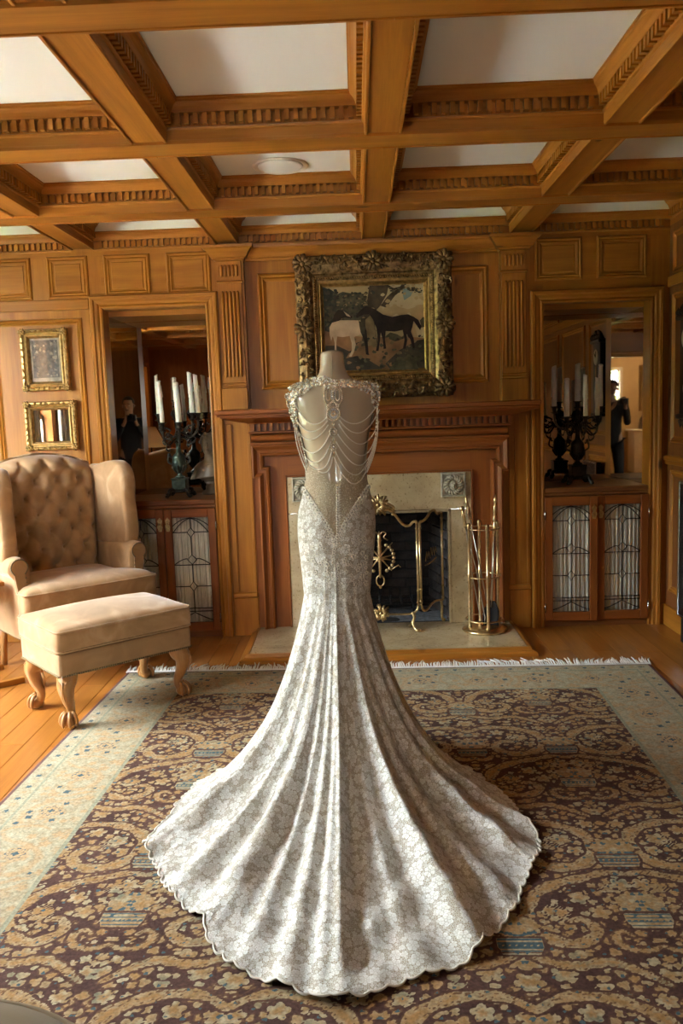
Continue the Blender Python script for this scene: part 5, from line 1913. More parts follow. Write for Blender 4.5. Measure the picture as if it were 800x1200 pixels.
# ------------------------------------------------------------------ wing armchair
CH = thing('armchair', 'tan suede wing armchair with diamond-tufted back beside the left niche', 'armchair', (-1.585, 4.715, 0.0), math.radians(42))
m = MB()
rbox(m, (0.0, 0.32, 0.335), (0.37, 0.32, 0.075), 0.02, 'suede', 10)
m.build('seat_base', CH)
# T-shaped seat cushion
m = MB()
pts = [(-0.40, -0.075), (0.40, -0.075), (0.40, 0.055), (0.295, 0.075), (0.295, 0.52), (-0.295, 0.52), (-0.295, 0.075), (-0.40, 0.055)]
def inside_scale(k):
    return [(x * k, 0.22 + (y - 0.22) * k) for (x, y) in pts]
rings = [(0.97, 0.412), (1.0, 0.430), (1.008, 0.485), (1.0, 0.540), (0.985, 0.556), (0.90, 0.574), (0.72, 0.588), (0.45, 0.595), (0.15, 0.597)]
def outline(k, n=9):
    P = inside_scale(k)
    o = []
    for i in range(len(P)):
        a, b = P[i], P[(i + 1) % len(P)]
        for q in range(n):
            t = q / n
            o.append((a[0] + (b[0] - a[0]) * t, a[1] + (b[1] - a[1]) * t))
    # soften corners
    for _ in range(2):
        o = [((o[i - 1][0] + 2 * o[i][0] + o[(i + 1) % len(o)][0]) / 4, (o[i - 1][1] + 2 * o[i][1] + o[(i + 1) % len(o)][1]) / 4) for i in range(len(o))]
    return o
vs, fs = [], []
for (k, z) in rings:
    vs += [(x, y, z) for (x, y) in outline(k)]
n = len(outline(1))
for r in range(len(rings) - 1):
    for i in range(n):
        fs.append((r * n + i, r * n + (i + 1) % n, (r + 1) * n + (i + 1) % n, (r + 1) * n + i))
fs.append(tuple((len(rings) - 1) * n + i for i in range(n)))
fs.append(tuple(range(n - 1, -1, -1)))
m.add(vs, fs, 'suede', True)
SCU = m.build('seat_cushion', CH)
m = MB()
for zz in (0.548, 0.424):
    m.tube([(x, y, zz) for (x, y) in outline(1.006)], 0.0055, 'suede', 6, closed=True)
m.build('piping', SCU)
# tufted back
WX, WZ = 0.138, 0.212
def back_pt(u, v, front=True):
    # u across, v up; the crest is bowed
    hw_ = 0.285 + 0.045 * v
    x = (2 * u - 1) * hw_
    zt = 1.285 - 0.075 * (2 * u - 1) ** 2
    z = 0.50 + (zt - 0.50) * v
    y = 0.475 + 0.115 * (z - 0.5) + 0.05 * (2 * u - 1) ** 2 * 0.3
    return x, y, z
def tuft(u, v):
    x, y, z = back_pt(u, v)
    p, q = x / WX + (z - 0.60) / WZ, x / WX - (z - 0.60) / WZ
    db = 9.0
    for pp in (math.floor(p), math.floor(p) + 1):
        for qq in (math.floor(q), math.floor(q) + 1):
            db = min(db, math.hypot(x - WX * (pp + qq) / 2, z - 0.60 - WZ * (pp - qq) / 2))
    gr = math.hypot(1 / WX, 1 / WZ)
    dc = min(abs(p - round(p)), abs(q - round(q))) / gr
    h = 0.050 - 0.026 * math.exp(-(db / 0.036) ** 2) - 0.022 * math.exp(-(db / 0.016) ** 2) - 0.006 * math.exp(-(dc / 0.011) ** 2) * (1 - 0.3 * math.exp(-(db / 0.03) ** 2))
    ed = min(1, min(u, 1 - u) / 0.07) ** 0.5 * min(1, (1 - v) / 0.06 + 0.0) ** 0.5
    roll = 0.05 * (1 - min(1, (1 - v) / 0.10)) ** 2
    return (x, y - h * ed + 0.02 * (1 - ed) + roll, z)
m = MB()
m.grid(tuft, 110, 130, 'suede')
def rear(u, v):
    x, y, z = back_pt(u, v)
    return (x, y + 0.12 - 0.05 * v, z)
m.grid(rear, 16, 16, 'suede')
rim = []
for k in range(17):
    rim.append((0, k / 16))
for k in range(1, 17):
    rim.append((k / 16, 1))
for k in range(1, 17):
    rim.append((1, 1 - k / 16))
vs = []
for (u, v) in rim:
    a, b = tuft(u, v), rear(u, v)
    vs += [a, ((a[0] + b[0]) / 2 * 1.01, (a[1] + b[1]) / 2, (a[2] + b[2]) / 2 + 0.012), b]
m.add(vs, [(3 * i + j, 3 * i + 3 + j, 3 * i + 4 + j, 3 * i + 1 + j) for i in range(len(rim) - 1) for j in (0, 1)], 'suede', True)
BK = m.build('backrest', CH)
bt = MB()
bt.ball((0, 0, 0), (0.015, 0.009, 0.015), 'suede', 10, 6)
btm = bt.mesh('button')
for pp in range(-6, 12):
    for qq in range(-9, 6):
        x, z = WX * (pp + qq) / 2, 0.60 + WZ * (pp - qq) / 2
        if abs(x) < 0.29 and 0.62 < z < 1.235 - 0.075 * (x / 0.3) ** 2:
            v = (z - 0.5) / (1.285 - 0.075 * (x / 0.31) ** 2 - 0.5)
            u = 0.5 + x / (2 * (0.285 + 0.045 * v))
            if 0.06 < u < 0.94:
                _, y, zz = back_pt(u, v)
                link('button', btm, BK, loc=(x, y + 0.002, z))
# wings, arms
for sg in (-1, 1):
    m = MB()
    # wing: outline in (y, z), swept in x with rounded thickness
    OUT = [(0.18, 0.70), (0.155, 0.80), (0.165, 0.90), (0.175, 1.00), (0.165, 1.10), (0.185, 1.18), (0.235, 1.225), (0.31, 1.235), (0.40, 1.225), (0.52, 1.20), (0.62, 1.16), (0.62, 0.70)]
    OS = smooth_path([(0, y, z) for (y, z) in OUT], 4)
    cyz = Vector((0, 0.40, 0.95))
    layers = [(0.300, 0.90), (0.303, 0.97), (0.318, 1.0), (0.345, 1.005), (0.372, 1.0), (0.388, 0.96), (0.392, 0.88)]
    vs, fs = [], []
    nn = len(OS)
    for (x, k) in layers:
        for p in OS:
            q = cyz + (p - cyz) * k
            fl = 0.030 * max(0, (0.5 - q.y)) / 0.3
            vs.append((sg * (x + fl), q.y, q.z))
    for r in range(len(layers) - 1):
        for i in range(nn):
            fs.append((r * nn + i, r * nn + (i + 1) % nn, (r + 1) * nn + (i + 1) % nn, (r + 1) * nn + i))
    fs.append(tuple(range(nn)))
    fs.append(tuple((len(layers) - 1) * nn + i for i in reversed(range(nn))))
    m.add(vs, fs, 'suede', True)
    m.build('wing', CH)
    m = MB()
    # rolled arm
    pr = [(0.300, 0.30), (0.300, 0.46), (0.302, 0.60), (0.303, 0.660), (0.312, 0.706), (0.338, 0.734), (0.372, 0.740), (0.406, 0.728), (0.426, 0.698), (0.426, 0.664), (0.408, 0.636), (0.394, 0.615), (0.388, 0.56), (0.386, 0.46), (0.384, 0.275)]
    PS = smooth_path([(x, 0, z) for (x, z) in pr], 4)
    ysx = [0.085, 0.090, 0.105, 0.20, 0.35, 0.50, 0.60]
    ks = [0.93, 0.985, 1.0, 1.0, 1.0, 1.0, 1.0]
    vs, fs = [], []
    nn = len(PS)
    for y, k in zip(ysx, ks):
        for p in PS:
            vs.append((sg * (0.36 + (p.x - 0.36) * k), y, 0.52 + (p.z - 0.52) * k))
    for r in range(len(ysx) - 1):
        for i in range(nn - 1):
            fs.append((r * nn + i, r * nn + i + 1, (r + 1) * nn + i + 1, (r + 1) * nn + i))
    fs.append(tuple(range(nn)))
    m.add(vs, fs, 'suede', True)
    AR = m.build('arm', CH)
    # keyhole front panel with nailheads
    m = MB()
    key = []
    for k in range(17):
        a = math.radians(-50 + 280 * k / 16)
        key.append((0.366 + 0.047 * math.cos(a), 0.686 + 0.047 * math.sin(a)))
    key = key + [(0.330, 0.560), (0.322, 0.44), (0.376, 0.44), (0.384, 0.560)]
    m.prism([(sg * x, z) for (x, z) in key], lambda u, v, d: (u, 0.085 - d, v), -0.01, 0.010, 'suede')
    m.build('scroll_panel', AR)
    m = MB()
    for i in range(len(key) - 4 + 1):
        pass
    ring = key[:17] + [(0.330, 0.600), (0.330, 0.560)]
    dense = []
    for i in range(len(ring) - 1):
        for q in range(2):
            dense.append((ring[i][0] + (ring[i + 1][0] - ring[i][0]) * q / 2, ring[i][1] + (ring[i + 1][1] - ring[i][1]) * q / 2))
    for (x, z) in dense:
        m.ball((sg * x, 0.073, z), (0.0048, 0.004, 0.0048), 'nail', 6, 4)
    m.build('nailheads', AR, kind='stuff')
m = MB()
nails(m, (-0.36, -0.001, 0.266), (0.36, -0.001, 0.266), 60, (0, -1, 0))
nails(m, (-0.372, 0.01, 0.266), (-0.372, 0.62, 0.266), 50, (-1, 0, 0))
nails(m, (0.372, 0.01, 0.266), (0.372, 0.62, 0.266), 50, (1, 0, 0))
m.build('nailheads', CH, kind='stuff')
for sx in (-1, 1):
    cabriole(CH, sx * 0.315, 0.05, sx, -1, 0.268)
    m = MB()
    m.tube([(sx * 0.315, 0.58, 0.268), (sx * 0.315, 0.60, 0.14), (sx * 0.315, 0.62, 0.0)], [0.026, 0.022, 0.018], 'legwood', 8)
    m.build('leg', CH)

# small C-shaped side table whose foot slides under the armchair
t = thing('side_table', 'light wooden side table frame at the far side of the armchair', 'side table', (-2.25, 4.60, 0), math.radians(42))
m = MB()
m.box(-0.14, 0.14, -0.22, 0.22, 0.585, 0.61, 'pine_y', 0.004)
m.build('table_top', t)
for yy in (-0.19, 0.16):
    m = MB()
    m.box(-0.02, 0.02, yy, yy + 0.035, 0.035, 0.585, 'pine_z', 0.003)
    m.build('leg', t)
    m = MB()
    m.box(-0.12, 0.22, yy, yy + 0.035, 0.0, 0.033, 'pine_x', 0.003)
    m.build('foot_rail', t)

# ------------------------------------------------------------------ rug
RW, RL = 3.02, 4.30
RUG = thing('rug', 'large plum and cream floral rug with a pale floral border', 'rug', (-1.397, 4.715, 0.0), math.radians(-2.1))
# pattern of the rug: half tiles (mirrored) of the field and of the border, drawn as soft masks
def soft(d, w=0.004):
    return np.clip(0.5 - d / (2 * w), 0, 1)
class Tile:
    def __init__(s, w, h, st=0.003, wrap=True):
        s.w, s.h, s.st = w, h, st
        s.x, s.y = np.meshgrid(np.arange(0, w + st, st), np.arange(0, h, st))
        s.c, s.g, s.b = (np.zeros_like(s.x) for _ in range(3))
        s.wrap = wrap
    def dy(s, cy):
        d = s.y - cy
        return (d + s.h / 2) % s.h - s.h / 2 if s.wrap else d
    def put(s, d, gold=0.0, halo=0.010, cream=1.0):
        m, hl = soft(d), soft(d - halo)
        s.c = s.c * (1 - hl) + cream * m
        s.g = s.g * (1 - hl) + gold * m
        s.b = s.b * (1 - hl)
    def leafd(s, cx, cy, R, a0, n=5, dep=0.55, pw=0.7):
        dx, dy = s.x - cx, s.dy(cy)
        r, ph = np.hypot(dx, dy), np.arctan2(dy, dx) - a0
        return r - R * (1 - dep + dep * np.abs(np.cos(ph * n / 2)) ** pw)
    def leaf(s, cx, cy, R, a0, n=5, gold=0.0, halo=0.010, dep=0.55):
        s.put(s.leafd(cx, cy, R, a0, n, dep), gold, halo)
    def blue(s, d, k=0.9):
        s.b = np.maximum(s.b, k * soft(d))
    def line(s, pts, widths):
        best = np.full_like(s.x, 9.0)
        tt = np.zeros_like(s.x)
        n = len(pts)
        for i, (px, py) in enumerate(pts):
            d = np.hypot(s.x - px, s.dy(py)) - widths[i]
            k = d < best
            best = np.where(k, d, best)
            tt = np.where(k, i / (n - 1), tt)
        return best, tt
    def scroll(s, pts, wid, gold=0.35):
        n = 90
        P = np.array(pts)
        t = np.linspace(0, len(P) - 1, n)
        # Catmull-Rom
        q = []
        for v in t:
            i = min(int(v), len(P) - 2)
            f = v - i
            p0, p1, p2, p3 = P[max(i - 1, 0)], P[i], P[i + 1], P[min(i + 2, len(P) - 1)]
            q.append(0.5 * ((2 * p1) + (p2 - p0) * f + (2 * p0 - 5 * p1 + 4 * p2 - p3) * f ** 2 + (3 * p1 - p0 - 3 * p2 + p3) * f ** 3))
        u = np.linspace(0, 1, n)
        w = wid * (0.25 + 0.75 * np.sin(PI * np.clip(u * 0.9 + 0.06, 0, 1)) ** 0.8) * (1 + 0.16 * np.sin(u * 62))
        d, tt = s.line(q, w)
        s.put(d, gold, 0.011)
        s.g = np.maximum(s.g, 0.95 * soft(d + wid * 0.62))
        fe = soft(d) * (np.abs(np.sin(tt * 95 + d * 160)) < 0.22) * (tt > 0.03)
        s.c = s.c * (1 - 0.75 * fe * (d > -wid * 0.62))
        s.g = s.g * (1 - 0.7 * fe * (d < -wid * 0.55))
        s.b = np.maximum(s.b, 0.72 * soft(np.abs(d + wid * 0.78) - 0.0014))
        rim = soft(np.abs(d + wid * 0.36) - 0.0022)
        s.c = s.c * (1 - 0.75 * rim)
    def sample(s, X, Y):
        iy = np.clip((np.mod(Y, s.h) / s.st).astype(int), 0, s.x.shape[0] - 1)
        ix = np.clip((X / s.st).astype(int), 0, s.x.shape[1] - 1)
        return s.c[iy, ix], s.g[iy, ix], s.b[iy, ix]
def scatter(rnd, n, w, h, dist):
    out = []
    for _ in range(n * 30):
        p = (rnd.uniform(0, w), rnd.uniform(0, h))
        if all(math.hypot(p[0] - q[0], min(abs(p[1] - q[1]), h - abs(p[1] - q[1]))) > dist for q in out):
            out.append(p)
        if len(out) >= n:
            break
    return out
def field_tile(seed=5):
    R = random.Random(seed)
    W_, H_ = 0.46, 1.06
    T = Tile(W_, H_)
    for (x, y) in scatter(R, 220, W_, H_, 0.034):
        T.leaf(x, y, R.uniform(0.015, 0.024), R.uniform(0, 6), R.choice((3, 4, 5)), R.choice((0, 0.2, 0.6, 0.9)), 0.008)
    for (x, y) in scatter(R, 34, W_, H_, 0.085):
        a = R.uniform(0, 6)
        T.leaf(x, y, R.uniform(0.034, 0.046), a, 5, R.choice((0.0, 0.1, 0.3)), 0.010)
        T.g = np.maximum(T.g, 0.85 * soft(T.leafd(x, y, 0.018, a, 5)))
        T.c = T.c * (1 - 0.8 * soft(np.abs(T.leafd(x, y, 0.024, a, 5)) - 0.0012))
        if R.random() < 0.5:
            T.blue(T.leafd(x + 0.012, y, 0.010, a, 3), 0.9)
    T.scroll([(0.46, 0.10), (0.36, 0.04), (0.22, 0.05), (0.10, 0.13), (0.075, 0.26), (0.15, 0.37), (0.27, 0.385), (0.335, 0.31), (0.30, 0.235), (0.235, 0.25)], 0.029)
    T.scroll([(0.0, 0.44), (0.07, 0.425), (0.16, 0.46), (0.27, 0.50), (0.37, 0.58), (0.41, 0.70), (0.37, 0.81), (0.27, 0.85), (0.19, 0.79), (0.22, 0.72), (0.27, 0.73)], 0.027)
    T.scroll([(0.46, 0.88), (0.40, 0.93), (0.30, 0.96), (0.19, 0.94), (0.10, 0.99), (0.03, 1.05)], 0.021)
    T.scroll([(0.0, 0.86), (0.05, 0.885), (0.115, 0.87), (0.14, 0.82), (0.11, 0.785), (0.075, 0.81)], 0.016)
    T.scroll([(0.46, 0.42), (0.43, 0.46), (0.385, 0.45), (0.365, 0.41)], 0.018)
    # bouquets and striped urns on the mirror axes
    for (cx, cy) in ((0.0, 0.24), (0.0, 0.62), (0.46, 0.27), (0.46, 0.76)):
        T.put(np.hypot((T.x - cx) / 1.35, T.dy(cy)) - 0.060, 0.55, 0.012)
        for (x, y) in scatter(R, 40, 0.1, 0.14, 0.022):
            px, py = (x if cx == 0 else cx - x), cy - 0.07 + y
            T.put(T.leafd(px, py, 0.011, R.uniform(0, 6), 5, 0.35), R.choice((0.0, 0.9, 0.3)), 0.0025)
        for k in range(5):
            T.blue(T.leafd((R.uniform(0, 0.08) if cx == 0 else cx - R.uniform(0, 0.08)), cy + R.uniform(-0.06, 0.06), 0.012, R.uniform(0, 6), 3), 0.9)
        ax = np.abs(T.x - cx)
        yy = T.dy(cy + 0.105)
        d = np.maximum(np.abs(yy) - 0.042, ax - (0.078 - 0.35 * np.maximum(yy, 0)))
        T.put(d, 0.1, 0.010)
        st = np.sin(yy * 2 * PI / 0.021)
        T.b = np.maximum(T.b, soft(d) * (st > 0.35) * 0.9)
        T.c = T.c * (1 - soft(d) * (np.abs(st) < 0.25) * 0.8)
        T.b = np.maximum(T.b, soft(d) * (np.abs(yy) < 0.007) * (np.sin(ax * 300) > 0) * 0.9)
    # hatched grounds
    for (cx, cy, r) in ((0.22, 0.20, 0.055), (0.31, 0.68, 0.055), (0.10, 0.53, 0.035)):
        hm = soft(T.leafd(cx, cy, r, 0.6, 3, 0.25)) * (T.c < 0.3)
        T.c = np.maximum(T.c, hm * 0.75 * ((np.sin((T.x + T.y) * 520) > 0.35) | (np.sin((T.x - T.y) * 520) > 0.5)))
    for (x, y) in scatter(R, 90, W_, H_, 0.045):
        T.blue(T.leafd(x, y, R.uniform(0.006, 0.012), R.uniform(0, 6), 3), R.choice((0.7, 0.9)))
    return T
def border_tile(seed=8):
    # x = distance from the rug's edge (0 .. 0.40), y along it
    R = random.Random(seed)
    T = Tile(0.40, 0.62)
    T.scroll([(0.12, 0.0), (0.17, 0.06), (0.27, 0.10), (0.335, 0.18), (0.31, 0.27), (0.24, 0.28), (0.225, 0.22), (0.265, 0.20)], 0.013, 0.75)
    T.scroll([(0.36, 0.31), (0.31, 0.37), (0.20, 0.40), (0.145, 0.48), (0.17, 0.575), (0.24, 0.585), (0.255, 0.52), (0.215, 0.50)], 0.013, 0.75)
    T.scroll([(0.12, 0.0), (0.16, -0.03), (0.24, -0.04), (0.30, -0.01)], 0.008, 0.9)
    T.scroll([(0.36, 0.31), (0.32, 0.31), (0.24, 0.345), (0.17, 0.33)], 0.008, 0.9)
    T.c *= 0.0
    for (x, y) in scatter(R, 110, 0.255, 0.62, 0.032):
        k = R.random()
        x += 0.125
        a = R.uniform(0, 6)
        if k < 0.45:
            T.g = np.maximum(T.g, R.choice((0.5, 0.9)) * soft(T.leafd(x, y, R.uniform(0.014, 0.026), a, 5)))
        if 0.30 < k < 0.42:
            T.blue(T.leafd(x, y, R.uniform(0.010, 0.020), a, 4), 0.85)
        elif k > 0.42:
            d = T.leafd(x, y, R.uniform(0.014, 0.024), a, 5)
            T.b = np.maximum(T.b, 0.70 * soft(np.abs(d) - 0.0018))
    for y0 in (0.155, 0.465):
        for (x, R_) in ((0.24, 0.05),):
            d = T.leafd(x, y0, R_, 0, 8, 0.3)
            T.g = np.maximum(T.g, 0.8 * soft(d))
            T.b = np.maximum(T.b * (1 - soft(d)), 0.9 * soft(np.abs(d + 0.014) - 0.004))
            T.b = np.maximum(T.b, 0.95 * soft(T.leafd(x, y0, 0.016, 0, 4)))
    # guard band of small leaves near the edge
    for k in range(6):
        y = 0.62 * (k + 0.5) / 6
        d = np.hypot((T.x - 0.062) / 0.8, T.dy(y)) - 0.028
        T.b = np.maximum(T.b, 0.70 * soft(np.abs(d) - 0.003))
        T.b = np.maximum(T.b, 0.78 * soft(T.leafd(0.062, y, 0.017, 0, 5)))
        T.g = np.maximum(T.g, 0.7 * soft(T.leafd(0.062, y + 0.05, 0.014, 0.5, 4)))
    return T
def rug_masks(gx, gy, RW, RL, bd=0.40):
    F, Bt = field_tile(), border_tile()
    TX, TY = 0.92 * 0.84, 1.06 * 0.84
    fx = gx - RW / 2
    tx = np.abs((fx + TX / 2) % TX - TX / 2)
    c, g, b = F.sample(tx / 0.84, -gy / 0.84)
    eb = np.minimum(np.minimum(gx, RW - gx), np.minimum(-gy, RL + gy))
    side = np.minimum(gx, RW - gx) < np.minimum(-gy, RL + gy)
    al = np.where(side, -gy, gx)
    bc, bg, bb = Bt.sample(eb, al)
    inb = eb < bd
    c, g, b = np.where(inb, bc, c), np.where(inb, bg, g), np.where(inb, bb, b)
    lin = np.maximum(np.maximum(soft(np.abs(eb - 0.105) - 0.006, 0.005), soft(np.abs(eb - 0.392) - 0.008, 0.005)), 0.8 * soft(np.abs(eb - 0.028) - 0.003, 0.004))
    edg = soft(eb - 0.020, 0.004)
    return c, g, b, np.where(inb, 1.0, 0.0), lin, edg, eb
st = 0.006
nx, ny = int(RW / st) + 1, int(RL / st) + 1
gx, gy = np.meshgrid(np.linspace(0, RW, nx), np.linspace(0, -RL, ny))
cre, gol, blu, bor, lin, edg, eb = rug_masks(gx, gy, RW, RL)
zt = 0.012 * np.clip(eb / 0.006, 0, 1) ** 0.5
vs = np.stack([gx, gy, zt], -1).reshape(-1, 3)
ii = np.arange(nx * ny).reshape(ny, nx)
quads = np.stack([ii[:-1, :-1], ii[:-1, 1:], ii[1:, 1:], ii[1:, :-1]], -1).reshape(-1, 4)[:, ::-1]
me = bpy.data.meshes.new('pile')
me.vertices.add(len(vs)); me.vertices.foreach_set('co', vs.astype(np.float32).ravel())
me.loops.add(quads.size); me.loops.foreach_set('vertex_index', quads.astype(np.int32).ravel())
me.polygons.add(len(quads)); me.polygons.foreach_set('loop_start', np.arange(0, quads.size, 4, dtype=np.int32))
me.update(); me.validate()
for nm, ch in (('motif', (cre, gol, blu)), ('ground', (bor, lin, edg))):
    at = me.color_attributes.new(nm, 'FLOAT_COLOR', 'POINT')
    at.data.foreach_set('color', np.stack([*ch, np.ones_like(gx)], -1).astype(np.float32).ravel())
me.materials.append(MT['rug'])
link('pile', me, RUG)
m = MB()
q = random.Random(9)
x = 0.0
lean = 0
while x < RW:
    lean = 0.8 * lean + q.uniform(-0.012, 0.012)
    ln = 0.075 + q.uniform(-0.018, 0.018)
    up_ = q.uniform(0.006, 0.024)
    m.tube([(x, -0.012, 0.013), (x + lean * 0.4, ln * 0.5, 0.012 + up_ * 0.7), (x + lean * 1.3 + 0.016 * math.sin(x * 5), ln, 0.005 + up_)], [0.0050, 0.0044, 0.0026], 'fringe', 5)
    x += q.uniform(0.009, 0.015)
m.tube([(0, -0.004, 0.011), (RW, -0.004, 0.011)], 0.008, 'fringe', 6)
m.build('fringe', RUG, kind='stuff')
# ------------------------------------------------------------------ mannequin and wedding dress
DCX, DCY = -0.102, 3.35
ZT = [1.735, 1.733, 1.720, 1.680, 1.645, 1.625, 1.610, 1.595, 1.578, 1.555, 1.520, 1.470, 1.400, 1.340, 1.290, 1.220, 1.160, 1.095, 1.040, 0.990, 0.920, 0.850, 0.750][::-1]
AT = [0.018, 0.040, 0.0465, 0.0475, 0.056, 0.072, 0.100, 0.138, 0.166, 0.178, 0.170, 0.152, 0.134, 0.124, 0.119, 0.1205, 0.134, 0.151, 0.1545, 0.1535, 0.147, 0.140, 0.1315][::-1]
BT = [0.018, 0.042, 0.049, 0.050, 0.056, 0.064, 0.072, 0.082, 0.090, 0.098, 0.107, 0.112, 0.108, 0.102, 0.098, 0.100, 0.110, 0.124, 0.131, 0.132, 0.126, 0.120, 0.115][::-1]
XT = [(-0.090 if z > 1.25 else -0.090 - (1.25 - z) / 0.5 * 0.014) for z in ZT]
def body(th, z):
    """point of the form at polar angle th (0 = right, -90 deg = back, towards the viewer) and height z, with its radius"""
    a, b, xc = np.interp(z, ZT, AT), np.interp(z, ZT, BT), np.interp(z, ZT, XT)
    r = 1 / math.sqrt((math.cos(th) / a) ** 2 + (math.sin(th) / b) ** 2)
    sp = 0.0
    if z > 0.93 and math.sin(th) < 0:      # shallow spine and the round of the seat
        sp = 0.010 * math.exp(-(math.cos(th) / 0.16) ** 2) * math.exp(-((z - 1.36) / 0.16) ** 2)
        sp -= 0.012 * math.exp(-((abs(math.cos(th)) - 0.45) / 0.3) ** 2) * math.exp(-((z - 1.03) / 0.09) ** 2)
    return xc, r - sp
def body_pt(th, z, off=0.0):
    xc, r = body(th, z)
    return (xc + (r + off) * math.cos(th), DCY + (r + off) * math.sin(th), z)
MN = thing('dress_form', 'glossy ivory headless dress form wearing the lace gown', 'mannequin', (DCX, DCY, 0.0))
m = MB()
def fn(u, v):
    k = v ** 0.85
    z = 0.80 + (1.735 - 0.80) * k
    return body_pt(2 * PI * u, z)
m.grid(fn, 56, 120, 'ivory', wrap=True)
m.add([body_pt(2 * PI * k / 24, 1.7349) for k in range(24)], [tuple(range(24))], 'ivory')
m.build('torso', MN, True)
m = MB()
m.tube([body_pt(-PI / 2, z, 0.0006) for z in np.linspace(1.728, 1.24, 40)], 0.0016, 'ivory', 5)
m.build('back_seam', MN, True)
m = MB()
m.lathe([(0.0, 0.8), (0.05, 0.8), (0.022, 0.74), (0.018, 0.06), (0.05, 0.045), (0.17, 0.03), (0.18, 0.0125), (0.0, 0.0125)], 'iron', 20, (DCX, DCY, 0))
m.build('stand', MN, True)

# hem line of the train on the floor, as polar angles about the form
HEM = [(206, 947), (188, 965), (170, 985), (178, 1007), (190, 1028), (203, 1048), (218, 1066), (240, 1082), (243, 1100), (256, 1116), (278, 1133), (306, 1149), (342, 1164), (384, 1172), (430, 1167), (468, 1154), (508, 1140), (545, 1124), (568, 1104), (590, 1083), (606, 1060), (608, 1040), (620, 1021), (633, 1000), (629, 980), (614, 964), (606, 948)]
HEMXY = []
fwd, rt, upv = _f, _R, _U
for (px, py) in HEM:       # design drawing of the train's outline laid out on the floor plan
    d = fwd * 973 + rt * (px - 400) - upv * (py - 600)
    k = (0.02 - 1.5) / d.z
    HEMXY.append((d.x * k, d.y * k))
HA = [math.atan2(y - DCY, x - DCX) for (x, y) in HEMXY]
HA = [a if a < 0.6 else a - 2 * PI for a in HA]
HR = [math.hypot(x - DCX, y - DCY) for (x, y) in HEMXY]
order = sorted(range(len(HA)), key=lambda i: HA[i])
HA = [HA[i] for i in order]; HR = [HR[i] for i in order]
fa = [HA[-1] + 0.25, HA[-1] + 0.6, PI / 2, HA[0] + 2 * PI - 0.6, HA[0] + 2 * PI - 0.25]
fr_ = [0.60, 0.44, 0.36, 0.44, 0.62]
HA2 = HA + fa
HR2 = HR + fr_
def hemR(th):
    t = (th - HA2[0]) % (2 * PI) + HA2[0]
    return float(np.interp(t, HA2 + [HA2[0] + 2 * PI], HR2 + [HR2[0]]))
def ang_of(px, py):
    d = fwd * 973 + rt * (px - 400) - upv * (py - 600)
    k = (0.02 - 1.5) / d.z
    return math.atan2(d.y * k - DCY, d.x * k - DCX)
RIDGE = [((172, 992), 0.95, 0.060), ((200, 1046), 0.70, 0.050), ((237, 1086), 1.05, 0.060), ((280, 1136), 0.40, 0.030), ((330, 1160), 0.72, 0.036), ((374, 1171), 0.80, 0.026), ((400, 1171), 0.80, 0.026), ((448, 1161), 0.40, 0.035),
         ((492, 1146), 0.45, 0.040), ((560, 1112), 1.25, 0.055), ((604, 1064), 0.50, 0.045), ((628, 1012), 0.9, 0.055), ((616, 966), 0.8, 0.055)]
RID = [(ang_of(*p), a, w) for (p, a, w) in RIDGE]
def ridge(th, spread=1.0):
    s = 0.0
    for (t0, a, w) in RID:
        d = (th - t0 + PI) % (2 * PI) - PI
        ww = w * (1.25 if d > 0 else 0.75) * spread
        s += a * math.exp(-(d / ww) ** 2)
    return s
ZK = 0.75
def neckline(th):
    """top edge of the gown: a deep V at the back rising under the arms"""
    d = abs((th + PI / 2 + PI) % (2 * PI) - PI)
    s = min(1.0, d / (PI / 2))
    if d < PI / 2:
        return 1.212 + 0.075 * (math.sin(d) ** 1.0) + 0.20 * max(0, (s - 0.74) / 0.26) ** 1.3
    return 1.487 - 0.03 * math.sin(min(PI, (d - PI / 2) * 2))
NU, NA, NBR = 960, 70, 170
rs = np.random.default_rng(3)
ph1, ph2 = rs.uniform(0, 6, 6), rs.uniform(0, 6, 6)
vs, lace, luv = [], [], []
for j in range(NA):
    v = j / (NA - 1)
    for i in range(NU):
        th = -PI / 2 + 2 * PI * i / NU
        zt_ = neckline(th)
        z = zt_ + (ZK - zt_) * v
        f = ridge(th, 2.0) * 0.006 * max(0, (1.0 - z) / 0.25) if z < 1.0 else 0
        vs.append(body_pt(th, z, 0.0045 + f))
        xx = abs(vs[-1][0] - np.interp(z, ZT, XT))
        zb = 0.985 + 0.195 * min(1.2, xx / 0.125) ** 0.85 + 0.008 * math.sin(xx * 320)
        back = math.sin(th) < 0.1
        lace.append(float(np.clip((zb - z) / 0.008 + 0.5, 0.0, 1)) if back else 0.0)
        luv.append((4.0 + 0.145 * (2 * PI * i / NU if i < NU / 2 else 2 * PI * i / NU - 2 * PI), z, 0.0))
arcl = [0.16] * NU
_last = vs[-NU:]
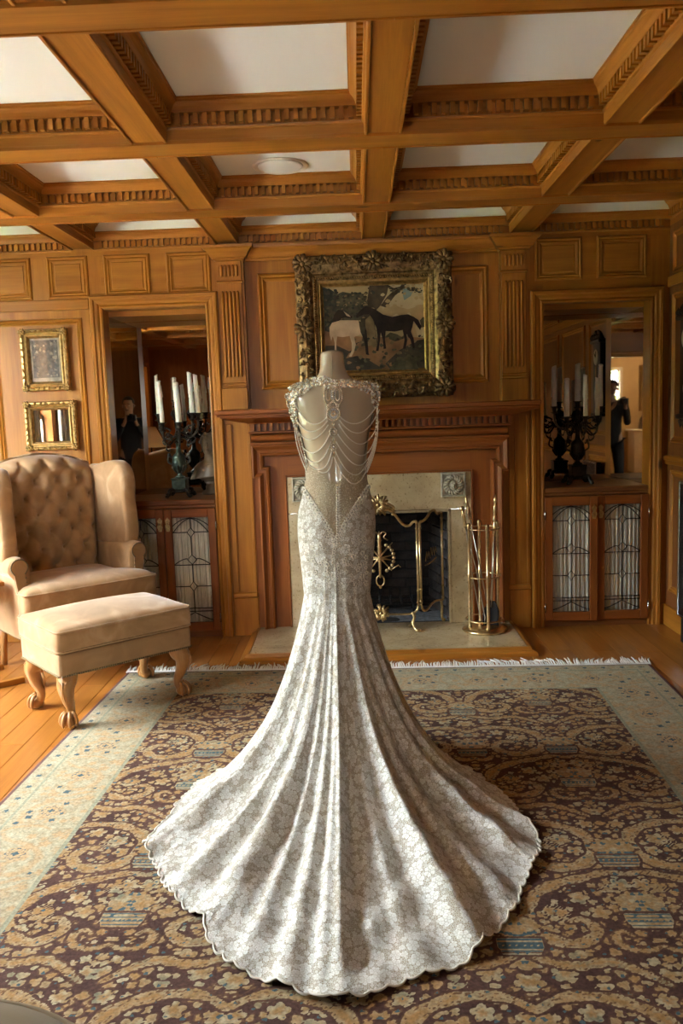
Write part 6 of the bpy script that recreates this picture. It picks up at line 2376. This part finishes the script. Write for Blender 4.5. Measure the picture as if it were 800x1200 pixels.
for j in range(1, NBR + 1):
    s = j / NBR
    for i in range(NU):
        th = -PI / 2 + 2 * PI * i / NU
        xc, r0 = body(th, ZK)
        r0 += 0.0045 + ridge(th, 2.0) * 0.006
        R = hemR(th) * (1 + 0.006 * math.sin(th * 23)) + 0.016 * (abs(math.sin(th * 88 + 0.8 * math.sin(th * 7))) ** 0.6) - 0.010
        L = 0.195 + 0.10 * min(1, max(0, (R - 0.7) / 0.7))
        if R < 0.6:
            L = 0.195 - 0.08 * (0.6 - R) / 0.25
        r = r0 + (R - r0) * s ** 1.22
        e = math.exp(-(R - r0) / L)
        x = r - r0
        z = (ZK - 0.014) * (math.exp(-x / L) - e) / (1 - e) + 0.014
        rg = ridge(th, 1.0 + 0.8 * math.exp(-x / 0.25))
        up = 0.074 * rg * (1 - math.exp(-(x / 0.30) ** 2)) * (1 - 0.72 * s ** 6)
        out = 0.030 * rg * (1 - math.exp(-(x / 0.06) ** 2)) * math.exp(-(x / 0.30) ** 2)
        # small crumples, stronger towards the hem
        cr = 0.006 * math.sin(13 * th + 9 * r + ph1[0]) * math.sin(17 * r + ph1[1] + 3 * math.sin(5 * th)) + 0.004 * math.sin(41 * th + 6 * r + ph1[2]) * math.sin(31 * r + ph1[3])
        cr *= min(1, x / 0.35) * (0.4 + 0.9 * s)
        hemw = 0.010 * (0.5 + 0.5 * math.sin(th * 46 + ph2[0])) * max(0, (s - 0.9) / 0.1)
        rr = r + out
        cx = xc + (DCX - xc) * s
        vs.append((cx + rr * math.cos(th), DCY + rr * math.sin(th), max(0.0145, z + up + cr + hemw)))
        lace.append(1.0)
        p0_, p1_ = _last[i], vs[-1]
        arcl[i] += math.hypot(p1_[0] - p0_[0], p1_[1] - p0_[1], 0.75 * (p1_[2] - p0_[2]))
        luv.append((arcl[i] * math.cos(th), arcl[i] * math.sin(th), 0.0))
    _last = vs[-NU:]
NV = NA + NBR
ii = np.arange(NV * NU).reshape(NV, NU)
i2 = np.roll(ii, -1, axis=1)
quads = np.stack([ii[:-1], i2[:-1], i2[1:], ii[1:]], -1).reshape(-1, 4)[:, ::-1]
me = bpy.data.meshes.new('gown')
va = np.array(vs, dtype=np.float32)
me.vertices.add(len(va)); me.vertices.foreach_set('co', va.ravel())
me.loops.add(quads.size); me.loops.foreach_set('vertex_index', quads.astype(np.int32).ravel())
me.polygons.add(len(quads)); me.polygons.foreach_set('loop_start', np.arange(0, quads.size, 4, dtype=np.int32))
me.polygons.foreach_set('use_smooth', np.ones(len(quads), dtype=bool))
me.update(); me.validate()
at = me.attributes.new('lace', 'FLOAT', 'POINT')
at.data.foreach_set('value', np.array(lace, dtype=np.float32))
lu = np.array(luv, dtype=np.float32)
lc = lu[quads]
_i = np.arange(NU)
_alt = np.stack([4.0 + 0.145 * 2 * PI * np.where(_i < NU / 2, _i, _i - NU) / NU, va[NA * NU:(NA + 1) * NU, 2], np.zeros(NU)], -1)
_row = slice((NA - 1) * NU, NA * NU)
lc[_row, 0] = _alt[quads[_row, 0] - NA * NU]
lc[_row, 1] = _alt[quads[_row, 1] - NA * NU]
at = me.attributes.new('lace_uv', 'FLOAT_VECTOR', 'CORNER')
at.data.foreach_set('vector', lc.astype(np.float32).ravel())
me.materials.append(MT['lace'])
DR = thing('wedding_dress', 'white floral lace mermaid wedding gown with spread train and beaded open back', 'dress', (DCX, DCY, 0.012))
GOWN = link('gown', me, DR, True)
# corded edge of the scalloped hem
m = MB()
hv = va[(NV - 1) * NU:]
m.tube([Vector((p[0], p[1], p[2] + 0.001)) for p in hv], 0.0036, 'lacetrim', 5, closed=True)
m.build('scalloped_hem', DR, True)

# drawing units on the back (u right, v down) to points in the room
def back_xz(u, v):
    px, py = 310 + u / 5.0, 400 + v / 5.0
    x = -0.093 + (px - 388) * 0.003438 - 0.00012 * (py - 412)
    z = 1.731 - (py - 412) * 0.00338 - (px - 388) * 0.000123
    return x * 0.972, 1.5 + (z - 1.5) * 0.972
def back_pt3(u, v, off=0.004):
    x, z = back_xz(u, v)
    z = min(z, 1.70)
    a, b, xc = np.interp(z, ZT, AT), np.interp(z, ZT, BT), np.interp(z, ZT, XT)
    t = (x - xc) / (a + off)
    if abs(t) < 0.97:
        y = DCY - (b + off) * math.sqrt(1 - t * t)
        sp = 0.010 * math.exp(-((x - xc) / 0.018) ** 2) * math.exp(-((z - 1.36) / 0.16) ** 2)
        y += sp * 0.6
    else:
        y = DCY - 0.24 * (b + off) - 0.02 * min(1, (abs(t) - 0.97) * 3)
    return Vector((x, y, z))
q = random.Random(21)
def beads_along(m, path, widths, n, r0, r1, mats=('bead', 'bead', 'pearl', 'crystal')):
    P = [Vector((p[0], p[1], 0)) for p in path]
    seg = [(P[i + 1] - P[i]).length for i in range(len(P) - 1)]
    tot = sum(seg)
    for k in range(n):
        t = q.uniform(0, tot)
        i = 0
        while i < len(seg) - 1 and t > seg[i]:
            t -= seg[i]; i += 1
        f = min(1, t / seg[i])
        c = P[i].lerp(P[i + 1], f)
        w = widths[i] * (1 - f) + widths[i + 1] * f
        d = (P[i + 1] - P[i]).normalized()
        o = q.uniform(-1, 1)
        c += Vector((-d.y, d.x, 0)) * w * o
        r = q.uniform(r0, r1)
        p = back_pt3(c.x, c.y, 0.003 + r * 0.5)
        m.ball(p, r, q.choice(mats), 6, 4)
def bead_flower(m, u, v, R, n=6, mat='bead', off=0.006):
    c = back_pt3(u, v, off)
    m.ball(c, R * 0.42, 'crystal', 7, 5)
    for k in range(n):
        a = 2 * PI * k / n
        p = back_pt3(u + R * 5 / 0.00334 * math.cos(a), v + R * 5 / 0.00334 * math.sin(a), off)
        m.tube([c, (c + p) / 2 + Vector((0, -0.002, 0)), p], [R * 0.16, R * 0.34, R * 0.12], mat, 5)
m = MB()
beads_along(m, [(400, 250), (335, 228), (270, 236), (205, 275), (145, 300)], [30, 28, 26, 40, 36], 420, 0.0028, 0.006)
for k in range(11):
    u = 390 - 24 * k
    bead_flower(m, u + q.uniform(-6, 6), float(np.interp(u, [140, 205, 270, 335, 400], [300, 272, 236, 230, 250])) + q.uniform(-14, 14), 0.011)
m.build('beaded_shoulder', DR, True)
m = MB()
beads_along(m, [(400, 250), (470, 242), (540, 248), (610, 264), (662, 290)], [26, 22, 20, 34, 34], 400, 0.0028, 0.006)
for k in range(11):
    u = 412 + 24 * k
    bead_flower(m, u + q.uniform(-6, 6), float(np.interp(u, [400, 470, 540, 610, 662], [250, 242, 248, 264, 290])) + q.uniform(-14, 14), 0.011)
m.build('beaded_shoulder', DR, True)
m = MB()
beads_along(m, [(138, 300), (150, 350), (163, 420), (178, 500)], [26, 30, 22, 10], 260, 0.0028, 0.006)
for k in range(7):
    bead_flower(m, 142 + 5 * k, 310 + 27 * k, 0.010)
m.build('beaded_armband', DR, True)
m = MB()
beads_along(m, [(655, 285), (650, 330), (655, 385)], [26, 24, 12], 170, 0.0028, 0.006)
for k in range(4):
    bead_flower(m, 645 + 3 * k, 300 + 26 * k, 0.010)
m.build('beaded_armband', DR, True)
# centre-back ornament
m = MB()
def loop(cu, cv, ru, rv, r, n=26, mat='bead'):
    for k in range(n):
        a = 2 * PI * k / n
        m.ball(back_pt3(cu + ru * math.cos(a), cv + rv * math.sin(a), 0.006), r, mat, 6, 4)
loop(375, 318, 26, 52, 0.0042); loop(428, 318, 26, 52, 0.0042)
loop(375, 312, 13, 34, 0.0036, 18); loop(428, 312, 13, 34, 0.0036, 18)
loop(402, 300, 10, 38, 0.0036, 18, 'crystal'); loop(402, 380, 34, 26, 0.004, 20)
loop(404, 422, 38, 40, 0.0046, 24); loop(404, 422, 22, 24, 0.0040, 16, 'crystal')
loop(404, 528, 20, 24, 0.0042, 14); loop(404, 620, 16, 18, 0.0040, 12)
for (u, v, R) in ((404, 422, 0.013), (404, 528, 0.011), (404, 620, 0.010), (404, 480, 0.008), (404, 575, 0.007), (402, 262, 0.012), (380, 372, 0.009), (426, 372, 0.009)):
    bead_flower(m, u, v, R, 8)
m.tube([back_pt3(405, 470 + 20 * k, 0.005) for k in range(11)], 0.0022, 'bead', 5)
m.tube([back_pt3(405, 640, 0.006), back_pt3(407, 680, 0.006)], [0.003, 0.001], 'bead', 6)
m.build('back_ornament', DR, True)
# swags of pearls
def swag(a, low, b, r=0.0022, hang=False):
    pts = []
    for k in range(25):
        t = k / 24
        # quadratic through a, low (at t = tl), b
        tl = 0.5
        l0 = (t - tl) * (t - 1) / ((0 - tl) * (0 - 1)); l1 = t * (t - 1) / (tl * (tl - 1)); l2 = t * (t - tl) / ((1 - tl))
        u = a[0] * l0 + low[0] * l1 + b[0] * l2
        v = a[1] * l0 + low[1] * l1 + b[1] * l2
        pts.append(back_pt3(u, v, 0.006))
    s = MB()
    s.tube(pts, r, 'pearl', 6)
    for i in range(0, 25, 1):
        s.ball(pts[i], r * 1.32, 'pearl', 6, 4)
    s.build('pearl_strand', DR, True)
RS = [((442, 440), (545, 478), (648, 390)), ((440, 462), (562, 534), (672, 400)), ((436, 485), (566, 603), (670, 470)), ((430, 545), (572, 672), (655, 535)), ((420, 590), (560, 730), (650, 570)), ((412, 640), (540, 785), (645, 600)), ((408, 680), (535, 838), (640, 640))]
for a, l, b in RS:
    swag(a, l, b)
LS = [((366, 440), (275, 480), (180, 375)), ((368, 465), (275, 528), (188, 470)), ((372, 490), (280, 575), (196, 540)), ((380, 545), (300, 650), (210, 620)), ((388, 590), (318, 705), (226, 680)), ((394, 640), (345, 745), (262, 735)), ((398, 680), (372, 760), (316, 765))]
for a, l, b in LS:
    swag(a, l, b)
for (a, l, b) in (((172, 500), (186, 620), (238, 770)), ((178, 505), (200, 620), (240, 748)), ((182, 508), (212, 610), (240, 712)), ((660, 420), (655, 600), (602, 775)), ((650, 520), (640, 640), (590, 760))):
    swag(a, l, b)
m = MB()
for k in range(40):
    t = k / 39
    m.ball(back_pt3(660 - 10 * t, 390 + 190 * t, 0.008), 0.0035, q.choice(('bead', 'pearl')), 6, 4)
    m.ball(back_pt3(172 + 60 * t, 480 + 200 * t, 0.006), 0.0032, q.choice(('bead', 'pearl')), 6, 4)
m.build('beaded_edge', DR, True)
# covered buttons and scalloped applique over the tulle
def gown_pt(x, z, off):
    a, b, xc = np.interp(z, ZT, AT), np.interp(z, ZT, BT), np.interp(z, ZT, XT)
    t = max(-0.99, min(0.99, (x - xc) / (a + off)))
    return Vector((x, DCY - (b + off) * math.sqrt(1 - t * t) - 0.006 * math.exp(-((abs(t) - 0.45) / 0.3) ** 2) * math.exp(-((z - 1.03) / 0.09) ** 2), z))
m = MB()
for k in range(24):
    z = 1.200 - 0.0098 * k
    xc = np.interp(z, ZT, XT)
    m.ball(gown_pt(xc + 0.006, z, 0.008), (0.0045, 0.004, 0.0045), 'lacetrim', 7, 5)
    m.tube([gown_pt(xc + 0.010, z + 0.003, 0.007), gown_pt(xc + 0.022, z, 0.008), gown_pt(xc + 0.010, z - 0.003, 0.007)], 0.0018, 'lacetrim', 5)
m.build('button_row', DR, True)
m = MB()
def flower(x, z, R):
    c = gown_pt(x, z, 0.007)
    a0 = q.uniform(0, 6)
    for k in range(5):
        a = a0 + 2 * PI * k / 5
        p = gown_pt(x + R * 0.62 * math.cos(a), z + R * 0.62 * math.sin(a), 0.007)
        m.ball(p, (R * 0.46, R * 0.25, R * 0.46), 'lacetrim', 7, 4)
    m.ball(c + Vector((0, -R * 0.2, 0)), R * 0.22, 'crystal', 6, 4)
for sg in (-1, 1):
    for k in range(17):
        t = k / 16
        x0_ = 0.128 * (1 - t) ** 1.0
        z = 0.988 + 0.197 * (x0_ / 0.125) ** 0.85
        xc = np.interp(z, ZT, XT)
        flower(xc + sg * x0_, z, 0.0115)
        if k % 2:
            flower(xc + sg * x0_ * 0.96, z - 0.02, 0.010)
for k in range(22):
    z = 0.98 - 0.0105 * k
    flower(np.interp(z, ZT, XT) + q.uniform(-0.012, 0.012), z, q.uniform(0.008, 0.011))
# loose motifs that stand up on the hips
for k in range(90):
    z = q.uniform(0.80, 1.10)
    sg = q.choice((-1, 1))
    xr = q.uniform(0.03, 0.125)
    if z < 0.975 + 0.195 * (xr / 0.125) ** 0.85:
        flower(np.interp(z, ZT, XT) + sg * xr, z, q.uniform(0.007, 0.012))
m.build('lace_applique', DR, True)
# ------------------------------------------------------------------ the near pouf, table lamp, rear-room furniture
t = thing('pouf', 'round beige wool pouf at the near left corner of the rug', 'pouf', (-0.79, 1.0, 0.0))
m = MB()
m.lathe([(0.0, 0.013), (0.36, 0.013), (0.42, 0.03), (0.452, 0.10), (0.458, 0.24), (0.452, 0.36), (0.425, 0.425), (0.37, 0.450), (0.2, 0.462), (0.0, 0.465)], 'beige', 56)
P_ = m.build('body', t)
m = MB()
m.tube([(0.438 * math.cos(a), 0.438 * math.sin(a), 0.412) for a in np.linspace(0, 2 * PI, 64, endpoint=False)], 0.006, 'beige', 6, closed=True)
m.build('piping', P_)

t = thing('lamp_table', 'small round dark table carrying the cream-shaded lamp by the left wall', 'table', (-2.92, 0.20, 0))
m = MB()
m.lathe([(0.0, 0.66), (0.24, 0.66), (0.25, 0.675), (0.24, 0.69), (0.0, 0.69)], 'oak_x', 32)
m.build('table_top', t)
m = MB()
m.lathe([(0.03, 0.12), (0.045, 0.2), (0.022, 0.3), (0.03, 0.45), (0.05, 0.6), (0.06, 0.66)], 'oak_z', 16)
m.build('pedestal', t)
for k in range(3):
    a = 2 * PI * k / 3
    m = MB()
    m.tube(smooth_path([(0.02 * math.cos(a), 0.02 * math.sin(a), 0.16), (0.12 * math.cos(a), 0.12 * math.sin(a), 0.12), (0.21 * math.cos(a), 0.21 * math.sin(a), 0.018)]), 0.018, 'oak_z', 8)
    m.build('leg', t)
t = thing('table_lamp', 'dark table lamp with a flared cream shade on the round table', 'lamp', (-2.92, 0.20, 0.69))
m = MB()
m.lathe([(0.0, 0.0), (0.07, 0.0), (0.07, 0.02), (0.03, 0.04), (0.05, 0.12), (0.055, 0.2), (0.02, 0.29), (0.012, 0.30), (0.012, 0.42), (0.0, 0.42)], 'bronzedark', 20)
m.build('base', t)
m = MB()
m.lathe([(0.22, 0.38), (0.075, 0.66)], 'parchment', 32)
bpy_o = m
sh = MB()
def shf(u, v):
    r = 0.22 + (0.075 - 0.22) * v
    return (r * math.cos(2 * PI * u), r * math.sin(2 * PI * u), 0.38 + 0.28 * v)
sh.grid(shf, 36, 4, 'parchment', wrap=True)
o = sh.build('shade', t)
so = o.modifiers.new('thick', 'SOLIDIFY')
so.thickness = 0.003
# armchair of dark velvet standing behind the photographer's left
t = thing('velvet_chair', 'dark red velvet chair with arched back near the rear of the room', 'chair', (-1.55, -0.55, 0), math.radians(25))
m = MB()
rbox(m, (0, 0, 0.40), (0.27, 0.27, 0.07), 0.04, 'cloth', 10, dome=0.02)
m.build('seat', t)
m = MB()
def vb(u, v):
    x = (2 * u - 1) * 0.27
    zt = 1.12 - 0.16 * (2 * u - 1) ** 4
    return (x, -0.25 - 0.05 * v, 0.44 + (zt - 0.44) * v)
m.grid(vb, 24, 16, 'cloth')
o = m.build('backrest', t)
so = o.modifiers.new('thick', 'SOLIDIFY')
so.thickness = 0.06
for sx in (-1, 1):
    for yy in (-0.22, 0.22):
        m = MB()
        m.tube([(sx * 0.22, yy, 0.35), (sx * 0.225, yy, 0.16), (sx * 0.235, yy * 1.05, 0.0)], [0.022, 0.018, 0.014], 'oak_z', 8)
        m.build('leg', t)
# white console with an ornate mirror and vase in the rear room
t = thing('console_chest', 'white painted console chest against the far cream wall', 'chest', (-2.05, -4.36, 0))
m = MB()
m.box(-0.55, 0.55, -0.20, 0.20, 0.10, 0.90, 'white', 0.01)
m.build('body', t)
m = MB()
m.box(-0.60, 0.60, -0.235, 0.235, 0.90, 0.935, 'white', 0.01)
m.build('top', t)
for zz in (0.16, 0.42, 0.67):
    m = MB()
    m.box(-0.50, 0.50, 0.20, 0.215, zz, zz + 0.21, 'white', 0.006)
    D = m.build('drawer', t)
    for xx in (-0.25, 0.25):
        m = MB()
        m.ball((xx, 0.228, zz + 0.105), 0.016, 'antique', 8, 6)
        m.build('knob', D)
for sx in (-1, 1):
    for sy in (-1, 1):
        m = MB()
        m.tube([(sx * 0.48, sy * 0.15, 0.10), (sx * 0.48, sy * 0.15, 0.0)], [0.03, 0.02], 'white', 8)
        m.build('leg', t)
t = thing('mantel_clock', 'pale scroll-topped clock standing on the white console', 'clock', (-1.78, -4.36, 0.935))
m = MB()
m.prism([(-0.13, 0.0), (0.13, 0.0), (0.12, 0.10), (0.10, 0.20), (0.05, 0.26), (0.0, 0.28), (-0.05, 0.26), (-0.10, 0.20), (-0.12, 0.10)], lambda u, v, d: (u, -d, v), -0.05, 0.05, 'marble')
m.build('case', t)
m = MB()
m.lathe([(0.0, 0.0), (0.06, 0.0), (0.06, 0.006), (0.0, 0.006)], 'dial', 20, (0, 0.051, 0.14), Euler((-PI / 2, 0, 0)).to_matrix())
m.build('dial', t)
t = thing('rear_painting', 'muted framed picture on the cream wall above the console', 'picture', (-2.15, -4.598, 1.35))
m = MB()
m.sweep(lambda u, v, d: (u, d, v), [(0.36, 0.0), (-0.36, 0.0), (-0.36, 0.75), (0.36, 0.75)], [(0.0, 0.0), (0.0, 0.03), (-0.03, 0.045), (-0.06, 0.02), (-0.07, 0.01)][:1] + [(0.0, 0.03), (0.03, 0.045), (0.06, 0.02), (0.07, 0.008)], 'antique')
m.build('frame', t)
m = MB()
m.box(-0.31, 0.31, 0.004, 0.012, 0.05, 0.70, 'print_pale')
m.build('canvas', t)
t = thing('vase', 'white vase of dark greenery at the end of the console', 'vase', (-2.52, -4.36, 0.935))
m = MB()
m.lathe([(0.0, 0.0), (0.05, 0.0), (0.075, 0.06), (0.07, 0.13), (0.035, 0.18), (0.045, 0.21), (0.038, 0.208), (0.0, 0.17)], 'white', 20)
m.build('body', t)
m = MB()
q = random.Random(4)
for k in range(36):
    a, r = q.uniform(0, 2 * PI), q.uniform(0.03, 0.16)
    h = q.uniform(0.25, 0.48)
    p = Vector((r * math.cos(a), r * math.sin(a), h))
    m.tube([(0, 0, 0.18), p * 0.6 + Vector((0, 0, 0.1)), p], [0.002, 0.002, 0.001], 'leaf', 4)
    m.tube([p - Vector((0.02, 0, 0.02)), p, p + Vector((0.015, 0.01, 0.03))], [0.003, 0.016, 0.002], 'leaf', 5, flat=0.3)
m.build('greenery', t, kind='stuff')
# lamps added to light the rear room and the hall for the mirrors
def ceiling_lamp(name, label, loc, watts):
    t = thing(name, label, 'lamp', loc)
    m = MB()
    m.lathe([(0.0, 0.0), (0.07, 0.0), (0.07, -0.02), (0.015, -0.03), (0.012, -0.14), (0.0, -0.14)], 'antique', 18)
    m.build('mount', t)
    s = MB()
    s.grid(lambda u, v: ((0.10 + 0.10 * v) * math.cos(2 * PI * u), (0.10 + 0.10 * v) * math.sin(2 * PI * u), -0.12 - 0.16 * v), 30, 4, 'parchment', wrap=True)
    o = s.build('shade', t)
    so = o.modifiers.new('thick', 'SOLIDIFY')
    so.thickness = 0.003
    b = MB()
    b.ball((0, 0, -0.19), 0.035, 'white', 10, 8)
    b.build('bulb', t)
    warm_lamp('added_lamp_light', (loc[0], loc[1], loc[2] - 0.30), watts, 0.06)
ceiling_lamp('ceiling_lamp', 'shaded ceiling lamp added to light the cream room behind the photographer', (-1.7, -3.4, 2.7), 55)
ceiling_lamp('ceiling_lamp', 'shaded ceiling lamp added to light the hall beyond the left doorway', (-4.3, -1.1, 2.6), 25)

# ------------------------------------------------------------------ the photographer, seen in the right niche mirrors
PX, PYy = 0.10, -0.36
PR = thing('person', 'person in black clothes with short dark hair holding a camera, mirrored in the right niche', 'person', (PX, PYy, 0.0))
def skin_figure(name, chain, parent, mat, sub=2, label=None):
    """chain: list of (parent index, (x, y, z), radius)"""
    me = bpy.data.meshes.new(name)
    bm = bmesh.new()
    sk = bm.verts.layers.skin.verify()
    V = []
    for (p, co, r) in chain:
        v = bm.verts.new(co)
        rr = r if hasattr(r, '__len__') else (r, r)
        v[sk].radius = rr
        V.append(v)
        if p is not None:
            bm.edges.new((V[p], v))
    V[0][sk].use_root = True
    bm.to_mesh(me)
    bm.free()
    me.materials.append(MT[mat])
    o = link(name, me, parent, label=label)
    s = o.modifiers.new('skin', 'SKIN')
    s.use_smooth_shade = True
    u = o.modifiers.new('subsurf', 'SUBSURF')
    u.levels = u.render_levels = sub
    return o
B = [(None, (0, 0, 0.97), (0.15, 0.11)), (0, (0, 0.0, 1.12), (0.135, 0.10)), (1, (0, -0.01, 1.28), (0.15, 0.11)), (2, (0, -0.01, 1.42), (0.15, 0.10)), (3, (0, -0.005, 1.50), (0.062, 0.060)), (4, (0, 0.01, 1.56), (0.055, 0.058)),
     (5, (0, 0.025, 1.63), (0.075, 0.088)), (6, (0, 0.025, 1.70), (0.078, 0.096)), (7, (0, 0.02, 1.77), (0.060, 0.074))]
for sg in (-1, 1):
    n = len(B)
    B += [(3, (sg * 0.19, -0.01, 1.43), 0.062), (n, (sg * 0.235, -0.03, 1.28), 0.048), (n + 1, (sg * 0.24, 0.0, 1.16), 0.042), (n + 2, (sg * 0.155 - 0.03, 0.12, 1.30), 0.034), (n + 3, (sg * 0.085 - 0.06, 0.20, 1.415), 0.024), (n + 4, (sg * 0.075 - 0.068, 0.225, 1.455), (0.032, 0.018))]
    for f in range(4):
        k = len(B)
        o = -0.026 + 0.017 * f
        B += [(n + 5, (sg * 0.062 - 0.075, 0.235 + o * 0.7, 1.482 + 0.004 * f), 0.0092), (k, (sg * 0.050 - 0.080, 0.262 + o * 0.7, 1.500 + 0.003 * f), 0.0082), (k + 1, (sg * 0.030 - 0.085, 0.272 + o * 0.7, 1.505), 0.0072)]
    k = len(B)
    B += [(n + 5, (sg * 0.068 - 0.075, 0.205, 1.462), 0.0105), (k, (sg * 0.050 - 0.08, 0.200, 1.478), 0.009)]
    n = len(B)
    B += [(0, (sg * 0.09, 0, 0.88), 0.098), (n, (sg * 0.11, 0.0, 0.70), 0.080), (n + 1, (sg * 0.12, 0.012, 0.50), 0.058), (n + 2, (sg * 0.125, -0.005, 0.33), 0.055), (n + 3, (sg * 0.13, -0.02, 0.09), 0.038), (n + 4, (sg * 0.135, 0.06, 0.035), (0.040, 0.028)), (n + 5, (sg * 0.14, 0.13, 0.030), (0.036, 0.020))]
skin_figure('body', B, PR, 'skin')
m = MB()
for sg in (-1, 1):
    m.ball((sg * 0.032, 0.112, 1.665), (0.012, 0.007, 0.007), 'white', 8, 6)
    m.ball((sg * 0.032, 0.118, 1.665), (0.005, 0.003, 0.005), 'iron', 6, 4)
    m.tube([(sg * 0.014, 0.118, 1.690), (sg * 0.034, 0.121, 1.696), (sg * 0.052, 0.110, 1.688)], 0.004, 'hair', 6)
    m.tube([(sg * 0.080, 0.03, 1.685), (sg * 0.090, 0.012, 1.675), (sg * 0.084, 0.018, 1.64)], [0.008, 0.011, 0.007], 'skin', 8)
m.tube([(0, 0.115, 1.672), (0, 0.138, 1.640), (0, 0.122, 1.628)], [0.008, 0.014, 0.011], 'skin', 8)
m.tube([(-0.024, 0.108, 1.602), (0, 0.118, 1.600), (0.024, 0.108, 1.602)], [0.004, 0.0075, 0.004], 'cloth', 6)
m.build('face', PR)
m = MB()
def hair(u, v):
    a = 2 * PI * u
    t = (PI / 2) * (1 - v) + (-0.12 if math.sin(a) < 0.35 else 0.42) * v
    return (0.088 * math.cos(t) * math.cos(a), 0.022 + 0.107 * math.cos(t) * math.sin(a), 1.715 + 0.095 * math.sin(t))
m.grid(hair, 32, 12, 'hair', wrap=True)
o = m.build('hair', PR)
so = o.modifiers.new('thick', 'SOLIDIFY')
so.thickness = 0.014
S_ = [(None, (0, 0, 0.80), (0.172, 0.135)), (0, (0, 0, 1.02), (0.165, 0.125)), (1, (0, -0.01, 1.28), (0.165, 0.125)), (2, (0, -0.01, 1.42), (0.165, 0.114)), (3, (0, -0.006, 1.492), (0.080, 0.076))]
for sg in (-1, 1):
    n = len(S_)
    S_ += [(3, (sg * 0.195, -0.01, 1.43), 0.074), (n, (sg * 0.237, -0.03, 1.28), 0.060), (n + 1, (sg * 0.242, 0.0, 1.15), 0.053), (n + 2, (sg * 0.157 - 0.03, 0.12, 1.29), 0.046), (n + 3, (sg * 0.10 - 0.05, 0.185, 1.385), 0.036)]
skin_figure('shirt', S_, PR, 'blackcloth')
T_ = [(None, (0, 0, 0.99), (0.158, 0.120))]
for sg in (-1, 1):
    n = len(T_)
    T_ += [(0, (sg * 0.09, 0, 0.88), 0.108), (n, (sg * 0.11, 0.0, 0.70), 0.092), (n + 1, (sg * 0.12, 0.010, 0.50), 0.074), (n + 2, (sg * 0.125, -0.005, 0.33), 0.068), (n + 3, (sg * 0.13, -0.02, 0.085), 0.058)]
skin_figure('trousers', T_, PR, 'blackcloth')
for sg in (-1, 1):
    m = MB()
    rbox(m, (sg * 0.137, 0.055, 0.045), (0.048, 0.135, 0.044), 0.035, 'shoe', 10)
    m.build('shoe', PR)
CM = thing('camera_body', 'black camera held up in the hands of the photographer', 'camera', (0.0, -0.085, 1.44))
m = MB()
rbox(m, (0, -0.012, 0.045), (0.066, 0.030, 0.045), 0.010, 'iron', 8)
rbox(m, (0.0, -0.008, 0.096), (0.026, 0.026, 0.014), 0.008, 'iron', 8)
m.build('body', CM)
m = MB()
m.lathe([(0.0, 0.0), (0.034, 0.0), (0.036, 0.01), (0.036, 0.030), (0.034, 0.040), (0.036, 0.044), (0.036, 0.056), (0.030, 0.056), (0.0, 0.048)], 'black', 24, (0, 0.015, 0.045), Euler((-PI / 2, 0, 0)).to_matrix())
m.build('lens', CM)
